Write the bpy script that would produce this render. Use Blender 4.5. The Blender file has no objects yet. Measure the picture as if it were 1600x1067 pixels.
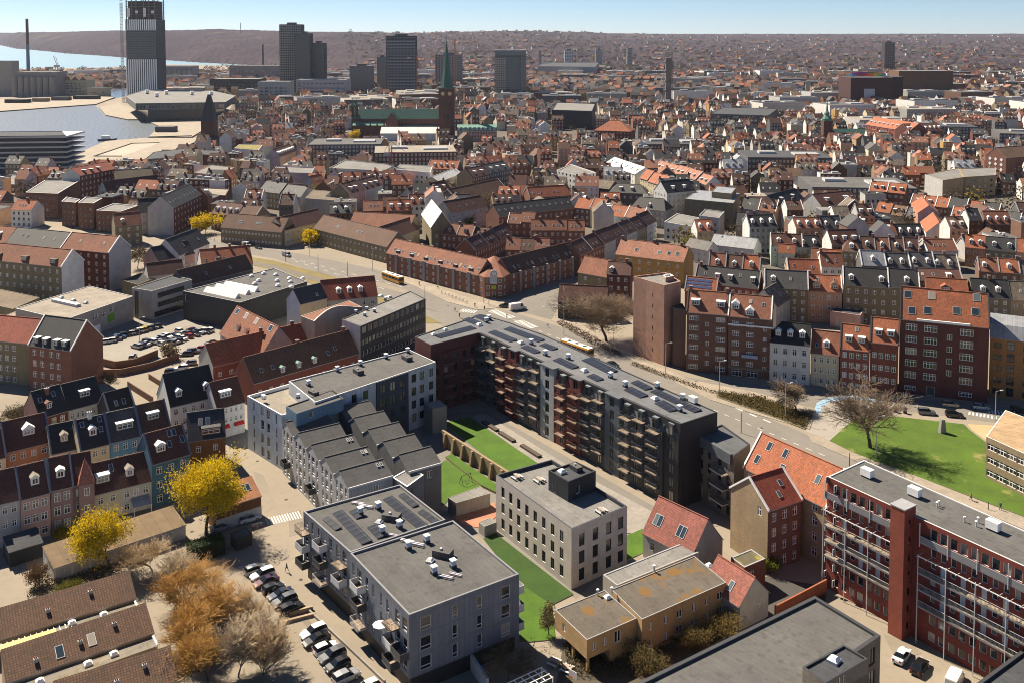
import bpy, bmesh, math, random
from mathutils import Vector, Matrix
R = random.Random(7)
SC = bpy.context.scene
COL = SC.collection
rad = math.radians
F, CX, HZ, CAMH, TILT = 1500.0, 800.0, 55.0, 100.0, rad(3.4)   # focal length in photo pixels, horizon row, height, pitch
VP = HZ + F * math.tan(TILT)
cam_d = bpy.data.cameras.new('camera'); cam = bpy.data.objects.new('camera', cam_d); COL.objects.link(cam)
cam.location = (0, 0, CAMH); cam.rotation_euler = (rad(90) - TILT, 0, 0)
cam_d.sensor_width = 36; cam_d.lens = 36 * F / 1600.0
cam_d.shift_y = -(533.5 - VP) / 1600.0
cam_d.clip_start = 1; cam_d.clip_end = 80000
SC.camera = cam
SUN_AZ, SUN_EL = rad(46), rad(46)        # left of the view direction, above the horizon
w = bpy.data.worlds.new('World'); SC.world = w; w.use_nodes = True
wn = w.node_tree.nodes; wl = w.node_tree.links
sky = wn.new('ShaderNodeTexSky'); sky.sky_type = 'NISHITA'; sky.sun_disc = False
sky.sun_elevation = SUN_EL; sky.sun_rotation = -SUN_AZ
sky.altitude = 0; sky.air_density = 0.6; sky.dust_density = 0.0; sky.ozone_density = 5.0
bg = wn['Background']; wl.new(sky.outputs[0], bg.inputs[0]); bg.inputs[1].default_value = 0.05
sd = bpy.data.lights.new('sun', 'SUN'); sd.energy = 5.0; sd.angle = rad(0.5); sd.color = (1.0, 0.88, 0.70)
sun = bpy.data.objects.new('sun', sd); COL.objects.link(sun)
sdir = Vector((-math.sin(SUN_AZ) * math.cos(SUN_EL), math.cos(SUN_AZ) * math.cos(SUN_EL), math.sin(SUN_EL)))
sun.rotation_euler = sdir.to_track_quat('Z', 'Y').to_euler()
SC.view_settings.view_transform = 'Standard'; SC.view_settings.look = 'None'
SC.view_settings.exposure = 1.1; SC.view_settings.gamma = 1
HAZE = 0.000024
SC.cycles.filter_width = 1.0; SC.cycles.use_denoising = True
SC.cycles.max_bounces = 5; SC.cycles.diffuse_bounces = 1; SC.cycles.glossy_bounces = 2
SC.cycles.transmission_bounces = 2; SC.cycles.transparent_max_bounces = 6; SC.cycles.volume_bounces = 0
def P(u, v, z=0.0):
 dx = (u - CX) / F; dy = -(v - VP) / F
 s, c = math.sin(TILT), math.cos(TILT)
 d = (dx, dy * s + c, dy * c - s)
 t = (z - CAMH) / d[2]
 return Vector((d[0] * t, d[1] * t))
def PZ(u, v, y):                     # point on the vertical plane at distance y
 dx = (u - CX) / F; dy = -(v - VP) / F
 s, c = math.sin(TILT), math.cos(TILT)
 t = y / (dy * s + c)
 return Vector((dx * t, y, CAMH + (dy * c - s) * t))
def V3(p, z): return Vector((p[0], p[1], z))
MATS = {}
def srgb(r, g, b):
 f = lambda c: (c / 255 / 12.92) if c / 255 <= 0.04045 else ((c / 255 + 0.055) / 1.055) ** 2.4
 return (f(r), f(g), f(b))
def mat(kind, col, rough=0.85, **kw):
 col = tuple(round(c, 3) for c in col)
 key = (kind, col, rough, tuple(sorted(kw.items())))
 if key in MATS: return MATS[key]
 m = bpy.data.materials.new(kind); MATS[key] = m; m.use_nodes = True
 nt = m.node_tree; N = nt.nodes; L = nt.links
 b = N['Principled BSDF']; b.inputs['Roughness'].default_value = rough
 def node(t, **props):
  n = N.new(t)
  for k, v in props.items(): setattr(n, k, v)
  return n
 def noise(scale, detail=3, vec=None, rgh=0.6):
  n = node('ShaderNodeTexNoise'); n.inputs['Scale'].default_value = scale
  n.inputs['Detail'].default_value = detail; n.inputs['Roughness'].default_value = rgh
  L.new(vec if vec else tc.outputs['Object'], n.inputs['Vector']); return n.outputs['Fac']
 def ramp(fac, a, c, p0=0.3, p1=0.7):
  n = node('ShaderNodeMapRange'); n.inputs[1].default_value = p0; n.inputs[2].default_value = p1
  n.inputs[3].default_value = a; n.inputs[4].default_value = c; L.new(fac, n.inputs[0]); return n.outputs[0]
 def mix(fac, a, c, mode='MIX'):
  n = node('ShaderNodeMix', data_type='RGBA', blend_type=mode)
  for s, x in ((0, fac), (6, a), (7, c)):
   if hasattr(x, 'default_value') or hasattr(x, 'is_linked'): L.new(x, n.inputs[s])
   elif s == 0: n.inputs[0].default_value = x
   else: n.inputs[s].default_value = (*x, 1)
  return n.outputs[2]
 def bump(h, st, dist=0.05):
  n = node('ShaderNodeBump'); n.inputs['Strength'].default_value = st; n.inputs['Distance'].default_value = dist
  L.new(h, n.inputs['Height']); L.new(n.outputs[0], b.inputs['Normal'])
 tc = node('ShaderNodeTexCoord')
 def mul(c, k): return tuple(min(1, x * k) for x in c)
 out = None
 if kind in ('wall', 'brick', 'panel'):
  n1 = noise(0.35, 5); n2 = noise(2.5, 4)
  mp = node('ShaderNodeMapping'); mp.inputs['Scale'].default_value = (1.6, 1.6, 0.12); L.new(tc.outputs['Object'], mp.inputs[0])
  n3 = noise(1.0, 4, mp.outputs[0])
  out = mix(ramp(n1, 0, 1), mul(col, 0.84), mul(col, 1.14))
  out = mix(ramp(n2, 0.0, 0.35, 0.45, 0.75), out, mul(col, 0.72))
  out = mix(ramp(n3, 0.0, 0.35, 0.52, 0.75), out, mul(col, 0.6))
  if kind == 'brick':
   br = node('ShaderNodeTexBrick'); br.inputs['Scale'].default_value = 1.0
   br.inputs['Brick Width'].default_value = 0.5; br.inputs['Row Height'].default_value = 0.17
   br.inputs['Mortar Size'].default_value = 0.012; br.inputs['Mortar Smooth'].default_value = 0.3
   br.inputs['Color1'].default_value = (0.78, 0.78, 0.78, 1); br.inputs['Color2'].default_value = (1.25, 1.2, 1.15, 1)
   br.inputs['Mortar'].default_value = (1.25, 1.25, 1.25, 1)
   L.new(tc.outputs['UV'], br.inputs['Vector'])
   out = mix(0.55, out, br.outputs['Color'], 'MULTIPLY'); out = mix(1.0, out, (1.0, 1.0, 1.0), 'MULTIPLY')
  if kind == 'panel':
   br = node('ShaderNodeTexBrick'); br.inputs['Scale'].default_value = 1.0; br.offset = 0.0
   br.inputs['Brick Width'].default_value = kw.get('pw', 0.6); br.inputs['Row Height'].default_value = kw.get('ph', 30.0)
   br.inputs['Mortar Size'].default_value = 0.02
   br.inputs['Color1'].default_value = (0.92, 0.92, 0.92, 1); br.inputs['Color2'].default_value = (1.06, 1.06, 1.06, 1)
   br.inputs['Mortar'].default_value = (0.42, 0.42, 0.42, 1)
   L.new(tc.outputs['UV'], br.inputs['Vector'])
   out = mix(1.0, out, br.outputs['Color'], 'MULTIPLY')
   bump(br.outputs['Fac'], -0.4, 0.03)
 elif kind == 'tile':
  n1 = noise(0.22, 5); n2 = noise(1.6, 5)
  br = node('ShaderNodeTexBrick'); br.inputs['Scale'].default_value = 1.0; br.offset = 0.0
  br.inputs['Brick Width'].default_value = kw.get('tw', 0.26); br.inputs['Row Height'].default_value = kw.get('th', 0.38)
  br.inputs['Mortar Size'].default_value = kw.get('ms', 0.035); br.inputs['Mortar Smooth'].default_value = 0.6
  br.inputs['Color1'].default_value = (0.72, 0.70, 0.70, 1); br.inputs['Color2'].default_value = (1.3, 1.25, 1.2, 1)
  br.inputs['Mortar'].default_value = (0.38, 0.36, 0.36, 1)
  L.new(tc.outputs['UV'], br.inputs['Vector'])
  out = mix(ramp(n1, 0, 1), mul(col, 0.78), mul(col, 1.15))
  out = mix(ramp(n2, 0, 0.6, 0.5, 0.72), out, mul(tuple((c + sum(col) / 3) / 2 for c in col), 0.55))
  out = mix(0.85, out, br.outputs['Color'], 'MULTIPLY')
  bump(br.outputs['Fac'], -0.7, 0.06)
 elif kind == 'metal':
  br = node('ShaderNodeTexBrick'); br.inputs['Scale'].default_value = 1.0; br.offset = 0.0
  br.inputs['Brick Width'].default_value = kw.get('sw', 0.6); br.inputs['Row Height'].default_value = 40.0
  br.inputs['Mortar Size'].default_value = 0.03
  br.inputs['Color1'].default_value = (0.9, 0.9, 0.9, 1); br.inputs['Color2'].default_value = (1.08, 1.08, 1.08, 1)
  br.inputs['Mortar'].default_value = (0.6, 0.6, 0.6, 1); L.new(tc.outputs['UV'], br.inputs['Vector'])
  n1 = noise(0.5, 4)
  out = mix(ramp(n1, 0, 1), mul(col, 0.8), mul(col, 1.12)); out = mix(1.0, out, br.outputs['Color'], 'MULTIPLY')
  bump(br.outputs['Fac'], 0.6, 0.05); b.inputs['Metallic'].default_value = kw.get('met', 0.0)
 elif kind == 'felt':
  n1 = noise(0.12, 6); n2 = noise(0.9, 6); n4 = noise(14, 2)
  br = node('ShaderNodeTexBrick'); br.inputs['Scale'].default_value = 1.0
  br.inputs['Brick Width'].default_value = 7.0; br.inputs['Row Height'].default_value = 1.0
  br.inputs['Mortar Size'].default_value = 0.04; br.inputs['Mortar Smooth'].default_value = 0.5
  br.inputs['Color1'].default_value = (0.93, 0.93, 0.93, 1); br.inputs['Color2'].default_value = (1.05, 1.05, 1.05, 1)
  br.inputs['Mortar'].default_value = (0.7, 0.7, 0.7, 1); L.new(tc.outputs['UV'], br.inputs['Vector'])
  out = mix(ramp(n1, 0, 1), mul(col, 0.72), mul(col, 1.2))
  out = mix(ramp(n2, 0, 0.75, 0.52, 0.66), out, mul(col, 0.55))
  out = mix(ramp(n4, 0, 0.25), out, mul(col, 1.4))
  out = mix(1.0, out, br.outputs['Color'], 'MULTIPLY')
  if kw.get('moss'):
   out = mix(ramp(noise(0.25, 6), 0, 0.9, 0.53, 0.62), out, kw['moss'])
 elif kind == 'ground':
  n1 = noise(0.03, 6); n2 = noise(0.5, 6); n3 = noise(6, 3)
  out = mix(ramp(n1, 0, 1), mul(col, 0.82), mul(col, 1.12))
  out = mix(ramp(n2, 0, 0.5, 0.5, 0.72), out, mul(col, 0.68))
  out = mix(ramp(n3, 0, 0.3), out, mul(col, 1.25))
 elif kind == 'slabs':
  n1 = noise(0.15, 6)
  br = node('ShaderNodeTexBrick'); br.inputs['Scale'].default_value = 1.0
  br.inputs['Brick Width'].default_value = 0.8; br.inputs['Row Height'].default_value = 0.6
  br.inputs['Mortar Size'].default_value = 0.02
  br.inputs['Color1'].default_value = (0.88, 0.88, 0.88, 1); br.inputs['Color2'].default_value = (1.1, 1.1, 1.1, 1)
  br.inputs['Mortar'].default_value = (0.7, 0.7, 0.7, 1); L.new(tc.outputs['UV'], br.inputs['Vector'])
  out = mix(ramp(n1, 0, 1), mul(col, 0.8), mul(col, 1.15)); out = mix(0.8, out, br.outputs['Color'], 'MULTIPLY')
 elif kind == 'grass':
  n1 = noise(0.16, 6); n2 = noise(0.8, 6); n3 = noise(9, 3)
  out = mix(ramp(n1, 0, 1), mul(col, 0.62), mul(col, 1.3))
  out = mix(ramp(n2, 0, 0.8, 0.48, 0.66), out, (col[0] * 1.35, col[1] * 1.05, col[2] * 0.9))
  out = mix(ramp(n3, 0, 0.7), out, mul(col, 0.6)); bump(n3, 0.6, 0.1)
  if kw.get('dry'):
   out = mix(ramp(noise(0.13, 5), 0, 0.6, 0.6, 0.7), out, (0.30, 0.24, 0.09))
 elif kind == 'leaf':
  n1 = noise(0.7, 2); n2 = noise(9, 2)
  out = mix(ramp(n1, 0, 1), mul(col, 0.5), mul(col, 1.3)); out = mix(ramp(n2, 0, 0.7), out, mul(col, 0.6))
  b.inputs['Transmission Weight'].default_value = 0.0
  if 'Subsurface Weight' in b.inputs: pass
  tr = node('ShaderNodeBsdfTranslucent'); L.new(out, tr.inputs[0])
  ms = node('ShaderNodeMixShader'); ms.inputs[0].default_value = 0.35
  L.new(b.outputs[0], ms.inputs[1]); L.new(tr.outputs[0], ms.inputs[2]); L.new(ms.outputs[0], N['Material Output'].inputs[0])
  b.inputs['Specular IOR Level'].default_value = 0.15
 elif kind == 'glass':
  oi = node('ShaderNodeObjectInfo')
  n1 = noise(1.2, 1)
  out = mix(ramp(oi.outputs['Random'], 0, 1, 0.55, 0.95), col, mul((col[0] * 3 + .03, col[1] * 2.8 + .02, col[2] * 2.2 + .01), 1.6))
  out = mix(ramp(oi.outputs['Random'], 0, 1, 0.86, 0.9), out, (.34, .30, .24)); b.inputs['Specular IOR Level'].default_value = 0.7
 elif kind == 'water':
  mp = node('ShaderNodeMapping'); mp.inputs['Scale'].default_value = (1, 0.35, 1); L.new(tc.outputs['Object'], mp.inputs[0])
  n1 = noise(kw.get('ws', 0.35), 4, mp.outputs[0]); bump(n1, kw.get('wst', 0.5), 1.0)
  out = mix(0.0, col, col)
 elif kind == 'solar':
  br = node('ShaderNodeTexBrick'); br.inputs['Scale'].default_value = 1.0; br.offset = 0.0
  br.inputs['Brick Width'].default_value = 1.0; br.inputs['Row Height'].default_value = 1.65
  br.inputs['Mortar Size'].default_value = 0.04
  br.inputs['Color1'].default_value = (*col, 1); br.inputs['Color2'].default_value = (*mul(col, 1.2), 1)
  br.inputs['Mortar'].default_value = (0.09, 0.09, 0.10, 1); L.new(tc.outputs['UV'], br.inputs['Vector'])
  out = br.outputs['Color']
 elif kind == 'stripe':
  br = node('ShaderNodeTexBrick'); br.inputs['Scale'].default_value = 1.0; br.offset = 0.0
  br.inputs['Brick Width'].default_value = 60.0; br.inputs['Row Height'].default_value = kw['row']
  br.inputs['Mortar Size'].default_value = kw['row'] * 0.28; br.inputs['Mortar Smooth'].default_value = 0.0
  br.inputs['Color1'].default_value = (*col, 1); br.inputs['Color2'].default_value = (*mul(col, 1.1), 1)
  br.inputs['Mortar'].default_value = (*kw['col2'], 1); L.new(tc.outputs['UV'], br.inputs['Vector'])
  out = br.outputs['Color']
 elif kind == 'paint':
  b.inputs['Base Color'].default_value = (*col, 1); b.inputs['Coat Weight'].default_value = 0.6
  b.inputs['Coat Roughness'].default_value = 0.08; b.inputs['Metallic'].default_value = kw.get('met', 0.25)
  return m
 else:
  n1 = noise(1.0, 3); out = mix(ramp(n1, 0, 1), mul(col, 0.9), mul(col, 1.1))
 L.new(out, b.inputs['Base Color'])
 return m
class MB:
 def __init__(s): s.v = []; s.f = []; s.m = []; s.mats = []
 def mi(s, m):
  if m not in s.mats: s.mats.append(m)
  return s.mats.index(m)
 def face(s, pts, m):
  n = len(s.v); s.v.extend([tuple(p) for p in pts]); s.f.append(tuple(range(n, n + len(pts)))); s.m.append(s.mi(m))
 def box(s, x0, x1, y0, y1, z0, z1, m, top=None, bottom=True):
  a = [(x0, y0, z0), (x1, y0, z0), (x1, y1, z0), (x0, y1, z0)]; b = [(x, y, z1) for x, y, z in a]
  s.hull(a, b, m, top, bottom)
 def hull(s, a, b, m, top=None, bottom=True):     # a: CCW lower ring, b: upper ring
  n = len(a)
  for i in range(n):
   j = (i + 1) % n; s.face([a[i], a[j], b[j], b[i]], m)
  s.face(b, top or m)
  if bottom: s.face(a[::-1], m)
 def prism(s, poly, z0, z1, m, top=None, bottom=False):
  s.hull([(p[0], p[1], z0) for p in poly], [(p[0], p[1], z1) for p in poly], m, top, bottom)
 def tube(s, a, b, r0, r1, m, n=6, cap=True):
  a = Vector(a); b = Vector(b); d = (b - a)
  if d.length < 1e-6: return
  d.normalize(); t = d.orthogonal().normalized(); q = d.cross(t)
  ra = [a + (t * math.cos(i * 2 * math.pi / n) + q * math.sin(i * 2 * math.pi / n)) * r0 for i in range(n)]
  rb = [b + (t * math.cos(i * 2 * math.pi / n) + q * math.sin(i * 2 * math.pi / n)) * r1 for i in range(n)]
  for i in range(n):
   j = (i + 1) % n; s.face([ra[i], ra[j], rb[j], rb[i]], m)
  if cap: s.face(rb, m); s.face(ra[::-1], m)
 def mesh(s, name):
  me = bpy.data.meshes.new(name); me.from_pydata(s.v, [], s.f)
  for m in s.mats: me.materials.append(m)
  me.polygons.foreach_set('material_index', s.m)
  uv = me.uv_layers.new(name='UVMap'); buf = []
  for p in me.polygons:
   n = p.normal
   if abs(n.z) > 0.999: t = Vector((1, 0, 0)); q = Vector((0, 1, 0))
   else:
    t = Vector((-n.y, n.x, 0)).normalized(); q = n.cross(t)
   for vi in p.vertices:
    c = me.vertices[vi].co; buf.append(c.dot(t)); buf.append(c.dot(q))
  uv.data.foreach_set('uv', buf)
  return me
 def build(s, name, parent=None, loc=(0, 0, 0), rz=0.0):
  return obj(name, s.mesh(name), parent, loc, rz)
def obj(name, data, parent=None, loc=(0, 0, 0), rz=0.0):
 o = bpy.data.objects.new(name, data); COL.objects.link(o); o.location = loc
 if rz: o.rotation_euler = (0, 0, rz)
 if parent: o.parent = parent
 return o
LABELS = {}
def tag(o, label, cat, group=None):
 o['label'] = label; o['category'] = cat
 if group: o['group'] = group
 LABELS[label] = LABELS.get(label, 0) + 1
 return o
def struct(o): o['kind'] = 'structure'; return o
def stuff(o): o['kind'] = 'stuff'; return o
def empty(name, loc=(0, 0, 0), rz=0.0):
 o = bpy.data.objects.new(name, None); COL.objects.link(o); o.location = loc; o.rotation_euler = (0, 0, rz); o.empty_display_size = 0.5
 return o
FOOT = []        # footprints (polygons) already taken
def claim(poly): FOOT.append([Vector((p[0], p[1])) for p in poly])
def tree_copy(o, parent=None):
 c = o.copy(); COL.objects.link(c); c.parent = parent
 for ch in o.children: tree_copy(ch, c)
 return c
WHITE = mat('plain', (0.86, 0.85, 0.82), 0.6); OFFW = mat('wall', (0.62, 0.60, 0.56))
GLASS = mat('glass', (0.012, 0.016, 0.022), 0.12)
GLASSB = mat('glass', (0.03, 0.045, 0.06), 0.1)
BLACK = mat('plain', (0.015, 0.015, 0.017), 0.6); DARK = mat('plain', (0.04, 0.042, 0.048), 0.6)
GREY = mat('plain', (0.3, 0.3, 0.31), 0.7); LGREY = mat('plain', (0.5, 0.5, 0.5), 0.7); STEEL = mat('plain', (0.42, 0.43, 0.45), 0.4)
ZINC = mat('metal', (0.36, 0.37, 0.39), 0.5)
TILES = dict(orange=(0.39, 0.125, 0.055), red=(0.29, 0.065, 0.036), rust=(0.26, 0.10, 0.055), brown=(0.13, 0.064, 0.039),
             maroon=(0.115, 0.046, 0.033), pink=(0.37, 0.165, 0.105), tan=(0.23, 0.14, 0.085))
FELTS = dict(black=(0.022, 0.022, 0.024), slate=(0.05, 0.053, 0.06), grey=(0.10, 0.096, 0.092), lgrey=(0.19, 0.182, 0.17), tanf=(0.27, 0.235, 0.19),
             brownf=(0.15, 0.115, 0.08), mossy=(0.12, 0.10, 0.06))
def roofmat(n):
 if n in TILES: return mat('tile', TILES[n], 0.85)
 if n == 'bslate': return mat('tile', (0.028, 0.028, 0.031), 0.7)
 if n == 'gslate': return mat('tile', (0.085, 0.085, 0.088), 0.75)
 if n == 'zinc': return mat('metal', (0.30, 0.31, 0.33), 0.45)
 if n == 'white': return mat('metal', (0.62, 0.62, 0.60), 0.5)
 if n == 'copper': return mat('metal', (0.10, 0.26, 0.20), 0.7)
 if n == 'eternit': return mat('tile', (0.16, 0.13, 0.10), 0.9, tw=1.1, th=1.4, ms=0.05)
 if n == 'dmetal': return mat('metal', (0.035, 0.036, 0.04), 0.5)
 return mat('felt', FELTS[n], 0.95)
WALLS = dict(white=('wall', (0.66, 0.65, 0.62)), offwhite=('wall', (0.52, 0.50, 0.45)), cream=('wall', (0.58, 0.50, 0.34)), yellow=('wall', (0.55, 0.40, 0.15)),
             ochre=('wall', (0.40, 0.24, 0.08)), orange=('wall', (0.50, 0.22, 0.10)), peach=('wall', (0.52, 0.31, 0.19)), pink=('wall', (0.46, 0.30, 0.26)),
             mauve=('wall', (0.30, 0.19, 0.17)), grey=('wall', (0.27, 0.265, 0.255)), dgrey=('wall', (0.10, 0.10, 0.105)), black=('wall', (0.022, 0.023, 0.025)),
             olive=('brick', (0.20, 0.165, 0.10)), tan=('brick', (0.33, 0.245, 0.145)), yellowb=('brick', (0.40, 0.27, 0.12)), red=('brick', (0.21, 0.062, 0.042)),
             dred=('brick', (0.115, 0.036, 0.028)), brown=('brick', (0.155, 0.082, 0.056)), rbrown=('brick', (0.20, 0.088, 0.058)), pinkb=('brick', (0.42, 0.24, 0.17)),
             blue=('wall', (0.085, 0.19, 0.28)), teal=('wall', (0.06, 0.155, 0.20)), sky=('wall', (0.13, 0.29, 0.42)), concrete=('wall', (0.36, 0.34, 0.31)), lilac=('wall', (0.38, 0.32, 0.36)),
             mint=('wall', (0.42, 0.50, 0.44)), lblue=('wall', (0.45, 0.52, 0.60)), lgrey=('wall', (0.42, 0.41, 0.40)))
def wallmat(n): return mat(*WALLS[n], 0.9)
WINS = {}
def win_mesh(w, h, style, fm, gm):
 key = (round(w, 2), round(h, 2), style, fm, gm)
 if key in WINS: return WINS[key]
 mb = MB(); gb = MB(); t = 0.11 if style != 'plain' else 0.07; y = -0.05
 x0, x1 = -w / 2, w / 2
 def bar(a, b, c, d): mb.box(a, b, y, 0.05, c, d, fm, bottom=False)
 bar(x0, x0 + t, 0, h); bar(x1 - t, x1, 0, h); bar(x0 + t, x1 - t, 0, t); bar(x0 + t, x1 - t, h - t, h)
 n = {'cross': 2, 'two': 2, 'three': 3, 'four': 4, 'plain': 1, 'thin': 1, 'thin2': 2, 'tall': 1}.get(style, 1)
 for i in range(1, n):
  x = x0 + w * i / n; bar(x - t / 2, x + t / 2, t, h - t)
 if style in ('cross', 'three', 'four'):
  z = h * 0.66
  for i in range(n):
   a = x0 + w * i / n + t * 0.6; bar(a, x0 + w * (i + 1) / n - t * 0.6, z - t / 2, z + t / 2)
 if style == 'tall': bar(x0 + t, x1 - t, h * 0.3 - t / 2, h * 0.3 + t / 2)
 gb.face([(x0, 0.03, 0), (x1, 0.03, 0), (x1, 0.03, h), (x0, 0.03, h)], gm)
 WINS[key] = (mb.mesh('window'), gb.mesh('pane'));
 for vs, f in ((gb.v, gm),): mb.face(vs, f)
 WINS[key] = WINS[key] + (mb.mesh('window'),)
 return WINS[key]
def put_window(parent, x, y, z, rz, w, h, style, fm=None, gm=None, sub=False, sill=False):
 a, b, c = win_mesh(w, h, style, fm or WHITE, gm or GLASS)
 if sub:
  o = obj('window', a, parent, (x, y, z), rz); obj('pane', b, o)
 else: o = obj('window', c, parent, (x, y, z), rz)
 return o
def facade(mb, A, B, z0, z1, m, ops, parent=None, style='cross', fm=None, gm=None, sub=False, rev=0.16, sill=None):
 """wall from A to B (outside on the right hand), real openings cut for ops = [(s0, s1, za, zb[, style])]"""
 A = Vector(A[:2]); B = Vector(B[:2]); d = B - A; Lg = d.length; d /= Lg; n = Vector((d.y, -d.x))
 rz = math.atan2(d.y, d.x)
 ops = [o for o in ops if o[0] > 0.02 and o[1] < Lg - 0.02 and o[3] < z1 - 0.02]
 xs = sorted(set([0, Lg] + [round(o[0], 4) for o in ops] + [round(o[1], 4) for o in ops]))
 rows = {}
 zs = sorted(set([z0, z1] + [round(o[2], 4) for o in ops] + [round(o[3], 4) for o in ops]))
 def pt(s, z, dep=0): return (A.x + d.x * s - n.x * dep, A.y + d.y * s - n.y * dep, z)
 for j in range(len(zs) - 1):
  zc = (zs[j] + zs[j + 1]) / 2; run = None
  act = [o for o in ops if o[2] - 1e-3 < zc < o[3] + 1e-3]
  for i in range(len(xs) - 1):
   xc = (xs[i] + xs[i + 1]) / 2
   hole = any(o[0] < xc < o[1] for o in act)
   if hole:
    if run is not None: mb.face([pt(run, zs[j]), pt(xs[i], zs[j]), pt(xs[i], zs[j + 1]), pt(run, zs[j + 1])], m); run = None
   elif run is None: run = xs[i]
  if run is not None: mb.face([pt(run, zs[j]), pt(Lg, zs[j]), pt(Lg, zs[j + 1]), pt(run, zs[j + 1])], m)
 for o in ops:
  a, b, c, e = o[:4]; st = o[4] if len(o) > 4 else style
  mb.face([pt(a, c), pt(b, c), pt(b, c, rev), pt(a, c, rev)], sill or m); mb.face([pt(a, e, rev), pt(b, e, rev), pt(b, e), pt(a, e)], m)
  mb.face([pt(a, c), pt(a, c, rev), pt(a, e, rev), pt(a, e)], m); mb.face([pt(b, c, rev), pt(b, c), pt(b, e), pt(b, e, rev)], m)
  if parent is not None:
   p = pt((a + b) / 2, c, rev - 0.05); nm = 'window'
   w_ = put_window(parent, p[0], p[1], p[2], rz, b - a, e - c, st if st != 'door' else 'plain', (o[5] if len(o) > 5 and o[5] else fm), (o[6] if len(o) > 6 else gm), sub)
   if st == 'door': w_.name = 'door'
  else:
   mb.face([pt(a, c, rev), pt(b, c, rev), pt(b, e, rev), pt(a, e, rev)], gm or GLASS)
def grid_ops(Lg, cols, rows, z0, dz, w, h, m0=None, m1=None, style=None, skip=(), widths=None):
 """a regular grid of openings; cols = number or list of centres (0..1)"""
 m0 = 0.0 if m0 is None else m0; m1 = m0 if m1 is None else m1
 cs = [m0 + (Lg - m0 - m1) * ((i + 0.5) / cols) for i in range(cols)] if isinstance(cols, int) else [c * Lg for c in cols]
 out = []
 for j in range(rows):
  for i, c in enumerate(cs):
   if (i, j) in skip or (i, None) in skip: continue
   ww = widths[i] if widths else w
   t = (c - ww / 2, c + ww / 2, z0 + j * dz, z0 + j * dz + h)
   out.append(t + (style,) if style else t)
 return out
def to_local(root, p):
 c, s = math.cos(-root.rotation_euler.z), math.sin(-root.rotation_euler.z)
 x, y = p[0] - root.location.x, p[1] - root.location.y
 return Vector((x * c - y * s, x * s + y * c))
SKY = {}
def skylight_mesh(w, l, shut=False):
 k = (w, l, shut)
 if k not in SKY:
  mb = MB(); fm = WHITE if shut else LGREY
  mb.box(-w / 2, w / 2, -l / 2, l / 2, 0, 0.10, fm, bottom=False)
  mb.face([(-w / 2 + .08, -l / 2 + .08, .104), (w / 2 - .08, -l / 2 + .08, .104), (w / 2 - .08, l / 2 - .08, .104), (-w / 2 + .08, l / 2 - .08, .104)], GLASSB)
  SKY[k] = mb.mesh('skylight')
 return SKY[k]
CH = {}
def chimney_mesh(w, hgt, m):
 k = (w, hgt, m)
 if k not in CH:
  mb = MB(); mb.box(-w / 2, w / 2, -w * .4, w * .4, -1.2, hgt, m); mb.box(-w / 2 - .08, w / 2 + .08, -w * .4 - .08, w * .4 + .08, hgt, hgt + .15, GREY)
  for s in (-.25, .25): mb.tube((s * w, 0, hgt + .15), (s * w, 0, hgt + .5), .1, .09, mat('plain', (.25, .1, .06)), 6)
  CH[k] = mb.mesh('chimney')
 return CH[k]
DO = {}
def dormer_mesh(w, hh, run, kind, wm, rm):
 """front plane at y=0 (base z=0), body runs back `run` metres into the roof"""
 k = (round(w, 2), round(hh, 2), round(run, 2), kind, wm, rm)
 if k not in DO:
  mb = MB(); x = w / 2; ov = .14
  mb.face([(-x, 0, -.15), (x, 0, -.15), (x, 0, hh), (-x, 0, hh)], wm)
  mb.face([(x, 0, -.15), (x, run, hh), (x, 0, hh)], wm); mb.face([(-x, run, hh), (-x, 0, -.15), (-x, 0, hh)], wm)
  if kind == 'box':
   mb.box(-x - ov, x + ov, -ov * 1.5, run + .25, hh, hh + .16, rm)
  else:
   g = w * (.32 if kind == 'gable' else .42)
   a, b, c = (-x - ov, -ov, hh), (0, -ov, hh + g), (x + ov, -ov, hh)
   r2 = run * (1 + g / hh)
   a2, b2, c2 = (-x - ov, run, hh), (0, r2, hh + g), (x + ov, run, hh)
   mb.face([a, a2, b2, b], rm); mb.face([b, b2, c2, c], rm)
   dz = .14; dn = lambda p: (p[0], p[1], p[2] - dz)
   mb.face([dn(a), a, b, dn(b)][::-1], WHITE); mb.face([dn(b), b, c, dn(c)][::-1], WHITE)
   mb.face([(-x, 0, hh), (x, 0, hh), (0, 0, hh + g * .9)], wm)
  DO[k] = mb.mesh('dormer')
 return DO[k]
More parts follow.
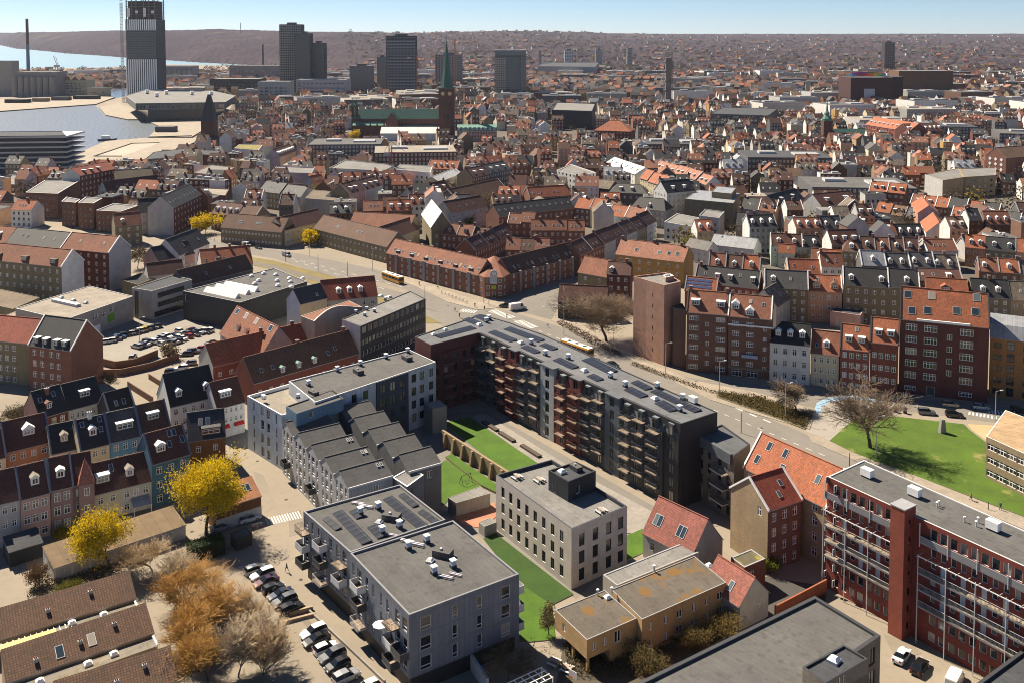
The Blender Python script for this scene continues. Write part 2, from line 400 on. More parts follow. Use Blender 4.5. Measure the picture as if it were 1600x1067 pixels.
def house(root, w, d, h, rh, wall, roof, cols=0, rows=0, ww=1.1, wh=1.5, style='cross', z0=None, dz=None, dorm=(), dk='gable', dw=1.5,
          dwall=None, droof=None, sky=(), chim=(), verge=None, rf=.5, hip=(0, 0), lw=None, rw=None, bw=None, sub=False, wallL=None, wallR=None,
          mans=None, cornice=False, fm=None, shed=False, ov=.35, ops=None, gmat=None, shut=False, skl=1.3, skw=.85, gw=(), base=None, flatwin=False):
 wm = wallmat(wall) if isinstance(wall, str) else wall; rm = roofmat(roof) if isinstance(roof, str) else roof
 WL = wallmat(wallL) if wallL else wm; WR = wallmat(wallR) if wallR else wm
 if mans: prof = [(-ov * .5, h - .1), (mans[0], h + mans[1]), (d * rf, h + rh), (d - mans[0], h + mans[1]), (d + ov * .5, h - .1)]
 elif shed: prof = [(-ov, h - ov * rh / d), (d, h + rh)]
 else:
  s1 = rh / (d * rf); s2 = rh / (d * (1 - rf)); prof = [(-ov, h - ov * s1), (d * rf, h + rh), (d + ov, h - ov * s2)]
 def zr(y):
  for (ya, za), (yb, zb) in zip(prof, prof[1:]):
   if ya <= y <= yb: return za + (zb - za) * (y - ya) / (yb - ya)
  return h
 dz = dz or (h - .5) / max(rows, 1); z0 = z0 if z0 is not None else (dz - wh) * .55
 fo = ops if ops is not None else (grid_ops(w, cols, rows, z0, dz, ww, wh, .3) if cols else [])
 def go(spec, Lg):
  if not spec: return []
  if isinstance(spec, list): return spec
  return grid_ops(Lg, spec[0], spec[1], z0, dz, ww, wh, .5)
 mb = MB(); wp = None if flatwin else root
 facade(mb, (0, 0), (w, 0), 0, h, wm, fo, wp, style, fm, gmat, sub)
 facade(mb, (w, 0), (w, d), 0, h, WR, go(rw, d), wp, style, fm, gmat, sub)
 facade(mb, (w, d), (0, d), 0, h, wm, go(bw, w), wp, style, fm, gmat, sub)
 facade(mb, (0, d), (0, 0), 0, h, WL, go(lw, d), wp, style, fm, gmat, sub)
 if shed:
  mb.face([(w, 0, h), (w, d, h), (w, d, h + rh)], WR); mb.face([(0, d, h + rh), (0, d, h), (0, 0, h)], WL); mb.face([(w, d, h), (0, d, h), (0, d, h + rh), (w, d, h + rh)], wm)
 else:
  inner = [(max(0, min(d, y)), z) for y, z in prof]; inner[0] = (0, h); inner[-1] = (d, h)
  if not hip[1]: mb.face([(w, y, z) for y, z in inner], WR)
  if not hip[0]: mb.face([(0, y, z) for y, z in inner[::-1]], WL)
 if cornice: mb.box(-.1, w + .1, -.22, 0, h - .45, h - .12, WHITE if cornice is True else wallmat(cornice))
 if base: mb.box(-.02, w + .02, -.05, -.003, 0, 1.0, wallmat(base))
 mb.build('wall', root)
 rb = MB(); ox = .12; th = .16
 for i in range(len(prof) - 1):
  (ya, za), (yb, zb) = prof[i], prof[i + 1]; first = i < (len(prof) - 1) / 2
  xl0 = xl1 = -ox; xr0 = xr1 = w + ox
  if not mans and not shed:
   if first:
    if hip[0]: xl1 = hip[0]
    if hip[1]: xr1 = w - hip[1]
   else:
    if hip[0]: xl0 = hip[0]
    if hip[1]: xr0 = w - hip[1]
  rb.face([(xl0, ya, za + th), (xr0, ya, za + th), (xr1, yb, zb + th), (xl1, yb, zb + th)], rm)
 if not mans and not shed:
  (ya, za), (yb, zb), (yc, zc) = prof
  if hip[0]: rb.face([(-ox, yc, zc + th), (-ox, ya, za + th), (hip[0], yb, zb + th)], rm)
  if hip[1]: rb.face([(w + ox, ya, za + th), (w + ox, yc, zc + th), (w - hip[1], yb, zb + th)], rm)
 ya, za = prof[0]; rb.face([(-ox, ya, za), (w + ox, ya, za), (w + ox, ya, za + th), (-ox, ya, za + th)], GREY)
 rb.face([(-ox, ya, za), (-ox, 0, h), (w + ox, 0, h), (w + ox, ya, za)][::-1], rm)
 if shed: yb, zb = prof[-1]; rb.face([(w + ox, yb, zb), (-ox, yb, zb), (-ox, yb, zb + th), (w + ox, yb, zb + th)], GREY)
 for x, s in ((-ox, 0), (w + ox, 1)):
  if hip[s]: continue
  for (ya, za), (yb, zb) in zip(prof, prof[1:]):
   q = [(x, ya, za), (x, yb, zb), (x, yb, zb + th), (x, ya, za + th)]; rb.face(q if s else q[::-1], GREY)
 if not shed and not mans: # ridge cap
  a, b = (hip[0] or -ox), w - (hip[1] or -ox); y, z = prof[1]
  rb.box(a, b, y - .13, y + .13, z + th - .04, z + th + .09, rm, bottom=False)
 ro = rb.build('roof', root)
 if verge:
  vm = {'white': WHITE, 'grey': mat('plain', (.33, .33, .35)), 'slate': mat('plain', (.15, .17, .21)), 'dark': DARK}[verge]
  for s, x in ((0, -.02), (1, w + .02)):
   if hip[s]: continue
   vb = MB()
   for (ya, za), (yb, zb) in zip(prof, prof[1:]):
    a = [(x - .17, ya, za), (x + .17, ya, za), (x + .17, yb, zb), (x - .17, yb, zb)]
    vb.hull(a, [(p[0], p[1], p[2] + th + .28) for p in a], vm, bottom=False)
   vb.build('verge', root)
 for q in dorm:
  s, t = q if isinstance(q, tuple) else (q, .22)
  yf = (mans[0] * .15 if mans else d * rf * t); zf = zr(yf) + th * .5; hh = 1.55 if not mans else min(1.9, mans[1] * .8)
  if mans: run = .9
  elif shed: run = hh * d / rh
  else: run = hh / (rh / (d * rf))
  o = obj('dormer', dormer_mesh(dw, hh, run, dk, wallmat(dwall) if dwall else (WHITE if dk != 'box' else OFFW), roofmat(droof) if droof else WHITE), root, (s * w, yf, zf))
  put_window(o, 0, -.06, .25, 0, dw - .35, hh - .4, 'two' if dw < 1.9 else 'three', WHITE, GLASS, False)
 sl = math.atan2(prof[1][1] - prof[0][1], prof[1][0] - prof[0][0]) if not mans else math.atan2(prof[2][1] - prof[1][1], prof[2][0] - prof[1][0])
 for q in sky:
  s, t = q
  y = (prof[1][0] + (prof[2][0] - prof[1][0]) * t) if mans else (d * t if shed else d * rf * t)
  o = obj('skylight', skylight_mesh(skw, skl, shut), root, (s * w, y, zr(y) + th)); o.rotation_euler = (sl, 0, 0)
 for q in chim:
  s, t = q[0], q[1]; y = d * t; m = wallmat(q[2]) if len(q) > 2 else wallmat('rbrown')
  obj('chimney', chimney_mesh(.9, 1.3, m), root, (s * w, y, zr(y)))
 return ro
def H(name, label, cat, E0, E1, h, d, rh, wall, roof, group=None, **k):
 """house from the photo pixels of its front eave (left, right) at eave height h"""
 a, b = P(*E0, h), P(*E1, h); w = (b - a).length; rz = math.atan2(b.y - a.y, b.x - a.x)
 root = empty(name, (a.x, a.y, 0), rz); tag(root, label, cat, group)
 n = Vector((-math.sin(rz), math.cos(rz))); claim([a, b, b + n * d, a + n * d])
 house(root, w, d, h, rh, wall, roof, **k)
 root['w'] = w
 return root
def inset(poly, t):
 n = len(poly); out = []
 for i in range(n):
  p0, p1, p2 = Vector(poly[i - 1]), Vector(poly[i]), Vector(poly[(i + 1) % n])
  d1 = (p1 - p0).normalized(); d2 = (p2 - p1).normalized(); n1 = Vector((-d1.y, d1.x)); n2 = Vector((-d2.y, d2.x))
  bis = n1 + n2
  if bis.length < 1e-4: out.append(p1 + n1 * t); continue
  bis.normalize(); out.append(p1 + bis * (t / max(.3, bis.dot(n1))))
 return out
def FB(name, label, cat, pts, h, wall, roof, sides=None, par=.45, parm=None, group=None, z=0, world=False, style='plain', fm=None, gm=None, sub=False,
       rev=.2, parent=None, walls=None, pw=.3, ground=None, sill=None, pname='wall'):
 """flat-roofed block; pts = photo pixels of the roof corners at height h (counter-clockwise seen from above), sides = {edge: openings}"""
 W = [Vector(p[:2]) if world else P(p[0], p[1], h) for p in pts]
 rz = math.atan2(W[1].y - W[0].y, W[1].x - W[0].x)
 if parent is None:
  root = empty(name, (W[0].x, W[0].y, 0), rz); tag(root, label, cat, group); claim(W)
 else: root = parent
 poly = [to_local(root, p) for p in W]; root['w'] = (W[1] - W[0]).length
 wm = wallmat(wall) if isinstance(wall, str) else wall
 rm = roofmat(roof) if isinstance(roof, str) else roof
 pm = parm or wm; mb = MB(); n = len(poly); sides = sides or {}
 for i in range(n):
  A, B = poly[i], poly[(i + 1) % n]; Lg = (B - A).length
  m = wm if not walls or i not in walls else (wallmat(walls[i]) if isinstance(walls[i], str) else walls[i])
  ops = sides.get(i, []); ops = ops(Lg) if callable(ops) else ops
  facade(mb, A, B, z, h, m, ops, root, style, fm, gm, sub, rev, sill)
 mb.build(pname, root)
 ins = inset(poly, pw); rb = MB()
 rb.face([(p.x, p.y, h - par) for p in ins], rm); ro = rb.build('roof', root)
 pb = MB()
 for i in range(n):
  j = (i + 1) % n
  pb.face([(poly[i].x, poly[i].y, h), (poly[j].x, poly[j].y, h), (ins[j].x, ins[j].y, h), (ins[i].x, ins[i].y, h)], pm)
  pb.face([(ins[i].x, ins[i].y, h), (ins[j].x, ins[j].y, h), (ins[j].x, ins[j].y, h - par), (ins[i].x, ins[i].y, h - par)], pm)
 pb.build('parapet', root)
 return root
RI = {}
def item_mesh(kind):
 if kind in RI: return RI[kind]
 mb = MB()
 if kind == 'vent':
  mb.box(-.45, .45, -.45, .45, 0, .5, DARK); mb.box(-.4, .4, -.4, .4, .5, 1.25, mat('plain', (.45, .52, .62), .4)); mb.box(-.5, .5, -.5, .5, 1.25, 1.4, WHITE)
 elif kind == 'shaft':
  mb.box(-1.6, 1.6, -.9, .9, 0, 1.1, DARK, roofmat('grey')); mb.box(-.5, -.1, -.3, .1, 1.1, 1.4, LGREY)
 elif kind == 'dome':
  mb.box(-.6, .6, -.6, .6, 0, .3, LGREY); mb.hull([(-.55, -.55, .3), (.55, -.55, .3), (.55, .55, .3), (-.55, .55, .3)], [(-.3, -.3, .6), (.3, -.3, .6), (.3, .3, .6), (-.3, .3, .6)], WHITE)
 elif kind == 'round':
  n = 12; ring = lambda r, z: [(r * math.cos(i * 2 * math.pi / n), r * math.sin(i * 2 * math.pi / n), z) for i in range(n)]
  mb.hull(ring(1.0, 0), ring(1.0, .45), LGREY); mb.hull(ring(.98, .45), ring(.55, .95), WHITE)
 elif kind == 'hood':
  mb.box(-.8, .8, -.5, .5, .25, 1.25, WHITE); mb.box(-.7, .7, -.4, .4, 0, .25, DARK)
 elif kind == 'pipe':
  mb.tube((0, 0, 0), (0, 0, .8), .12, .12, LGREY, 8); mb.tube((0, 0, .8), (0, 0, .95), .22, .2, WHITE, 8)
 elif kind == 'duct':
  for y in (-.45, .1):
   mb.tube((-1.8, y, .45), (1.8, y, .45), .16, .16, mat('plain', (.6, .55, .6), .4), 8)
   for x in (-1.8, -.6, .6, 1.8): mb.tube((x, y, 0), (x, y, .45), .1, .1, STEEL, 6)
 RI[kind] = mb.mesh({'vent': 'vent', 'shaft': 'shaft', 'dome': 'rooflight', 'round': 'rooflight', 'hood': 'vent_hood', 'pipe': 'vent_pipe', 'duct': 'duct'}[kind])
 return RI[kind]
def item(root, kind, u, v, z, s=1.0, rz=0.0):
 p = to_local(root, P(u, v, z)); o = obj(item_mesh(kind).name.split('.')[0], item_mesh(kind), root, (p.x, p.y, z), rz)
 o.scale = (s, s, s); return o
def solar(root, a, b, depth, z, name='solar_panel', tilt=.35):
 """row of panels from pixel a to pixel b on the roof plane z"""
 A, B = to_local(root, P(*a, z)), to_local(root, P(*b, z)); L_ = (B - A).length; rz = math.atan2(B.y - A.y, B.x - A.x)
 m = mat('solar', (.017, .018, .022), .3); n = max(1, int(round(L_ / 1.7))); pwid = L_ / n
 mb = MB(); a4 = [(0.03, 0, .12), (pwid - .03, 0, .12), (pwid - .03, depth, .12 + tilt), (.03, depth, .12 + tilt)]
 mb.face(a4, m); mb.face([(p[0], p[1], p[2] - .06) for p in a4[::-1]], DARK); mb.face([(0.03, depth, 0), (0.03, depth, .12 + tilt), (pwid - .03, depth, .12 + tilt), (pwid - .03, depth, 0)], STEEL)
 me = mb.mesh('solar_panel'); c, s = math.cos(rz), math.sin(rz)
 for i in range(n): obj('solar_panel', me, root, (A.x + c * pwid * i, A.y + s * pwid * i, z), rz)
BAL = {}
def balcony(parent, x, y, z, rz, w, dep, slabm, railm, solid=False, top=WHITE):
 """x, y: middle of the balcony's wall edge, outward is -y in the turned frame"""
 k = (round(w, 2), round(dep, 2), slabm, railm, solid)
 if k not in BAL:
  a = MB(); a.box(-w / 2, w / 2, -dep, 0, -.22, 0, slabm, mat('slabs', (.28, .21, .15)))
  r = MB(); H_ = 1.05; x0, x1 = -w / 2 + .03, w / 2 - .03; y0 = -dep + .03
  seg = [((x0, y0), (x1, y0)), ((x0, y0), (x0, 0)), ((x1, y0), (x1, 0))]
  for (ax, ay), (bx, by) in seg:
   hx, hy = (0, .025) if ay == by else (.025, 0)
   r.box(min(ax, bx) - hx, max(ax, bx) + hx, min(ay, by) - hy, max(ay, by) + hy, H_ - .05, H_, railm)
   if solid: r.box(min(ax, bx) - hx * .6, max(ax, bx) + hx * .6, min(ay, by) - hy * .6, max(ay, by) + hy * .6, -.15, H_ - .05, railm)
   else:
    Ls = math.hypot(bx - ax, by - ay); nb = max(2, int(Ls / .22))
    for i in range(nb + 1):
     px, py = ax + (bx - ax) * i / nb, ay + (by - ay) * i / nb
     r.box(px - .015, px + .015, py - .015, py + .015, 0, H_ - .05, railm, bottom=False)
  BAL[k] = (a.mesh('balcony'), r.mesh('railing'))
 o = obj('balcony', BAL[k][0], parent, (x, y, z), rz); obj('railing', BAL[k][1], o)
 return o
def wall_pt(A, B, s):
 d = (B - A).normalized(); return A + d * s, math.atan2(d.y, d.x)
# ================================================================ ground, streets, lawns, water, hills
GROUND = mat('ground', (.25, .21, .16), .95)
gm = MB(); gm.face([(-15500, -800, 0), (15500, -800, 0), (15500, 14800, 0), (-15500, 14800, 0)], GROUND)
struct(gm.build('ground'))
def slab(name, px, z0, z1, m, side=None, kind='structure'):
 poly = [P(u, v, z1) for u, v in px]
 ar = sum(a.x * b.y - b.x * a.y for a, b in zip(poly, poly[1:] + poly[:1]))
 if ar < 0: poly.reverse()
 c = sum(poly, Vector((0, 0))) / len(poly); b = MB()
 q = [p - c for p in poly]
 if z1 - z0 < .03: b.face([(p.x, p.y, 0) for p in q], m); o = b.build(name, None, (c.x, c.y, z1))
 else: b.prism(q, 0, z1 - z0, side or m, m); o = b.build(name, None, (c.x, c.y, z0))
 o['kind'] = kind; return o
ASPH = mat('ground', (.18, .163, .142), .95); PAVE = mat('slabs', (.30, .25, .195), .95); PALEP = mat('slabs', (.27, .245, .215), .95)
LAWN = mat('grass', (.062, .140, .003), .95); LAWND = mat('grass', (.07, .132, .004), .95, dry=1); TURF = mat('grass', (.028, .075, .003), .95)
KERB = mat('plain', (.36, .34, .31))
slab('road', [(300, 366), (345, 375), (400, 384), (500, 403), (600, 424), (655, 447), (720, 478), (800, 488), (860, 506), (910, 522), (960, 545), (1010, 573), (1060, 598), (1110, 622), (1176, 643), (1260, 678), (1345, 715), (1420, 752), (1560, 815), (1560, 880), (1430, 830), (1300, 770), (1180, 710), (1060, 650), (940, 600), (830, 560), (720, 522), (660, 495), (570, 450), (430, 405), (300, 382)], 0, .008, ASPH)
slab('town_ground', [(-160, 300), (150, 340), (330, 360), (600, 398), (800, 445), (1000, 425), (1640, 470), (1640, 112), (500, 112), (380, 130), (345, 200), (200, 268), (60, 290)], 0, .004, mat('ground', (.105, .088, .07), .95))
slab('side_street', [(770, 476), (800, 458), (905, 412), (1010, 350), (1032, 352), (960, 412), (880, 462), (862, 500)], 0, .012, ASPH)
slab('service_street', [(1040, 585), (1130, 596), (1270, 610), (1400, 622), (1640, 632), (1640, 668), (1540, 658), (1420, 642), (1290, 640), (1180, 618), (1085, 606)], 0, .014, ASPH)
slab('pavement', [(604, 418), (655, 438), (700, 455), (752, 472), (800, 468), (790, 480), (745, 484), (700, 472), (650, 448), (600, 428)], 0, .13, PAVE, KERB)
slab('pavement', [(860, 500), (905, 480), (985, 540), (990, 560), (1045, 578), (1075, 592), (1180, 612), (1275, 640), (1265, 670), (1180, 646), (1110, 624), (1010, 574), (960, 546), (905, 520)], 0, .13, PAVE, KERB)
slab('pavement', [(1262, 676), (1300, 690), (1340, 706), (1450, 750), (1600, 808), (1600, 826), (1430, 756), (1340, 720), (1270, 690)], 0, .14, PAVE, KERB)
slab('tram_median', [(320, 390), (430, 408), (520, 432), (600, 462), (690, 505), (640, 505), (560, 470), (420, 420), (320, 400)], 0, .12, mat('grass', (.20, .16, .055), .95), KERB)
slab('tram_track', [(330, 396), (425, 414), (520, 440), (650, 500), (635, 500), (515, 446), (420, 418), (330, 400)], .12, .14, mat('ground', (.13, .11, .09)))
slab('lawn', [(1296, 688), (1318, 668), (1336, 653), (1400, 650), (1506, 662), (1516, 672), (1540, 690), (1640, 745), (1640, 826), (1600, 806), (1456, 752), (1366, 719), (1330, 705)], 0, .16, LAWND, KERB)
slab('gravel_patch', [(1512, 662), (1552, 664), (1560, 680), (1540, 686), (1521, 672)], 0, .17, mat('ground', (.45, .32, .17)))
slab('bicycle_path', [(1271, 645), (1276, 629), (1293, 620), (1330, 617), (1378, 625), (1378, 629), (1332, 623), (1300, 626), (1284, 635), (1281, 647)], 0, .02, mat('ground', (.25, .38, .50)))
slab('forecourt', [(1271, 645), (1281, 647), (1284, 635), (1300, 626), (1332, 623), (1410, 634), (1400, 650), (1336, 653), (1318, 668), (1296, 688), (1255, 672)], 0, .018, mat('ground', (.28, .25, .215)))
slab('courtyard', [(640, 650), (757, 640), (1060, 812), (1010, 842), (900, 935), (755, 842), (690, 802), (684, 722)], 0, .005, mat('ground', (.17, .155, .135)))
slab('car_park', [(150, 522), (205, 503), (285, 488), (350, 503), (350, 528), (305, 560), (240, 562), (155, 566)], 0, .007, mat('ground', (.24, .215, .18)))
slab('lawn', [(692, 660), (733, 651), (842, 724), (796, 742)], 0, .15, LAWN, KERB)
slab('lawn', [(696, 713), (706, 708), (775, 755), (775, 768), (752, 757)], 0, .5, LAWN, mat('brick', (.25, .19, .12)))
slab('lawn', [(686, 724), (697, 718), (758, 760), (700, 780), (689, 795)], 0, .12, LAWN, KERB)
slab('lawn', [(755, 841), (774, 832), (896, 927), (862, 944), (808, 908)], 0, .17, TURF, KERB)
slab('lawn', [(808, 908), (862, 944), (868, 998), (812, 1003)], 0, .15, LAWN, KERB)
slab('lawn', [(975, 838), (1004, 825), (1006, 862), (980, 874)], 0, .15, LAWN, KERB)
slab('brick_terrace', [(705, 805), (774, 784), (776, 806), (752, 824), (725, 820)], 0, .1, mat('slabs', (.40, .17, .10)))
slab('courtyard_path', [(737, 651), (757, 645), (900, 735), (1050, 815), (1010, 835), (980, 832), (838, 723)], 0, .12, PALEP)
slab('garden_bed', [(880, 1005), (1150, 930), (1150, 985), (1000, 1067), (870, 1067)], 0, .1, mat('ground', (.07, .055, .035)))
for i_, (a_, k_) in enumerate((([(395, 735), (412, 742), (432, 790), (415, 800)], .8), ([(450, 800), (470, 796), (476, 830), (452, 838)], .72), ([(385, 860), (440, 850), (452, 872), (400, 885)], .85), ([(400, 970), (430, 962), (470, 1010), (440, 1020)], .78), ([(420, 905), (428, 903), (560, 1060), (548, 1064)], .62), ([(1380, 990), (1420, 1000), (1440, 1020), (1400, 1030)], .8), ([(180, 520), (230, 505), (245, 515), (195, 532)], .8), ([(250, 520), (300, 508), (320, 520), (265, 535)], .85), ([(880, 540), (920, 552), (950, 575), (905, 560)], .8), ([(1000, 590), (1060, 612), (1052, 618), (995, 597)], .75), ([(560, 432), (640, 455), (636, 460), (556, 438)], .8))):
 slab('asphalt_patch', a_, .014, .02 + .001 * i_, mat('ground', tuple(c * k_ for c in (.27, .225, .17))))
MH = MB(); MH.prism([(.35 * math.cos(i * math.pi / 5), .35 * math.sin(i * math.pi / 5)) for i in range(10)], 0, .012, mat('plain', (.05, .045, .04))); MHm = MH.mesh('manhole_cover')
for u, v in ((420, 850), (447, 780), (402, 720), (436, 690), (470, 905), (425, 950), (415, 1010), (470, 1050), (300, 830), (1395, 985), (560, 425), (700, 478), (930, 555), (1100, 640), (1190, 668), (1430, 636), (230, 520)): p_ = P(u, v); struct(obj('manhole_cover', MHm, None, (p_.x, p_.y, .035)))
for i in range(9): struct(slab('bay_line', [(372 + i * 12.5, 886 + i * 12.2), (404 + i * 12.5, 877 + i * 12.2), (405 + i * 12.5, 878 + i * 12.2), (373 + i * 12.5, 887 + i * 12.2)], .02, .03, mat('ground', (.5, .48, .44))))
slab('yard', [(1130, 890), (1290, 915), (1290, 940), (1200, 970)], 0, .05, mat('ground', (.06, .055, .05)))
slab('verge_bed', [(1118, 610), (1190, 622), (1270, 648), (1258, 670), (1222, 656), (1120, 620)], 0, .2, mat('ground', (.10, .085, .04)))
WP = mat('ground', (.62, .60, .56))
def dashes(name, a, b, n, wd=.15, fill=.45, z=.02, curve=None):
 A, B = P(*a, z), P(*b, z); d = (B - A) / n; L_ = d.length
 b = MB(); b.box(0, L_ * fill, -wd / 2, wd / 2, 0, .006, WP); me = b.mesh(name)
 for i in range(n): p = A + d * i; struct(obj(name, me, None, (p.x, p.y, z), math.atan2(d.y, d.x)))
dashes('lane_mark', (1115, 640), (1300, 716), 10, .18); dashes('lane_mark', (1150, 637), (1215, 664), 3, .5, .5)
dashes('lane_mark', (440, 400), (640, 452), 12, .2); dashes('lane_mark', (460, 408), (610, 455), 9, .2); dashes('lane_mark', (790, 495), (960, 565), 12, .2)
def zebra(a, b, n, ln, z=.02):
 A, B = P(*a, z), P(*b, z); d = (B - A) / n; L_ = d.length; m = MB(); m.box(0, L_ * .5, 0, ln, 0, .006, WP); me = m.mesh('crossing_stripe')
 for i in range(n): p = A + d * i; struct(obj('crossing_stripe', me, None, (p.x, p.y, z), math.atan2(d.y, d.x)))
zebra((419, 820), (474, 808), 13, 3.2); zebra((718, 487), (742, 490), 6, 3.5); zebra((763, 487), (795, 499), 9, 3.6); zebra((803, 503), (830, 514), 8, 3.6); zebra((1545, 645), (1585, 650), 8, 3)
zebra((1513, 647), (1560, 655), 8, 2.2)
def water(name, px, ws, wst, col, z=.03, rough=.12):
 o = slab(name, px, z - .01, z, mat('water', col, rough, ws=ws, wst=wst)); return o
water('harbour_water', [(-120, 190), (0, 176), (80, 169), (148, 163), (165, 182), (240, 190), (255, 197), (240, 216), (165, 222), (112, 243), (90, 275), (-160, 275)], .3, .9, (.12, .14, .165), .03, .33)
water('inner_basin', [(140, 146), (200, 132), (205, 148), (160, 160)], .2, .4, (.10, .13, .16), .03, .2)
water('sea', [(-400, 62.2), (0, 62.2), (60, 66), (105, 74), (200, 84), (310, 92), (480, 98), (420, 104), (260, 101), (160, 106), (60, 108), (-400, 112)], .05, .35, (.22, .36, .40), .03, .3)
QUAY = mat('slabs', (.29, .24, .18))
slab('quay', [(112, 243), (165, 221), (225, 216), (320, 216), (272, 236), (175, 262), (100, 262)], 0, 1.3, QUAY, mat('wall', (.12, .10, .08)))
slab('quay', [(236, 192), (306, 186), (330, 196), (300, 214), (232, 214), (250, 198)], 0, 1.3, QUAY, mat('wall', (.12, .10, .08)))
slab('quay', [(155, 168), (185, 162), (215, 172), (310, 180), (305, 186), (200, 187), (165, 180)], 0, 1.3, QUAY, mat('wall', (.10, .09, .08)))
slab('quay', [(-60, 180), (0, 174), (150, 163), (180, 152), (100, 150), (-60, 160)], 0, 1.4, QUAY, mat('wall', (.14, .11, .09)))
slab('sunken_basin', [(147, 245), (206, 225), (249, 224), (190, 245)], 1.3, 1.32, mat('ground', (.35, .30, .24)))
for a, b in (((147, 245), (206, 225)), ((206, 225), (249, 224)), ((147, 245), (190, 245)), ((232, 215), (300, 213))):
 A, B = P(*a, 1.3), P(*b, 1.3); b_ = MB(); b_.box(0, (B - A).length, -.6, .6, 1.33, 1.9, mat('wall', (.05, .045, .04))); struct(b_.build('basin_edge', None, (A.x, A.y, 0), math.atan2(B.y - A.y, B.x - A.x)))
def lerp_tab(t, x):
 for (a, va), (b, vb) in zip(t, t[1:]):
  if x <= b: return va + (vb - va) * max(0, (x - a)) / (b - a)
 return t[-1][1]
SKYL = [(-200, 52), (0, 52), (60, 51), (130, 50), (240, 48.5), (340, 46), (380, 48), (480, 51), (560, 51), (640, 53), (750, 50), (800, 50), (900, 51), (960, 53.5), (1050, 54.4), (1200, 54.4), (1500, 54), (1800, 54)]
SHORE = [(-200, 11000), (0, 9500), (27, 7000), (105, 5200), (200, 4200), (310, 3500), (420, 3100), (480, 2900), (560, 2600), (700, 2400), (1800, 2400)]
RIDGE = [(-200, 12500), (0, 11000), (40, 8200), (200, 6200), (500, 5600), (800, 6500), (1100, 8500), (1800, 9000)]
import mathutils
nz = mathutils.noise
def terrain(u, y):
 y0, y1 = lerp_tab(SHORE, u), lerp_tab(RIDGE, u); t = max(0, min(1, (y - y0) / (y1 - y0)))
 S = 100 + (55 - lerp_tab(SKYL, u)) / F * y1
 x = (u - CX) / F * y
 f_ = max(0, min(1, (u - 420) / 220)); k = t ** (.55 + .55 * f_)
 z = S * k
 if t > 0: z += 9 * k * nz.noise(Vector((x / 420, y / 420, 0))) + 5 * min(1, t * 6) * nz.noise(Vector((x / 70, y / 120, 5))) + 4 * min(1, t * 10) * nz.noise(Vector((x / 16, y / 40, 9)))
 return z - 1.0 * (t <= 0)
hv, hf = [], []; us = [-200 + 5 * i for i in range(401)]; ys = [2300 * (13500 / 2300) ** (i / 110) for i in range(111)]
for y in ys:
 for u in us: hv.append(((u - CX) / F * y, y, terrain(u, y)))
n = len(us)
for j in range(len(ys) - 1):
 for i in range(n - 1):
  a = j * n + i
  if max(hv[k][2] for k in (a, a + 1, a + n, a + n + 1)) > -.5: hf.append((a, a + 1, a + n + 1, a + n))
me = bpy.data.meshes.new('hills'); me.from_pydata(hv, [], hf)
hm = mat('ground', (.07, .054, .043), .95);
def hill_mat():
 m = bpy.data.materials.new('hills'); m.use_nodes = True; nt = m.node_tree; b = nt.nodes['Principled BSDF']; b.inputs['Roughness'].default_value = 1
 b.inputs['Specular IOR Level'].default_value = 0
 tc = nt.nodes.new('ShaderNodeTexCoord'); mp = nt.nodes.new('ShaderNodeMapping'); mp.inputs['Scale'].default_value = (.004, .0016, .004); nt.links.new(tc.outputs['Object'], mp.inputs[0])
 def noi(s, d):
  x = nt.nodes.new('ShaderNodeTexNoise'); x.inputs['Scale'].default_value = s; x.inputs['Detail'].default_value = d; nt.links.new(mp.outputs[0], x.inputs['Vector']); return x.outputs['Fac']
 def rp(f, stops):
  x = nt.nodes.new('ShaderNodeValToRGB'); x.color_ramp.elements[0].position = stops[0][0]; x.color_ramp.elements[0].color = (*stops[0][1], 1)
  x.color_ramp.elements[1].position = stops[-1][0]; x.color_ramp.elements[1].color = (*stops[-1][1], 1)
  for p, c in stops[1:-1]: e = x.color_ramp.elements.new(p); e.color = (*c, 1)
  nt.links.new(f, x.inputs[0]); return x.outputs[0]
 a = rp(noi(1.3, 5), [(.3, (.052, .043, .054)), (.54, (.068, .055, .066)), (.66, (.08, .065, .072)), (.70, (.13, .115, .07)), (.75, (.09, .10, .05))])
 c = rp(noi(24, 5), [(.3, (.65, .65, .65)), (.7, (1.3, 1.28, 1.25))])
 mx = nt.nodes.new('ShaderNodeMix'); mx.data_type = 'RGBA'; mx.blend_type = 'MULTIPLY'; mx.inputs[0].default_value = 1; nt.links.new(a, mx.inputs[6]); nt.links.new(c, mx.inputs[7])
 nt.links.new(mx.outputs[2], b.inputs['Base Color']); return m
me.materials.append(hill_mat()); struct(obj('hills', me))
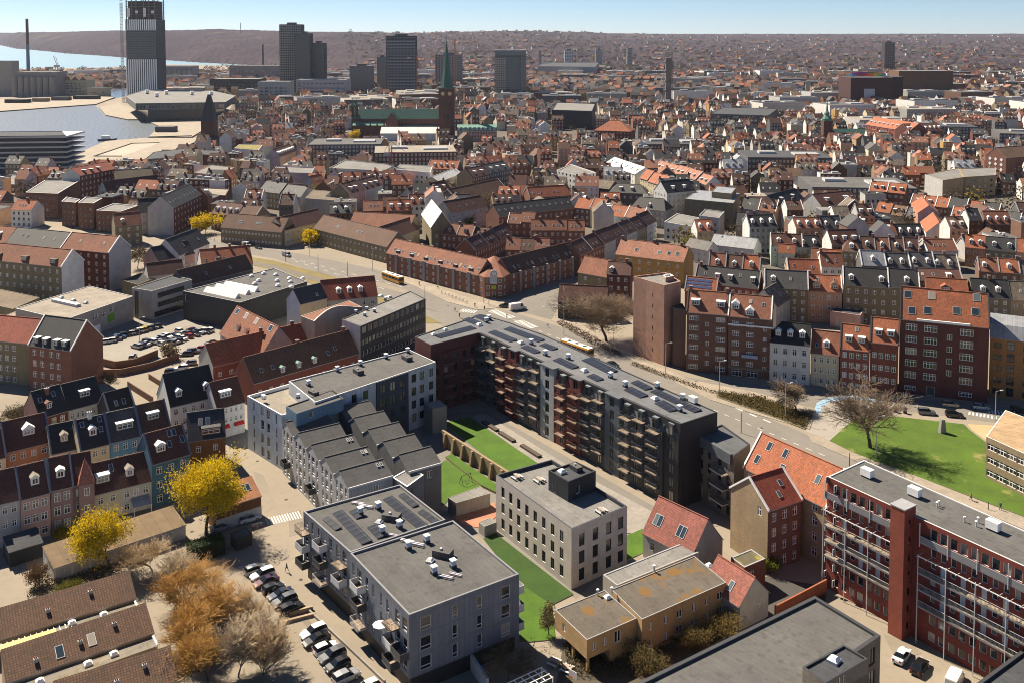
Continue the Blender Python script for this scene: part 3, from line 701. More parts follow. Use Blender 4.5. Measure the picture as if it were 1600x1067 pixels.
# ================================================================ the new housing quarter in the middle
PANEL = mat('panel', (.14, .155, .19), .7, pw=.9, ph=3.1); PANELD = mat('panel', (.075, .085, .11), .7); PANELL = mat('panel', (.40, .41, .42), .7)
LTAN = mat('slabs', (.36, .29, .21))
def base_floor(root, poly, z1, m, ins=.5):
 b = MB(); q = inset(poly, ins); b.prism(q, 0, z1, m); b.build('ground_floor', root)
def side_ops(fr, rows, z0, dz, w, h, style='tall', widths=None):
 return lambda Lg: grid_ops(Lg, fr, rows, z0, dz, w, h, style=style, widths=widths)
def slate_block(label, pts, h, groups, f0, f1, items):
 r = FB('apartment_block', label, 'apartment block', pts, h, PANEL, 'grey',
           sides={0: side_ops(f0[0], 3, 3.5, 3.1, 1.1, 2.1, widths=f0[1]), 1: side_ops(f1[0], 3, 3.4, 3.1, 1.1, 2.2, widths=f1[1])} , par=.35,
           parm=mat('plain', (.2, .2, .21), .6), z=2.9, fm=LGREY, sub=True, group='slate blue apartment blocks')
 poly = [to_local(r, P(p[0], p[1], h)) for p in pts]; base_floor(r, poly, 2.95, BLACK)
 A, B = poly[0], poly[1]; Lg = (B - A).length
 for s, lv, sol in groups:
  for j in lv:
   p, rz = wall_pt(A, B, s * Lg)
   balcony(r, p.x, p.y, 3.1 + 3.1 * j, rz, 3.0, 1.6, DARK if (j + sol) % 2 else LGREY, DARK if (j + sol) % 2 else mat('plain', (.55, .55, .56)), (j + sol) % 3 != 0)
 for kd, u, v, s in items: item(r, kd, u, v, h - .35, s, .6 if kd != 'vent' else 0)
 return r, poly
fb, fpoly = slate_block('slate blue panelled flat-roofed apartment block nearest the camera', [(547, 863), (639, 960), (811, 896), (708, 812)], 13,
 [(.22, (0, 1, 2), 0), (.78, (0, 1, 2), 1), (.93, (1,), 0)], ([.06, .17, .30, .42, .55, .66, .82, .93], [.8, 1.6, 1.2, .7, .7, 1.0, 1.6, 1.6]),
 ([.145, .40, .625, .87], [1.9, 1.0, 1.0, 1.7]),
 [('vent', 667, 847, 1), ('vent', 638, 857, 1), ('shaft', 692, 868, 1), ('dome', 672, 877, 1), ('vent', 708, 886, 1), ('vent', 678, 896, 1),
     ('duct', 651, 851, .8), ('duct', 637, 846, .7), ('duct', 697, 902, .7), ('duct', 712, 898, .6)])
A, B = fpoly[2], fpoly[3]
for z in (6.2, 3.1, 9.3):
 p, rz = wall_pt(A, B, 2.2); balcony(fb, p.x, p.y, z, rz, 3.2, 1.5, LGREY, mat('plain', (.55, .55, .56)), True)
rb_, rpoly = slate_block('slate blue panelled apartment block with solar panels on its flat roof', [(474, 798), (547, 862), (696, 811), (625, 756)], 12.5,
 [(.06, (0, 1, 2), 1), (.45, (0, 1, 2), 0), (.85, (1, 2), 1)], ([.06, .2, .33, .45, .60, .75, .88], [1.6, 1.0, 1.0, 1.6, 1.0, 1.2, 1.6]),
 ([.2, .5, .8], [1.6, 1.0, 1.6]),
 [('vent', 563, 803, 1), ('vent', 591, 795, 1), ('shaft', 612, 811, 1), ('dome', 592, 817, 1), ('vent', 624, 824, 1), ('vent', 597, 833, 1),
     ('duct', 572, 792, .8), ('duct', 560, 787, .7), ('duct', 612, 836, .6)])
for a, b, dp in (((503, 811), (524, 829), 1.7), ((519, 802), (566, 851), 2.6), ((545, 799), (557, 811), 2.2), ((573, 824), (590, 842), 2.6), ((598, 780), (655, 828), 2.6), ((622, 774), (645, 793), 1.7), ((652, 800), (678, 819), 1.7)):
 solar(rb_, a, b, dp * .75, 12.2, tilt=.2)
def saw_row(e0, e1, depth, rowname, front):
 a, b = P(*e0, 10.9), P(*e1, 10.9); st = (b - a) / 4; L_ = st.length
 dx = Vector((-st.y, st.x)).normalized()
 if dx.x < 0: dx = -dx
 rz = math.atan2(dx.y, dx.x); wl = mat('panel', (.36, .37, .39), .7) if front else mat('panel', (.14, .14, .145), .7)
 for i in range(5):
  o = a + st * i; r = empty('town_house', (o.x, o.y, 0), rz)
  ordn = ['rearmost', 'second', 'middle', 'fourth', 'nearest'][i]
  tag(r, f'grey panelled saw-tooth roofed town house, {ordn} of the five in the {rowname} row', 'town house', 'saw-tooth town houses')
  n = Vector((-math.sin(rz), math.cos(rz))); claim([o, o + dx * depth, o + dx * depth + n * L_, o + n * L_])
  lo = []
  if front:
   for s, ww in ((1.5, 1.0), (3.7, 1.5), (5.9, 1.0)):
    for z in (.4, 3.6, 6.4, 8.9): lo.append((s - ww / 2, s + ww / 2, z, z + (2.5 if z < 1 else 2.0 if z < 8 else 1.7), 'tall', WHITE if z < 7 else LGREY))
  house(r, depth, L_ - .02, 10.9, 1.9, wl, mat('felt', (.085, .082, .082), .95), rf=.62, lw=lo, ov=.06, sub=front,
              ops=[(depth * .55, depth * .55 + 1.2, 8.6, 10.2)] if i == 4 else [], style='two')
  rb = MB(); rb.box(-.16, depth + .1, -.12, .1, 10.8, 11.2, LGREY); rb.build('verge', r)
  if front and i in (0, 2): balcony(r, 0, L_ * .5, 3.3, -math.pi / 2, 2.6, 1.5, DARK, DARK, True)
  if i in (2, 3, 4) and front:
   for k in range(2): o2 = obj('skylight', skylight_mesh(.5, 1.1), r, (depth * .82 + k * .8, L_ * .45, 12.5)); o2.rotation_euler = (.25, 0, 0)
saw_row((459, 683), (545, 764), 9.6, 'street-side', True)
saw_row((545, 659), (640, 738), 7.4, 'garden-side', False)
w_ = FB('stair_block', 'small white-roofed stair block at the end of the garden-side saw-tooth row', 'stair block', [(613, 745), (636, 760), (662, 741), (640, 730)], 10.5, PANEL, 'lgrey', par=.15, parm=WHITE,
  sides={1: [(1.2, 2.3, 8, 9.6)]})
PALE = mat('panel', (.47, .50, .53), .7, pw=2.4, ph=3.2)
NAVY = mat('panel', (.035, .05, .08), .6); BLUEP = mat('panel', (.13, .22, .31), .6)
r = FB('apartment_block', 'pale grey apartment block with a navy panelled bay and roof terrace', 'apartment block', [(451, 595), (492, 628), (681, 565), (640, 546)], 15.5, PALE, 'grey',
       sides={1: lambda L_: grid_ops(L_, [.30, .39, .80, .87, .955], 4, 1.9, 3.4, 1.5, 2.1, style='two') + grid_ops(L_, [.53, .61, .69], 4, 1.9, 3.4, 1.5, 2.1, style='two')},
       par=.3, parm=LGREY, fm=DARK, sub=True)
pol = [to_local(r, P(p[0], p[1], 15.5)) for p in [(451, 595), (492, 628), (681, 565), (640, 546)]]
A, B = pol[1], pol[2]; Lg = (B - A).length; d_ = (B - A).normalized(); n_ = Vector((d_.y, -d_.x))
nb = MB(); s0, s1 = Lg * .475, Lg * .745
def _pt(s, o): q = A + d_ * s + n_ * o; return (q.x, q.y)
facade(nb, _pt(s0, .35), _pt(s1, .35), 0, 15.4, NAVY, grid_ops(s1 - s0, 3, 4, 1.9, 3.4, 1.7, 2.2, .3, style='two'), r, 'two', DARK, GLASSB, True)
facade(nb, _pt(s0, 0), _pt(s0, .35), 0, 15.4, NAVY, []); facade(nb, _pt(s1, .35), _pt(s1, 0), 0, 15.4, NAVY, [])
q = [_pt(s0, .35), _pt(s1, .35), _pt(s1, 0), _pt(s0, 0)]; nb.face([(p[0], p[1], 15.4) for p in q], NAVY); nb.build('bay', r)
for kd, u, v in (('vent', 527, 580), ('vent', 563, 571), ('vent', 603, 560), ('shaft', 560, 583), ('shaft', 636, 562), ('vent', 482, 602), ('vent', 637, 551)): item(r, kd, u, v, 15.2, .95)
r2 = FB('apartment_block', 'pale blue corner block with a roof terrace above the narrow street', 'apartment block', [(386, 618), (440, 648), (536, 622), (476, 592)], 13, mat('panel', (.45, .52, .60), .7, pw=2.4, ph=3.2), 'tanf',
  sides={0: lambda L_: grid_ops(L_, [.2, .45, .62, .85], 4, .5, 3.25, 1.3, 2.2, style='tall', widths=[.7, 1.5, 1.5, .7])}, par=.8, parm=WHITE, fm=LGREY, sub=True)
r3 = FB('', '', '', [(447, 634), (463, 646), (537, 622), (519, 609)], 15.2, BLUEP, 'grey', parent=r2, z=12.2, par=.25, parm=DARK, sides={1: [(3.2, 4.4, 13.2, 14.5)]})
for kd, u, v in (('vent', 466, 622), ('shaft', 490, 616), ('hood', 412, 623)): item(r2, kd, u, v, 13 if kd == 'hood' else 15.0, .8)
def garden_wall(name, label, a, b, h, m, t=.5, butt=0, cat='garden wall', claimit=True, cap=None):
 A, B = P(*a), P(*b); L_ = (B - A).length; rz = math.atan2(B.y - A.y, B.x - A.x)
 r = empty(name, (A.x, A.y, 0), rz); tag(r, label, cat)
 mb = MB(); mb.box(0, L_, 0, t, 0, h, m); mb.build('wall', r)
 if cap: c = MB(); c.box(-.05, L_ + .05, -.08, t + .08, h, h + .12, cap); c.build('coping', r)
 if butt:
  bm = MB(); bm.hull([(-.35, -1.0, 0), (.35, -1.0, 0), (.35, -.003, 0), (-.35, -.003, 0)], [(-.35, -.45, h * .95), (.35, -.45, h * .95), (.35, -.003, h * .95), (-.35, -.003, h * .95)], m); me = bm.mesh('buttress')
  for i in range(butt): obj('buttress', me, r, (L_ * (i + .5) / butt, 0, 0))
 return r
OLDW = mat('brick', (.27, .20, .12), .95)
garden_wall('old_wall', 'weathered brick wall with sloping buttresses between the two lawns', (690, 694), (793, 762), 3.6, OLDW, .6, 7)
garden_wall('old_wall', 'tall plastered wall stub where the courtyard wall meets the pale block', (664, 668), (676, 678), 6.5, mat('wall', (.30, .27, .23)), 4.0)
BEIGE = mat('wall', (.50, .455, .40), .9)
r = FB('apartment_block', 'beige flat-roofed apartment block with a black penthouse on its roof terrace', 'apartment block', [(775, 741), (893, 826), (980, 790), (862, 717)], 11.3, BEIGE, 'lgrey',
       sides={0: lambda L_: grid_ops(L_, 8, 3, 1.1, 3.25, 1.15, 2.1, 1.2, 1.6, style='two'), 1: lambda L_: grid_ops(L_, [.18, .42, .66, .88], 3, .9, 3.25, 1.35, 2.3, style='plain')},
       par=.7, parm=mat('plain', (.04, .045, .06)), fm=DARK, sub=True, sill=WHITE)
FB('', '', '', [(857, 734), (888, 752), (931, 735), (900, 720)], 14.6, mat('wall', (.025, .026, .03)), 'slate', parent=r, z=10.5, par=.35, parm=BLACK, sides={0: [(1.2, 2.1, 10.7, 12.8, 'door')], 1: [(2, 3, 11.5, 13, 'plain')]}, pname='penthouse')
item(r, 'dome', 878, 738, 14.3, 1.2); item(r, 'shaft', 900, 733, 14.3, .8)
FURN = mat('plain', (.35, .28, .22))
def terrace_set(root, u, v, z, nm='terrace_furniture'):
 p = to_local(root, P(u, v, z)); mb = MB()
 mb.box(-.9, .9, -.4, .4, .68, .74, FURN)
 for x in (-.8, .8):
  for y in (-.3, .3): mb.box(x - .04, x + .04, y - .04, y + .04, 0, .68, FURN)
 for y in (-.85, .85): mb.box(-.85, .85, y - .18, y + .18, .38, .45, LGREY); mb.box(-.8, -.7, y - .15, y + .15, 0, .38, FURN); mb.box(.7, .8, y - .15, y + .15, 0, .38, FURN)
 w_ = root.matrix_basis @ Vector((p.x, p.y, z)); o = mb.build(nm, None, w_, root.rotation_euler.z); return o
for i, (u, v, lb) in enumerate(((808, 747, 'rear left corner'), (843, 752, 'left of the black penthouse'), (940, 800, 'right end'))):
 tag(terrace_set(r, u, v, 10.6, 'terrace_table'), f'wooden table with benches on the beige block roof terrace, {lb}', 'table', 'terrace tables')
RB = mat('panel', (.095, .022, .02), .7); CH_ = mat('panel', (.045, .047, .052), .7); LG = mat('panel', (.33, .34, .35), .7); SL = mat('panel', (.085, .10, .115), .65); BK = mat('panel', (.02, .021, .024), .7)
Lp = [(648, 526), (673, 539), (748, 520), (1063, 662), (1121, 643), (848, 522), (809, 509), (800, 505), (752, 491)]
HL = 18.3
r = FB('apartment_block', 'long L-shaped charcoal apartment block with rows of balconies facing the courtyard', 'apartment block', Lp, HL, CH_, mat('felt', (.125, .127, .135), .95), par=.2, parm=DARK,
       walls={0: RB, 1: RB, 2: BK, 3: BK}, z=0)
pol = [to_local(r, P(p[0], p[1], HL)) for p in Lp]
A, B = pol[1], pol[2]; L_ = (B - A).length; d_ = (B - A).normalized(); n_ = Vector((d_.y, -d_.x)); rzA = math.atan2(d_.y, d_.x)
def add_face(A, B, z0, z1, m, ops, off, name, style='plain', fm=DARK):
 d = (B - A).normalized(); n = Vector((d.y, -d.x)); a = A + n * off; b = B + n * off; mb = MB()
 facade(mb, a, b, z0, z1, m, ops, r, style, fm, GLASS, True); facade(mb, A, a, z0, z1, m, []); facade(mb, b, B, z0, z1, m, [])
 mb.face([(a.x, a.y, z1), (b.x, b.y, z1), (B.x, B.y, z1), (A.x, A.y, z1)], m); mb.build(name, r)
add_face(A, B, 0, 15.6, RB, grid_ops(L_, [.12, .3, .5, .68, .86], 5, .9, 3.0, 1.3, 2.1), .25, 'bay')
for j in range(1, 5):
 for s in (.33, .72):
  p, rz = wall_pt(A + n_ * .25, B + n_ * .25, s * L_); balcony(r, p.x, p.y, 3.0 * j + .2, rz, 3.4, 1.4, RB, mat('plain', (.16, .05, .045)))
A, B = pol[2], pol[3]; L_ = (B - A).length; d_ = (B - A).normalized(); n_ = Vector((d_.y, -d_.x))
REDM = mat('panel', (.14, .03, .025), .6)
segs = [(0, .13, SL, 0, .35), (.13, .20, RB, 0, .9), (.20, .245, REDM, 1, .3), (.245, .385, SL, 0, .5), (.385, .455, LG, 2, .55), (.455, .535, RB, 0, .95), (.535, .585, REDM, 1, .35),
  (.585, .70, CH_, 0, .6), (.70, .765, SL, 2, .4), (.765, .94, CH_, 0, .75), (.94, .998, BK, 0, .3)]
for i, (a, b, m, tw, off) in enumerate(segs):
 pa, pb = A + d_ * (a * L_), A + d_ * (b * L_); sl = (b - a) * L_; nc = max(1, int(sl / 3.3))
 ztop = 15.2 if not tw else HL - .1
 ops = grid_ops(sl, nc, 5 if not tw else 6, .8, 2.98, 1.5 if nc > 1 or sl > 3 else 1.0, 2.15, .2)
 add_face(pa, pb, 0, ztop, m, ops, off + (.55 if tw else 0), 'bay', 'two')
 if tw != 2 and i != 10:
  nb = max(1, int(sl / 4.2)); dep = 1.4
  for j in range(1, 6):
   for k in range(nb):
    s = (k + .5) / nb * sl; zz = 2.98 * j + .15 + (.9 if k % 2 else 0) - (.4 if nb > 1 else 0)
    if tw: zz -= 1.0
    if zz > 16.2: continue
    p, rz = wall_pt(pa + n_ * (off + (.55 if tw else 0)), pb + n_ * (off + (.55 if tw else 0)), s)
    balcony(r, p.x, p.y, zz, rz, min(3.2, sl / nb * .86), dep, m, mat('plain', (.10, .10, .11)) if m not in (RB, REDM) else mat('plain', (.2, .06, .05)))
 if not tw: # sloping top storey with box dormers
  mb = MB(); q0, q1 = pa + n_ * (off * .8), pb + n_ * (off * .8); t0, t1 = pa - n_ * .6, pb - n_ * .6
  mm = mat('metal', (.07, .072, .078), .5) if m not in (RB,) else mat('metal', (.11, .03, .025), .5)
  mb.face([(q0.x, q0.y, 15.2), (q1.x, q1.y, 15.2), (t1.x, t1.y, HL + .02), (t0.x, t0.y, HL + .02)], mm)
  mb.face([(q1.x, q1.y, 15.2), (pb.x, pb.y, 15.2), (t1.x, t1.y, HL)], mm); mb.face([(q0.x, q0.y, 15.2), (t0.x, t0.y, HL), (pa.x, pa.y, 15.2)], mm)
  mb.build('sloping_storey', r)
  for k in range(max(1, int(sl / 3.4))):
   s = (k + .5) / max(1, int(sl / 3.4)) * sl; p, rz = wall_pt(pa, pb, s); db = MB(); hw = .75
   db.box(-hw, hw, -off - .1, .4, 15.25, 17.75, SL, mat('plain', (.16, .18, .2)), True); o = db.build('box_dormer', r, (p.x, p.y, 0), rz)
   put_window(o, 0, -off - .16, 15.4, 0, 1.2, 2.1, 'plain', DARK, GLASS)
 else:
  mb = MB(); mb.box(0, sl, -off - .85, .5, HL - .08, HL + .12, mat('felt', (.11, .115, .125))); p, rz = wall_pt(pa, pb, 0); mb.build('tower_roof', r, (p.x, p.y, 0), rz)
for kd, u, v, s in (('dome', 677, 524, 1), ('dome', 749, 509, 1.3), ('vent', 760, 504, 1), ('vent', 764, 500, 1), ('dome', 814, 537, 1.3), ('vent', 830, 538, 1), ('vent', 852, 555, 1), ('vent', 888, 561, 1), ('dome', 913, 580, 1.3),
     ('vent', 954, 590, 1), ('vent', 977, 604, 1), ('vent', 1027, 606, 1), ('dome', 1023, 624, 1.3), ('vent', 1067, 624, 1), ('hood', 1083, 629, 1.2), ('vent', 1062, 642, 1), ('dome', 696, 516, 1)):
 item(r, kd, u, v, HL - .2, s)
for a, b, dp in (((688, 529), (745, 514), 2.6), ((722, 500), (742, 508), 2.4), ((739, 495), (758, 503), 2.4), ((762, 520), (797, 535), 2.4), ((786, 515), (840, 535), 2.6), ((813, 543), (834, 553), 2.2), ((842, 540), (862, 548), 2.2),
                  ((863, 563), (893, 577), 2.4), ((908, 563), (950, 584), 3.0), ((916, 588), (932, 596), 2.2), ((974, 609), (1000, 622), 2.4), ((985, 598), (1008, 610), 2.2), ((1015, 612), (1085, 645), 2.2), ((1022, 630), (1046, 644), 2.6)):
 solar(r, a, b, dp, HL - .2, tilt=.25)
r = FB('apartment_block', 'grey brick annex with three balconies between the L-shaped block and red-roofed house', 'apartment block', [(1090, 677), (1147, 711), (1172, 693), (1128, 662)], 14.2, mat('brick', (.15, .135, .115)), mat('felt', (.09, .093, .10)),
       sides={0: lambda L_: grid_ops(L_, [.12, .34, .62, .85], 4, .9, 3.1, 1.2, 2.1)}, par=.25, parm=DARK, fm=DARK, sub=True)
pol = [to_local(r, P(*p, 14.2)) for p in [(1090, 677), (1147, 711)]]; L_ = (pol[1] - pol[0]).length
for j in range(1, 4): p, rz = wall_pt(pol[0], pol[1], L_ * .68); balcony(r, p.x, p.y, 3.1 * j + .2, rz, 4.4, 1.6, LGREY, DARK)
mb = MB(); p, rz = wall_pt(pol[0], pol[1], 0); mb.box(.2, L_ * .95, -.5, .3, 12.0, 14.25, SL, mat('felt', (.10, .11, .12))); mb.build('attic_storey', r, (p.x, p.y, 0), rz)
item(r, 'hood', 1111, 668, 14, 1.1)
# ================================================================ right foreground
H('town_house', 'orange-tiled brick street house with skylights beside the gallery building', 'house', (1163, 728), (1292, 791), 12, 10, 5.7, 'tan', 'orange', ops=[(17, 18.2, 1.2, 2.9), (17, 18.2, 4.2, 5.9), (17, 18.2, 7.2, 8.9), (20.2, 21.4, 1.2, 2.9), (20.2, 21.4, 4.2, 5.9), (20.2, 21.4, 7.2, 8.9), (20.2, 21.2, 10.2, 11.2), (17, 18.2, 10.0, 11.4), (1.0, 2.1, 9.6, 11.1)],
  sky=[(.1, .3), (.16, .75), (.36, .75), (.40, .35), (.8, .5)], verge='white', sub=True, skl=1.9, skw=1.1)
H('town_house', 'tan brick rear wing with a blank gable and dark red roof', 'house', (1200, 796), (1252, 779), 12, 10, 4.0, 'brown', 'red', ops=None, cols=3, rows=4, wh=1.7, wallL='tan', lw=[(7.3, 8.3, 10.0, 11.7)], sky=[(.5, .3), (.7, .6)], verge='white', sub=True)
H('cottage', 'small red-tiled house with paired skylights beside the L-shaped block', 'house', (1005, 830), (1081, 869), 5, 9.2, 5.4, 'offwhite', mat('tile', (.30, .10, .075), .85), cols=3, rows=1, z0=2.2, sky=[(.14, .42), (.22, .42), (.62, .42), (.70, .42)], skl=2.2, skw=1.0, wallR='grey', verge=None, sub=True, hip=(0, 0))
H('cottage', 'little red-tiled outbuilding with a peeling white gable', 'house', (1100, 908), (1156, 945), 4.4, 7, 3.6, 'concrete', mat('tile', (.32, .11, .08), .85), sky=[(.62, .35)], skl=1.8, skw=1.0, wallR='offwhite', rw=[(4.5, 5.3, 2.3, 3.1)])
r = FB('garage', 'small shed with a mossy yellow flat roof beside the tan gable', 'shed', [(1142, 870), (1163, 886), (1196, 872), (1174, 857)], 5.0, 'rbrown', mat('felt', (.10, .09, .05), .95, moss=(.30, .22, .03)), sides={1: [(.8, 2.6, 2.5, 3.9, 'three')]}, par=.1, sub=True, parm=GREY)
YB = mat('brick', (.40, .265, .125), .9)
MOSS = mat('felt', (.105, .088, .07), .95, moss=(.17, .085, .012))
r = FB('low_house', 'low yellow brick house with a mossy felt roof and an open carport corner', 'house', [(867, 952), (917, 999), (995, 965), (945, 921)], 5.6, YB, MOSS, z=2.4, par=.1, parm=GREY, pw=.15, sub=True, style='two', fm=WHITE,
       sides={0: [(2.3, 3.1, 3.4, 4.7)], 1: [(1.1, 1.8, 3.3, 4.7), (3.3, 4.0, 3.3, 4.7), (5.6, 6.9, 2.9, 4.9)]})
pol = [to_local(r, P(*p, 5.6)) for p in [(867, 952), (917, 999), (995, 965), (945, 921)]]
mb = MB(); mb.prism([pol[0].lerp(pol[3], .45), pol[1].lerp(pol[2], .45), pol[2], pol[3]], 0, 2.4, YB); mb.face([(p.x, p.y, 2.39) for p in pol[::-1]], YB); mb.build('ground_floor', r)
for p in (pol[1], pol[0].lerp(pol[1], .55)):
 mb = MB(); q = p.lerp(pol[3], .04); mb.box(q.x - .2, q.x + .2, q.y - .2, q.y + .2, 0, 2.39, YB); mb.build('pillar', r)
item(r, 'dome', 949, 934, 5.5, .9); item(r, 'pipe', 934, 930, 5.5, 1.2)
r = FB('low_house', 'long low yellow brick house with a mossy flat roof behind the bushes', 'house', [(955, 920), (1003, 967), (1135, 909), (1085, 868)], 6.2, YB, MOSS, par=.12, parm=GREY, pw=.15, sub=True, style='two', fm=WHITE,
       sides={1: lambda L_: grid_ops(L_, [.1, .27, .43, .6, .76, .92], 2, .9, 2.7, .8, 1.4, widths=[.8, .8, 1.3, .8, .8, 1.3])})
item(r, 'pipe', 956, 927, 6.1, 1.2); item(r, 'dome', 1108, 884, 6.1, .9); item(r, 'pipe', 1022, 893, 6.1, 1.3)
FB('low_house', 'low annex with a bare grey roof behind the yellow brick house', 'house', [(942, 897), (964, 914), (1092, 862), (1070, 846)], 5.8, 'concrete', 'lgrey', par=.1, parm=GREY, sides={1: []})
GB = mat('brick', (.19, .038, .026), .85)
GP = [(1293, 744), (1690, 925), (1748, 893), (1350, 718)]; GH = 20.5
Lr = (P(*GP[1], GH) - P(*GP[0], GH)).length
gops = []
tower0, tower1 = 14.6, 18.6
for base_ in (0.6, 19.4):
 n = 8 if base_ < 1 else 13
 for i in range(n):
  s = base_ + 1.0 + i * 1.72
  if base_ < 1 and s > 14: continue
  for z in (.9, 3.7): gops.append((s - .1, s + 1.1, z, z + 1.5, 'plain'))
  gops.append((s, s + .95, 15.0, 16.4, 'plain'))
  for z in (6.6, 9.4, 12.2): gops.append((s, s + .9, z + (.05 if i % 2 else .9), z + 2.1, 'door' if i % 2 else 'plain', WHITE, mat('plain', (.55, .57, .58)) if i % 2 else GLASS))
  gops.append((s - .2, s + 1.1, 17.8, 19.7, 'plain'))
r = FB('apartment_block', 'dark red brick gallery-access building with white railings and a stair tower', 'apartment block', GP, GH, GB, 'grey', sides={0: gops}, par=.15, parm=LGREY, fm=WHITE, sub=True)
pol = [to_local(r, P(*p, GH)) for p in GP]; A, B = pol[0], pol[1]; d_ = (B - A).normalized(); n_ = Vector((d_.y, -d_.x)); rzG = math.atan2(d_.y, d_.x)
def gal(s0, s1, z, dep=1.3, panel=False):
 p = A + d_ * s0; mb = MB(); mb.box(0, s1 - s0, -dep, 0, z - .18, z, GREY, LTAN); o = mb.build('gallery', r, (p.x, p.y, 0), rzG)
 rl = MB(); rm = WHITE; rl.box(0, s1 - s0, -dep - .03, -dep + .03, z + 1.0, z + 1.05, LGREY); rl.box(0, s1 - s0, -dep - .03, -dep + .03, z + .05, z + .1, GREY)
 if panel: rl.box(0, s1 - s0, -dep - .02, -dep + .02, z + .1, z + 1.0, mat('plain', (.20, .20, .21)))
 else:
  for i in range(int((s1 - s0) / .2)): x = i * .2; rl.box(x, x + .05, -dep - .015, -dep + .015, z + .1, z + 1.0, mat('plain', (.17, .17, .18)), bottom=False)
 rl.build('railing', o)
for s0, s1 in ((.3, 14.2), (19.0, Lr - .2)):
 for z in (6.5, 9.3, 12.1): gal(s0, s1, z)
 gal(s0, s1, 17.2, 1.0, True)
 n = int((s1 - s0) / 4.4)
 for i in range(n + 1):
  p = A + d_ * (s0 + i * (s1 - s0) / n) + n_ * 1.36; mb = MB(); mb.box(-.06, .06, -.06, .06, 0, 15.2, LGREY); mb.build('post', r, (p.x, p.y, 0), rzG)
  p = A + d_ * (s0 + i * (s1 - s0) / n) + n_ * 1.06; mb = MB(); mb.box(-.06, .06, -.06, .06, 16.4, GH - .1, LGREY); mb.build('post', r, (p.x, p.y, 0), rzG)
 mb = MB(); p = A + d_ * s0
 mb.box(0, s1 - s0, -1.45, -1.38, 14.9, 15.05, WHITE)
 for i in range(int((s1 - s0) / 1.7)): mb.box(i * 1.7, i * 1.7 + .06, -2.0, 0, 15.05, 15.12, LGREY)
 mb.build('pergola', r, (p.x, p.y, 0), rzG)
p = A + d_ * tower0; mb = MB(); facade(mb, (0, -2.6), (2.6, -2.6), 0, GH + 1.6, mat('brick', (.24, .06, .035)), [], r); facade(mb, (2.6, -2.6), (2.6, .5), 0, GH + 1.6, GB, [(1.2, 1.9, 1.5 + 2.9 * k, 2.7 + 2.9 * k) for k in range(7)], r, 'plain', WHITE, None, True)
facade(mb, (2.6, .5), (0, .5), 0, GH + 1.6, GB, []); facade(mb, (0, .5), (0, -2.6), 0, GH + 1.6, GB, [(.5, 1.1, 2.0 + 2.9 * k, 3.2 + 2.9 * k) for k in range(7)], r, 'plain', WHITE, None, True)
mb.box(-.1, 2.7, -2.7, .6, GH + 1.6, GH + 1.8, GREY); mb.build('stair_tower', r, (p.x, p.y, 0), rzG)
for kd, u, v, s in (('hood', 1355, 745, 1.3), ('hood', 1429, 775, 1.3), ('hood', 1552, 828, 1.3), ('pipe', 1464, 792, 1), ('pipe', 1467, 790, 1), ('pipe', 1507, 815, 1), ('pipe', 1525, 822, 1), ('pipe', 1528, 816, 1), ('pipe', 1542, 823, 1)): item(r, kd, u, v, GH - .15, s)
TAUPE = mat('brick', (.20, .17, .14), .9)
r = FB('flat_building', 'wide flat-roofed taupe building at the bottom edge, with a roof lantern', 'building', [(905, 1110), (1060, 1210), (1376, 992), (1273, 930)], 9, TAUPE, 'grey', par=.4, parm=DARK, pw=.6, sub=True, fm=DARK,
       sides={1: lambda L_: [(L_ - 3.0, L_ - 1.4, 5.2, 7.9, 'two'), (L_ - 3.0, L_ - 1.4, 1.6, 4.3, 'two')], 2: [(2.0, 4.0, 4.5, 7.5, 'two')]})
FB('', '', '', [(1254, 1041), (1290, 1066), (1356, 1028), (1318, 1006)], 10.8, TAUPE, 'slate', parent=r, z=8.5, par=.3, parm=DARK, sides={1: [(2.2, 4.2, 9.0, 10.4, 'two')]}, pname='lantern')
item(r, 'dome', 1303, 1033, 10.5, 1.3)
FB('flat_building', 'dark felt-roofed corner of a building at the lower right edge', 'building', [(1480, 1100), (1560, 1150), (1680, 1060), (1600, 1012)], 8, TAUPE, 'slate', par=.4, parm=DARK, pw=.5)
OFB = mat('brick', (.27, .21, .13));
r = FB('office_slab', 'three-storey brick office slab with a ribbed tan roof at the right edge', 'office building', [(1541, 681), (1640, 726), (1700, 688), (1571, 640)], 9.6, OFB, mat('metal', (.40, .27, .15), .8, sw=1.2), par=.05, parm=WHITE, pw=.2, sub=True, fm=WHITE,
       sides={0: lambda L_: grid_ops(L_, 6, 3, .8, 3.0, 2.6, 1.5, .3, style='three')})
# ================================================================ terraced houses
RW = dict(orange='orange-tiled', red='red-tiled', rust='rust-tiled', brown='brown-tiled', maroon='dark red-tiled', pink='pale red-tiled', tan='tan-tiled', bslate='black-roofed', gslate='grey-slated', zinc='zinc-roofed',
          white='white-roofed', copper='green copper-roofed', eternit='grey-brown roofed', dmetal='dark metal-roofed', black='black-roofed', slate='dark-roofed', grey='grey-roofed', lgrey='pale grey-roofed', tanf='tan flat-roofed', brownf='brown flat-roofed', mossy='mossy-roofed')
WW = dict(white='white', offwhite='off-white', cream='cream', yellow='yellow', ochre='ochre', orange='orange', peach='peach', pink='pink', mauve='mauve', grey='grey', dgrey='dark grey', black='black', olive='olive brick', tan='tan brick',
          yellowb='yellow brick', red='red brick', dred='dark red brick', brown='brown brick', rbrown='red-brown brick', pinkb='pink brick', blue='blue', teal='teal', sky='bright blue', concrete='concrete grey', lilac='lilac', mint='pale green', lblue='pale blue', lgrey='light grey')
ORD = ['first', 'second', 'third', 'fourth', 'fifth', 'sixth', 'seventh', 'eighth', 'ninth', 'tenth', 'eleventh', 'twelfth']
MID = []      # mid-distance houses (for landmarks in labels)
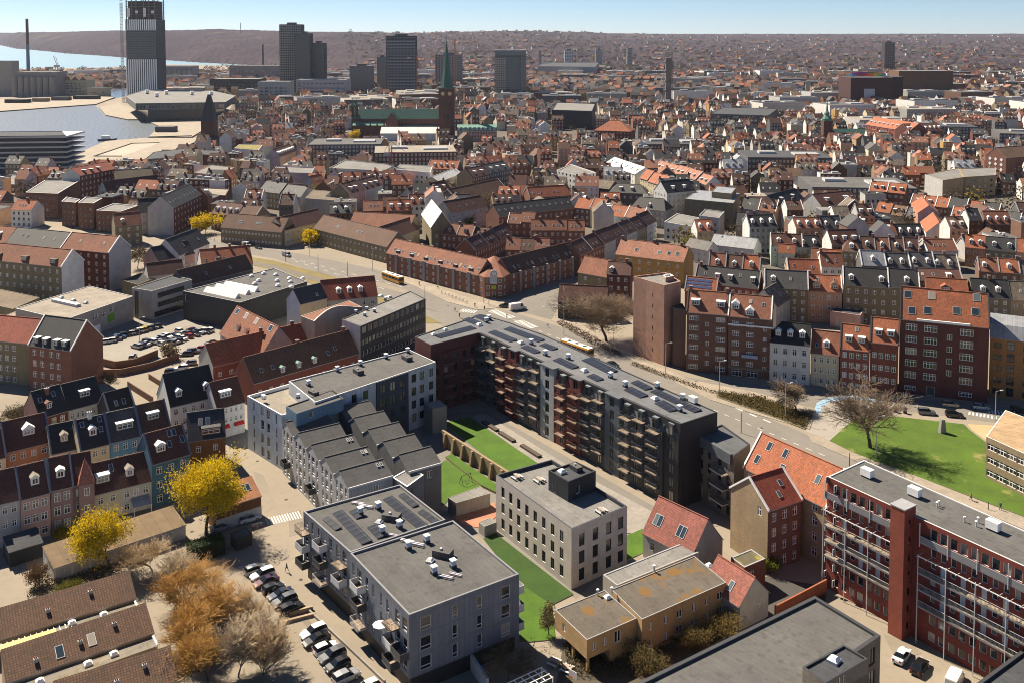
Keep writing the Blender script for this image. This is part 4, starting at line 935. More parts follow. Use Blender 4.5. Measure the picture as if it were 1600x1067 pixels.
def auto(rng, w, d, h, k, detail=1):
 """random but repeatable windows, dormers, skylights and chimneys"""
 k.setdefault('cols', max(1, int(w / 2.5))); k.setdefault('rows', max(1, int(h / 3.0)))
 if 'dorm' not in k:
  n = int(w / 3.6); c = rng.random()
  k['dorm'] = [((i + .5) / n, .25) for i in range(n)] if c < .45 and n else []
  k.setdefault('dk', rng.choice(['gable', 'gable', 'box', 'hip']))
  if not k['dorm'] and c < .85: k.setdefault('sky', [(s, .45) for s in ([.3, .45, .6] if w > 9 else [.35, .6])])
 k.setdefault('chim', [(rng.choice([.06, .94, .5]), .5)] if rng.random() < .7 else [])
 if rng.random() < .35: k.setdefault('verge', rng.choice(['white', 'grey', 'grey']))
 return k
def ROW(desc, E0, E1, h, d, rh, specs, name='terraced_house', cat='house', group=None, seed=0, world=None, **kw):
 rng = random.Random(seed + int(E0[0]) * 7 + int(E0[1]))
 a, b = (Vector(E0), Vector(E1)) if world else (P(*E0, h), P(*E1, h))
 L_ = (b - a).length; dv = (b - a) / L_; rz = math.atan2(dv.y, dv.x); tot = sum(s[2] if len(s) > 2 else 1 for s in specs); x = 0; out = []
 nrm = Vector((-dv.y, dv.x))
 for i, s in enumerate(specs):
  w = L_ * (s[2] if len(s) > 2 else 1) / tot; o = dict(kw); o.update(s[3] if len(s) > 3 else {})
  hh = o.pop('h', h) + (rng.uniform(-.5, .5) if len(specs) > 1 else 0); dd = o.pop('d', d); rr = o.pop('rh', rh); sh = o.pop('shift', 0)
  p = a + dv * x + nrm * sh; r = empty(name, (p.x, p.y, 0), rz)
  lab = o.pop('label', None) or (f"{RW.get(s[1], 'tiled')} house, {ORD[i]} from left in {desc}" if len(specs) > 1 else f"{RW.get(s[1], 'tiled')} {WW.get(s[0], 'plain')} house {desc}")
  tag(r, lab, o.pop('cat', cat), group or (desc if len(specs) > 1 else None))
  claim([p, p + dv * w, p + dv * w + nrm * dd, p + nrm * dd])
  house(r, w - .02, dd, hh, rr, s[0], s[1], **auto(rng, w, dd, hh, o)); out.append(r); x += w
  MID.append(r)
 return out
G_ = 'coloured terraced houses at the left edge'
def HH(label, E0, E1, h, d, rh, wall, roof, **k): return H('terraced_house', label, 'house', E0, E1, h, d, rh, wall, roof, k.pop('group', G_), sub=k.pop('sub', True), **k)
HH('grey-white terraced house cut off by the left edge, above the dark carport', (-46, 796), (31, 778), 9, 9, 4.5, 'lgrey', 'maroon', cols=5, rows=3, ww=.9, wh=1.4, dorm=[(.45, .3)], dk='box', dwall='white', verge='slate')
HH('dusky pink terraced house with one dormer, second from the left edge', (32, 779), (78, 767), 9, 9, 4.6, 'pink', 'maroon', cols=3, rows=3, ww=1.2, wh=1.6, dorm=[(.55, .3)], dk='hip', droof='tanf', verge='slate')
HH('mauve-grey terraced house with a white gabled dormer beside the corner turret', (79, 765), (114, 757), 9, 9, 4.6, 'mauve', 'maroon', cols=2, rows=3, ww=1.2, wh=1.8, dorm=[(.5, .3)], verge='slate')
r = HH('narrow grey house with a hipped red turret roof among the coloured terraces', (114, 757), (144, 751), 8.8, 9, 4.4, 'mauve', 'maroon', cols=2, rows=3, ww=1.0, wh=1.5)
mb = MB(); a = [(1.0, -1.5, 0), (3.9, -1.5, 0), (3.9, -.003, 0), (1.0, -.003, 0)]; mb.hull(a, [(x, y, 9.0) for x, y, z in a], wallmat('mauve'), bottom=False); t_ = mb.build('turret', r)
mb = MB(); q = [(.8, -1.7, 9.0), (4.1, -1.7, 9.0), (4.1, .5, 9.0), (.8, .5, 9.0)]; ap = (2.45, 2.3, 13.2)
for i in range(4): mb.face([q[i], q[(i + 1) % 4], ap], mat('tile', (.36, .13, .085)))
mb.build('turret_roof', t_); put_window(t_, 2.45, -1.56, 6.7, 0, 1.1, 1.6, 'two'); put_window(t_, 2.45, -1.56, 3.2, 0, 1.1, 1.6, 'two')
HH('low pale yellow terraced house with a wide white dormer', (145, 772), (188, 761), 6, 9, 4.4, 'cream', 'maroon', cols=2, rows=2, dorm=[(.42, .28)], dk='box', dw=2.6, sky=[(.8, .7)], skl=1.8)
r = HH('low cream terraced house with a glazed porch roof over its door', (188, 761), (237, 749), 6, 9, 4.4, 'offwhite', 'maroon', cols=3, rows=2, dorm=[(.35, .28)], dk='hip', droof='tanf')
mb = MB(); mb.face([(2.0, -2.6, 2.2), (5.6, -2.6, 2.2), (5.6, -.01, 3.2), (2.0, -.01, 3.2)], mat('metal', (.3, .32, .36), .3, sw=.9)); mb.face([(2.0, -.01, 3.1), (5.6, -.01, 3.1), (5.6, -2.6, 2.1), (2.0, -2.6, 2.1)], GREY)
for x in (2.05, 5.5): mb.box(x, x + .1, -2.55, -2.45, 0, 2.15, WHITE)
mb.build('porch_roof', r)
HH('teal-blue terraced house with a white gabled dormer beside the big yellow tree', (237, 724), (297, 707), 9.6, 9, 4.8, 'teal', 'maroon', cols=3, rows=3, ww=1.2, wh=1.6, dorm=[(.3, .28)], dw=1.9, sky=[(.55, .45), (.62, .8), (.74, .8), (.9, .5)], skl=1.6, verge='slate')
HH('cream house at the left edge behind the grey-white terrace', (-50, 726), (9, 712), 8.5, 9, 4.5, 'cream', 'maroon', cols=3, rows=3, dorm=[.5], verge='slate')
HH('bright orange terraced house with a dark red roof and white dormer', (9, 705), (79, 688), 8.6, 9, 5, 'orange', 'maroon', cols=4, rows=3, dorm=[(.55, .35)], dw=2.4, dk='hip', verge='slate', cornice='orange')
HH('black-roofed terraced house squeezed between the orange and pale yellow houses', (80, 708), (125, 698), 7.4, 9, 4.6, 'cream', 'bslate', cols=3, rows=2, dorm=[(.5, .3)], dk='hip', droof='tanf', dwall='cream', verge='slate')
HH('pale yellow terraced house with a blue-black roof and three windows under the eaves', (126, 702), (171, 691), 8.4, 9, 5, 'cream', 'bslate', cols=3, rows=3, dorm=[(.5, .35)], dk='hip', sky=[(.2, .8), (.8, .5), (.82, .85)], verge='slate', chim=[(.5, .5, 'white')])
HH('bright blue terraced house with a large boxy dormer', (172, 690), (219, 679), 8.4, 9, 5, 'sky', 'gslate', cols=3, rows=3, dorm=[(.55, .3)], dk='box', dw=3.6, dwall='cream', verge='slate')
HH('brown-tiled terraced house with a wide white dormer beside the white gabled house', (221, 677), (266, 666), 8.4, 9, 5, 'offwhite', 'brown', cols=3, rows=3, dorm=[(.5, .38)], dk='box', dw=2.6, verge='slate')
r = HH('wood-clad house with a dark metal roof and rooftop balcony', (294, 688), (352, 680), 8.4, 9, 4.6, mat('panel', (.22, .095, .03), .8), 'dmetal', cols=2, rows=2, sky=[(.35, .6), (.55, .6)], skl=1.8, skw=1.0, dorm=[(.62, .1)], dk='box', dw=4.0, dwall='ochre', droof='dmetal')
HH('dark brick gabled house with a red dormered roof beside the brown courtyard garden', (62, 652), (106, 639), 8.5, 9, 5, 'dred', 'bslate', cols=3, rows=3, dorm=[(.4, .2)], dwall='dred', droof='rust', wallL='mauve', sky=[(.2, .6), (.7, .7)], chim=[(.5, .4)])
HH('white cottage with a black slate roof and boxy dormer', (107, 639), (160, 625), 7, 9, 5, 'white', 'bslate', cols=6, rows=2, ww=.8, dorm=[(.55, .3)], dk='box', dw=2.4)
HH('small house with a nearly black roof and two skylights beside the yard walls', (172, 650), (212, 639), 5.5, 8, 4.6, 'dgrey', 'black', cols=2, rows=1, sky=[(.35, .45), (.65, .45)], skl=1.5, verge='grey')
HH('tall white gabled house with a smooth black roof and two dormers', (266, 634), (338, 617), 9, 10, 6.4, 'white', 'black', cols=5, rows=3, ww=1.1, dorm=[(.22, .2), (.82, .2)], dk='hip', wallL='white', sky=[])
r = HH('white shop house with a dark red-brown roof and red awnings', (339, 637), (382, 626), 8, 9, 5, 'white', 'maroon', cols=5, rows=2, z0=3.6, dz=2.4, wh=1.3, ww=.7, dorm=[(.4, .3)], dk='box', dw=2.8)
for s in (.25, .78):
 mb = MB(); x = r['w'] * s; mb.hull([(x - 1.2, -.8, 2.5), (x + 1.2, -.8, 2.5), (x + 1.2, -.003, 2.5), (x - 1.2, -.003, 2.5)], [(x - 1.2, -.75, 2.7), (x + 1.2, -.75, 2.7), (x + 1.2, -.003, 3.3), (x - 1.2, -.003, 3.3)], mat('plain', (.55, .02, .02))); mb.build('awning', r)
r = H('garage_row', 'long low garage row with a ribbed tan roof below the coloured terraces', 'garage', (84, 888), (290, 820), 2.7, 7.5, 1.0, 'offwhite', mat('metal', (.17, .115, .06), .9, sw=2.2), shed=True, ov=.2)
Lg_ = r['w']
mb = MB(); mb.box(0, 2.5, -.05, 0, .05, 2.3, mat('panel', (.42, .41, .40), .8, pw=.3)); me_ = mb.mesh('garage_door')
for i in range(int(Lg_ / 3.1)): obj('garage_door', me_, r, (.4 + i * 3.1, -.004, 0))
r = H('studio', 'low studio with a copper-orange roof and wood-clad upper wall beside the narrow street', 'building', (338, 797), (408, 775), 4.4, 5, 2.4, mat('panel', (.20, .08, .025), .8, pw=.25), mat('metal', (.40, .17, .075), .8, sw=.5), sky=[(.4, .5), (.5, .5), (.72, .55), (.82, .55)], skl=1.8, skw=1.0, shed=True, ov=.1)
mb = MB(); mb.box(-.05, r['w'] + .05, -.06, -.003, 0, 2.4, wallmat('offwhite')); mb.build('plinth', r)
r = H('carport', 'dark lean-to carport with white posts at the foot of the grey-white house', 'carport', (14, 862), (66, 846), 3, 5, .8, 'black', 'slate', shed=True)
BT = mat('tile', (.135, .068, .036), .85, tw=.42, th=.42, ms=.09)
YS = mat('plain', (.55, .42, .10), .6)
for i, (e0, e1, lab) in enumerate((((-70, 1020), (212, 934), 'rearmost'), ((10, 1067), (240, 988), 'middle'), ((90, 1122), (276, 1062), 'nearest'))):
 r = H('low_terrace', f'low brown-tiled monopitch terrace at the bottom left, {lab} of the three', 'terrace', e0, e1, 3.5, 5.2, 2.3, 'tan', BT, 'brown-tiled monopitch terraces', shed=True, ov=.2, sky=[[], [(.36, .35), (.58, .4)], []][i], skl=2.2, skw=1.2, verge=None)
 w_ = r['w']; mb = MB(); mb.box(0 if i else w_ * .47, w_ - .3, -3.0, -.25, 2.6, 3.0, mat('wall', (.3, .25, .18)), mat('felt', (.19, .165, .13), .95, moss=(.15, .11, .03))); mb.box(w_ - .35, w_ - .1, -3.1, 0, 2.6, 3.35, WHITE); mb.build('flat_roof', r)
 mb = MB(); mb.box(0 if i else w_ * .47, w_ - .3, -2.9, -.35, 0, 2.6, wallmat('tan')); mb.build('extension', r)
 if i == 0:
  mb = MB(); x0 = w_ * .2
  for k in range(14): mb.box(x0 + k * .85, x0 + k * .85 + .12, -3.2, -.3, 3.0, 3.14, WHITE)
  mb.build('pergola', r); mb = MB(); mb.box(x0 + .1, x0 + 8.8, -2.8, -1.0, 3.15, 3.19, YS); mb.build('canopy_sheet', r)
 ex = [(.62, -1.0), (.8, -1.4)] if i == 0 else [(.52, -1.6), (.2, -1.8), (.7, -1.4)]
 for s, y in ex: obj('rooflight', item_mesh('dome'), r, (w_ * s, y, 3.0))
 for s, t in ((.2, .3), (.5, .4), (.75, .6)): obj('chimney', chimney_mesh(.5, .5, GREY), r, (w_ * s, 5.2 * t, 3.5 + 2.3 * t))
# ================================================================ brick street front on the right
G_ = 'street front houses on the right'
H('tenement', 'brown brick tenement with paired casements beside the pink windowless tower', 'tenement', (1073, 487), (1137, 492), 18, 11, 5, 'brown', 'rust', G_, ops=grid_ops(12.2, [.17, .81], 6, 1.0, 2.9, 2.7, 1.45, style='four') + grid_ops(12.2, [.49], 5, 2.4, 2.9, 1.1, 1.3, style='two'), dorm=[(.2, .3), (.82, .3)], dk='box', dw=2.4, verge='dark', sub=True, chim=[(.06, .5), (.96, .5)])
r = H('tenement', 'brown brick tenement with a curved white dormer above its bay', 'tenement', (1138, 493), (1205, 499), 18, 11, 5, 'brown', 'rust', G_, ops=grid_ops(12.4, [.17, .50], 5, 3.4, 2.9, 2.0, 1.5, style='three') + grid_ops(12.4, [.84], 5, 2.6, 2.9, 1.0, 1.2, style='two') + [(1.2, 4, .3, 2.4, 'three'), (5.5, 8.5, .3, 2.4, 'three')], dorm=[(.15, .3), (.5, .05)], dw=2.2, dk='hip', verge='white', sky=[(.5, .7), (.8, .6)], sub=True)
mb = MB(); mb.box(-.1, 12.6, -.3, -.003, 15.3, 15.7, WHITE); mb.build('cornice', r); mb = MB(); mb.box(4.0, 8.6, -.9, -.7, 6.2, 7.1, mat('plain', (.30, .40, .55))); mb.build('banner', r)
mb = MB(); mb.box(0, 12.4, -.06, -.004, 0, .3, wallmat('olive')); mb.box(0, 12.4, -.06, -.004, 2.5, 3.1, wallmat('olive')); mb.build('shopfront', r)
H('town_house', 'white stucco townhouse with a black mansard roof and three dormers', 'house', (1203, 534), (1266, 540), 11.5, 10, 4.6, 'white', 'black', G_, cols=4, rows=3, z0=1.2, dz=3.5, ww=1.2, wh=1.8, dorm=[(.2, .3), (.5, .3), (.8, .3)], hip=(3, 0), verge=None, cornice=True, sub=True)
H('town_house', 'narrow pale yellow townhouse with a single white dormer', 'house', (1267, 550), (1311, 555), 9.5, 10, 5, 'cream', 'rust', G_, cols=4, rows=3, ww=.95, wh=1.6, dorm=[(.55, .25)], sub=True, sky=[(.2, .3)])
H('town_house', 'lower red brick townhouse with two flat dormers, beside a taller matching one', 'house', (1313, 543), (1359, 548), 12, 10, 5.4, 'red', 'orange', G_, cols=4, rows=4, ww=1.1, wh=1.6, dorm=[(.28, .25), (.72, .25)], dk='box', dw=1.8, sub=True, verge='dark', sky=[(.55, .8)])
H('town_house', 'taller red brick townhouse with two flat dormers beside the large dark red tenement', 'house', (1360, 533), (1404, 538), 14.4, 10, 5.4, 'red', 'orange', G_, cols=4, rows=4, z0=2.9, ww=1.1, wh=1.6, dorm=[(.28, .25), (.72, .25)], dk='box', dw=1.8, sub=True, verge='dark')
L_ = 25.2
op = []
for c, w_ in ((.115, 2.9), (.31, 3.3), (.67, 3.3), (.885, 2.9)):
 for j in range(6):
  if j == 0 and c == .31: continue
  op.append((c * L_ - w_ / 2, c * L_ + w_ / 2, 1.0 + j * 3.35, 1.0 + j * 3.35 + (1.3 if j == 0 else 1.9), 'four'))
for j in range(1, 5): op.append((.475 * L_, .475 * L_ + 1.3, 2.9 + j * 3.3, 4.5 + j * 3.3, 'two'))
op.append((.28 * L_, .28 * L_ + 2.2, .1, 2.6, 'door'))
r = H('tenement', 'large dark red brick tenement with an orange roof and big skylights', 'tenement', (1407, 497), (1546, 511), 21, 12, 7.4, 'dred', 'orange', G_, ops=op, sky=[(.13, .25), (.31, .3), (.64, .38), (.85, .4), (.08, .75), (.36, .78), (.87, .85)], skl=2.2, skw=1.9, sub=True, verge='dark')
mb = MB(); mb.box(r['w'] * .19, r['w'] * .79, -.35, .15, 20.7, 21.25, WHITE); mb.build('cornice', r)
r = H('office_block', 'ochre brick block with a curved zinc roof at the right edge', 'building', (1547, 527), (1625, 537), 16.4, 13, 5, mat('brick', (.36, .17, .055)), 'zinc', G_, ops=grid_ops(14, [.10, .18, .62, .70], 5, .8, 3.2, .95, 1.6, style='plain') + grid_ops(14, [.37], 5, .6, 3.2, 1.9, 2.4), mans=(2.0, 3.2), sub=True, fm=DARK)
PT = mat('brick', (.40, .225, .16), .9)
r = FB('brick_tower', 'tall pink brick tower without windows on its street faces', 'tower', [(990, 432), (1010, 438), (1038, 446), (1064, 440), (1040, 426)], 24.6, PT, 'lgrey', par=.5, sides={1: [(2.6, 2.95, 3.0 + 3.4 * k, 4.2 + 3.4 * k, 'plain', BLACK) for k in range(6)]}, parm=PT, walls={0: mat('brick', (.30, .17, .125))})
FB('', '', '', [(1036, 430), (1040, 434), (1053, 431), (1047, 428)], 25.6, PT, 'slate', parent=r, par=.6, parm=WHITE, pname='slab_wall')
r = FB('brick_block', 'low dark passage block joining the pink tower to the brown tenement', 'building', [(1050, 478), (1053, 481), (1072, 484), (1066, 474)], 18, mat('brick', (.13, .075, .055)), 'slate', par=.3)
H('dark_house', 'black gabled house with a red roof beside the leafless tree on the corner', 'house', (872, 470), (948, 474), 6.5, 9, 4.6, 'black', 'maroon', rw=[], cols=0, sky=[], wallL='black')
H('tenement', 'narrow dark red brick house with a turreted corner behind the junction', 'tenement', (948, 428), (985, 430), 13, 9, 3.4, 'dred', 'maroon', cols=3, rows=4, dorm=[(.2, .1)], dwall='dred', droof='white', chim=[(.8, .5)], wallL='olive')
H('tenement', 'grey-rendered house with a hipped roof left of the dark red corner house', 'tenement', (903, 425), (948, 433), 10, 10, 5, 'olive', 'rust', cols=2, rows=3, wallL='olive', hip=(0, 0))
H('ochre_house', 'long ochre house with a pinkish tiled roof and four roof windows', 'house', (962, 397), (1068, 410), 10, 12, 5, 'ochre', 'pink', cols=7, rows=3, z0=.8, ww=1.1, wh=1.5, sky=[(.28, .4), (.62, .4), (.76, .42), (.88, .45)], skl=1.7, skw=1.4, chim=[(.02, .5), (.5, .5), (.9, .5)])
# ================================================================ brick corner block with the clock
CB = 'rbrown'; G_ = 'brick corner block with the clock'
Lc = (P(747, 430, 8) - P(604, 395, 8)).length; n = 14
ops = grid_ops(Lc, n, 3, .7, 2.6, 1.1, 1.35, .5, style='two')
r = H('corner_block', 'long red-brown brick street wing of the clock corner block, left side', 'apartment block', (604, 395), (747, 430), 8, 10, 5, CB, 'rust', G_, ops=ops, sky=[((i + .5) / 22, .3) for i in range(22) if i % 4], skl=1.5, dorm=[], chim=[(.15, .6), (.4, .6), (.7, .6)], hip=(0, 0))
for i in range(6):
 x = Lc * (i + .75) / 6.3; mb = MB(); mb.box(x - .7, x + .7, -.5, -.003, 0, 8.3, mat('plain', (.24, .23, .23)), GREY); mb.build('bay', r)
 mb = MB(); mb.box(x - .9, x + .9, .4, 2.2, 8.2, 9.7, DARK, GREY); mb.build('box_dormer', r)
Lc2 = (P(905, 400, 8) - P(797, 428, 8)).length
r = H('corner_block', 'long red-brown brick side-street wing of the clock corner block, right side', 'apartment block', (797, 428), (905, 400), 8, 10, 5, CB, 'brown', G_, ops=grid_ops(Lc2, 12, 3, .7, 2.6, 1.1, 1.35, .5, style='two'), sky=[((i + .5) / 16, .3) for i in range(16) if i % 3], skl=1.5, dorm=[], chim=[(.3, .6), (.7, .6)])
for i in range(5):
 x = Lc2 * (i + .7) / 5.3; mb = MB(); mb.box(x - .6, x + .6, -.5, -.003, 0, 8.3, mat('plain', (.24, .23, .23)), GREY); mb.build('bay', r)
r = FB('corner_house', 'chamfered brick corner with a round clock and grey gable facing the junction', 'building', [(747, 430), (757, 434), (786, 434), (797, 428), (800, 410), (745, 412)], 8, CB, 'brown', par=.1, sides={0: [(1.0, 2.6, .8, 2.3), (1.0, 2.6, 3.4, 4.9), (1.0, 2.6, 6.0, 7.4)], 1: [(.6, 2.0, .8, 2.3, 'two'), (.6, 2.0, 3.4, 4.9, 'two'), (.6, 2, 6.0, 7.4, 'two'), (5.2, 6.6, 3.4, 4.9, 'two'), (5.2, 6.6, 6.0, 7.4, 'two'), (5.2, 6.6, .8, 2.3, 'two'), (3.0, 4.3, .1, 2.4, 'door')], 2: [(.8, 2.2, .8, 2.3), (.8, 2.2, 3.4, 4.9), (.8, 2.2, 6, 7.4)]}, style='two')
A, B = to_local(r, P(757, 434, 8)), to_local(r, P(786, 434, 8)); mid = (A + B) / 2; rzc = math.atan2(B.y - A.y, B.x - A.x)
mb = MB(); GRC = mat('plain', (.42, .44, .47)); ring = [(1.35 * math.cos(t), 1.35 * math.sin(t)) for t in [math.pi * i / 10 for i in range(11)]]
pts = [(-1.35, 3.2)] + [(x, 9.4 + y) for x, y in reversed(ring)][0:0] + [(-1.35, 9.4)] + [(x, 9.4 + y) for x, y in ring[::-1]] + [(1.35, 3.2)]
mb.face([(x, -.5, z) for x, z in [(-1.35, 5.6), (1.35, 5.6)] + [(x, 9.6 + y) for x, y in ring]], GRC); mb.face([(x, -.1, z) for x, z in ([(-1.35, 5.6), (1.35, 5.6)] + [(x, 9.6 + y) for x, y in ring])[::-1]], GRC)
prof = [(-1.35, 5.6), (1.35, 5.6)] + [(x, 9.6 + y) for x, y in ring]
for (a, c), (b, e) in zip(prof, prof[1:] + prof[:1]): mb.face([(a, -.1, c), (b, -.1, e), (b, -.5, e), (a, -.5, c)], GRC)
cg = mb.build('clock_gable', r, (mid.x, mid.y, 0), rzc)
mb = MB(); rg = lambda R_, y: [(R_ * math.cos(i * math.pi / 12), y, 9.6 + R_ * math.sin(i * math.pi / 12)) for i in range(24)]
mb.face(rg(1.0, -.56), BLACK); mb.face(rg(.85, -.58), WHITE); mb.face(rg(.45, -.6), BLACK); mb.face(rg(.3, -.62), WHITE); mb.build('clock_face', cg)
mb = MB(); mb.box(-.9, .9, -.4, -.05, 3.6, 5.0, mat('plain', (.35, .42, .03))); mb.build('green_panel', r, (mid.x, mid.y, 0), rzc)
mb = MB(); pc = [to_local(r, P(u, v, 8)) for u, v in [(747, 430), (757, 434), (786, 434), (797, 428), (800, 410), (745, 412)]]; ap = to_local(r, P(772, 400, 13));
for i in range(6): mb.face([(pc[i].x, pc[i].y, 8), (pc[(i + 1) % 6].x, pc[(i + 1) % 6].y, 8), (ap.x, ap.y, 13)], roofmat('rust'))
mb.build('hipped_roof', r)
# ================================================================ left middle distance
def ten(label, E0, E1, h, d, rh, wall, roof, **k): return H('tenement', label, 'tenement', E0, E1, h, d, rh, wall, roof, **k)
ten('red-brown brick tenement with a dark attic storey and white-banded gable', (45, 538), (111, 547), 13, 12, 6.5, 'rbrown', 'bslate', ops=grid_ops(12.9, [.15, .36, .62, .81], 4, .8, 3.1, 1.3, 1.7), dorm=[(.15, .05), (.36, .05), (.62, .05), (.81, .05)], dk='box', dwall='dgrey', wallR='rbrown', verge='white', sub=True, mans=None)
ten('olive brick tenement with a red roof at the left edge', (-75, 524), (45, 536), 12.6, 12, 5, 'olive', 'red', ops=grid_ops(23.8, 9, 4, .8, 3.0, 1.3, 1.6, 1), sub=True)
ten('olive brick terrace with balconies and a white end gable at the left edge', (-60, 401), (96, 417), 14, 11, 5, 'olive', 'rust', cols=14, rows=4, wallR='white', dorm=[(.1, .1), (.35, .1), (.62, .1), (.9, .1)], dk='box', dw=2.6, dwall='olive', droof='brownf', verge='white')
ten('red-brown brick tenement with a tall white end gable behind the olive terrace', (95, 388), (170, 395), 15.5, 12, 5, 'dred', 'rust', cols=6, rows=5, wallR='lgrey', verge='white', sky=[(.3, .5), (.8, .5)])
ten('dark-roofed tenement between the white end gables, left edge', (10, 379), (94, 388), 15, 12, 5, 'dred', 'bslate', cols=8, rows=4, sky=[(.2, .5), (.3, .5), (.6, .5), (.8, .5)])
ten('rust-roofed tenement with two dormers at the far left edge', (-60, 373), (9, 379), 15, 12, 5, 'brown', 'rust', cols=6, rows=4, dorm=[(.5, .3), (.75, .3)])
CW = mat('wall', (.36, .335, .30), .95)
r = FB('workshop', 'old concrete workshop with a wide tan roof and painted green panel', 'workshop', [(24, 482), (100, 500), (208, 463), (140, 447)], 8.6, CW, 'tanf', par=.2, parm=LGREY, pw=.25,
       sides={1: [(12, 14.6, 5.0, 6.8, 'four'), (15.6, 17.6, 5.0, 6.8, 'three'), (19.5, 21.2, 5.6, 7.4, 'three'), (8, 10, .1, 2.0, 'door')]})
A = to_local(r, P(100, 500, 8.6)); B = to_local(r, P(208, 463, 8.6)); p, rz = wall_pt(A, B, 0)
mb = MB(); mb.box(18.2, 21.4, -.05, -.004, 2.6, 5.2, mat('plain', (.12, .33, .02))); mb.build('green_panel', r, (p.x, p.y, 0), rz)
mb = MB(); mb.box(12.6, 15, -.05, -.004, .3, 3.0, WHITE); mb.build('white_panel', r, (p.x, p.y, 0), rz)
p, rz = wall_pt(to_local(r, P(84, 470, 8.6)), to_local(r, P(146, 484, 8.6)), 0); mb = MB(); mb.box(0, 13.5, -.9, .9, 8.4, 9.3, LGREY, mat('plain', (.7, .7, .72))); mb.build('ridge_light', r, (p.x, p.y, 0), rz)
for u, v in ((96, 466), (115, 470), (134, 474)): item(r, 'dome', u, v, 8.5, 1.1)
FB('workshop', 'lower workshop wing with glazed lean-to at its left end', 'workshop', [(-20, 505), (60, 520), (100, 505), (24, 487)], 6, CW, mat('felt', (.22, .18, .13)), par=.1)
FB('workshop', 'small brown-roofed yard building at the left edge', 'workshop', [(-40, 470), (20, 483), (62, 465), (0, 452)], 5, 'olive', 'brownf', par=.1)
r = FB('office_building', 'small grey office with dark ribbon windows beside the car park', 'office building', [(206, 450), (237, 455), (300, 437), (270, 430)], 10.4, 'concrete', 'slate', par=.3, sides={1: [(1.0, 14.5, .6, 2.6, 'four'), (2.5, 14.5, 3.9, 5.7, 'four'), (2.5, 14.5, 7.2, 9.0, 'four')], 0: [(1.2, 3.2, .5, 9.5, 'plain')]}, fm=DARK)
DH = mat('panel', (.04, .042, .046), .8, pw=1.2)
r = FB('exhibition_hall', 'large charcoal windowless hall with white sawtooth rooflights', 'hall', [(286, 455), (375, 473), (480, 440), (428, 419)], 10, DH, 'grey', par=.3, parm=GREY, sides={0: [(1.0, 2.4, 6.4, 9.0, 'plain', WHITE)]})
for u, v in ((393, 433), (412, 429), (431, 431), (452, 437), (473, 437), (404, 440), (433, 440), (454, 442), (434, 448), (455, 450), (398, 445)): item(r, 'round', u, v, 9.7, .95)
for a, b in (((322, 455), (372, 466)), ((338, 450), (388, 460)), ((352, 446), (402, 456))):
 A, B = to_local(r, P(*a, 9.7)), to_local(r, P(*b, 9.7)); Ls = (B - A).length; mb = MB(); W_ = mat('plain', (.75, .75, .73), .4)
 mb.hull([(0, -1.3, 0), (Ls, -1.3, 0), (Ls, 1.0, 0), (0, 1.0, 0)], [(0, .1, 1.5), (Ls, .1, 1.5), (Ls, .6, 1.5), (0, .6, 1.5)], W_); mb.build('sawtooth_light', r, (A.x, A.y, 9.7), math.atan2(B.y - A.y, B.x - A.x))
H('town_house', 'steep rust-roofed house with square skylights beside the car park', 'house', (344, 520), (408, 556), 6, 11.5, 7.4, 'concrete', 'rust', cols=6, rows=1, z0=1.5, sky=[(.08, .85), (.3, .85), (.55, .85), (.88, .85)], skl=1.9, skw=1.9, shut=True, dorm=[(.3, .3), (.5, .3), (.8, .35)], dwall='offwhite', droof='rust', dw=1.4)
H('long_house', 'long orange-roofed brick house behind the pale apartment block, rear range', 'house', (333, 572), (486, 536), 6, 10, 5, 'red', 'orange', cols=9, rows=1, z0=2.5, ww=1.2, wh=1.4, chim=[(.55, .5), (.88, .5)], wallL='lgrey')
r = H('long_house', 'long brown-roofed brick house with three small dormers behind the pale apartment block', 'house', (396, 598), (560, 551), 7, 10, 5.6, 'red', 'brown', cols=10, rows=1, z0=3.4, ww=1.0, wh=1.2, dorm=[(.27, .05), (.42, .05), (.57, .05)], dk='gable', dw=1.3, dwall='offwhite', droof='copper', sky=[(.1, .35), (.2, .35), (.72, .3), (.8, .4)], chim=[(.5, .55), (.95, .5)])
r = FB('gable_wall_house', 'tall beige house with a blank curved party wall', 'house', [(470, 494), (491, 502), (566, 480), (545, 470)], 13.5, mat('wall', (.40, .335, .27)), 'rust', par=.1)
p0 = to_local(r, P(491, 502, 13.5)); p1 = to_local(r, P(566, 480, 13.5)); Ls = (p1 - p0).length; p, rz = wall_pt(p0, p1, 0); mb = MB(); n = 12; top = [(Ls * i / n, 13.45 + 2.6 * math.sin(math.pi * (i / n) ** .8) ** 1.3) for i in range(n + 1)]
mb.face([(x, 0.02, z) for x, z in [(0, 13.4), (Ls, 13.4)] + top[::-1]], mat('wall', (.40, .335, .27))); mb.face([(x, .5, z) for x, z in top + [(Ls, 13.4), (0, 13.4)]], mat('wall', (.40, .335, .27)))
for (xa, za), (xb, zb) in zip(top, top[1:]): mb.face([(xa, .02, za), (xb, .02, zb), (xb, .5, zb), (xa, .5, za)], LGREY)
mb.build('party_gable', r, (p.x, p.y, 0), rz)
for s, z in ((.1, 8), (.25, 9), (.4, 10), (.55, 11), (.7, 12), (.25, 5), (.4, 6), (.7, 8)):
 mb = MB(); mb.box(Ls * s - .15, Ls * s + .15, -.03, -.004, z, z + .3, BLACK); mb.build('vent_hole', r, (p.x, p.y, 0), rz)
H('town_house', 'cream house with a smooth black roof tucked behind the beige party wall', 'house', (469, 475), (511, 465), 11.5, 8, 4, 'cream', 'slate', wallL='lblue', sky=[(.7, .3)])
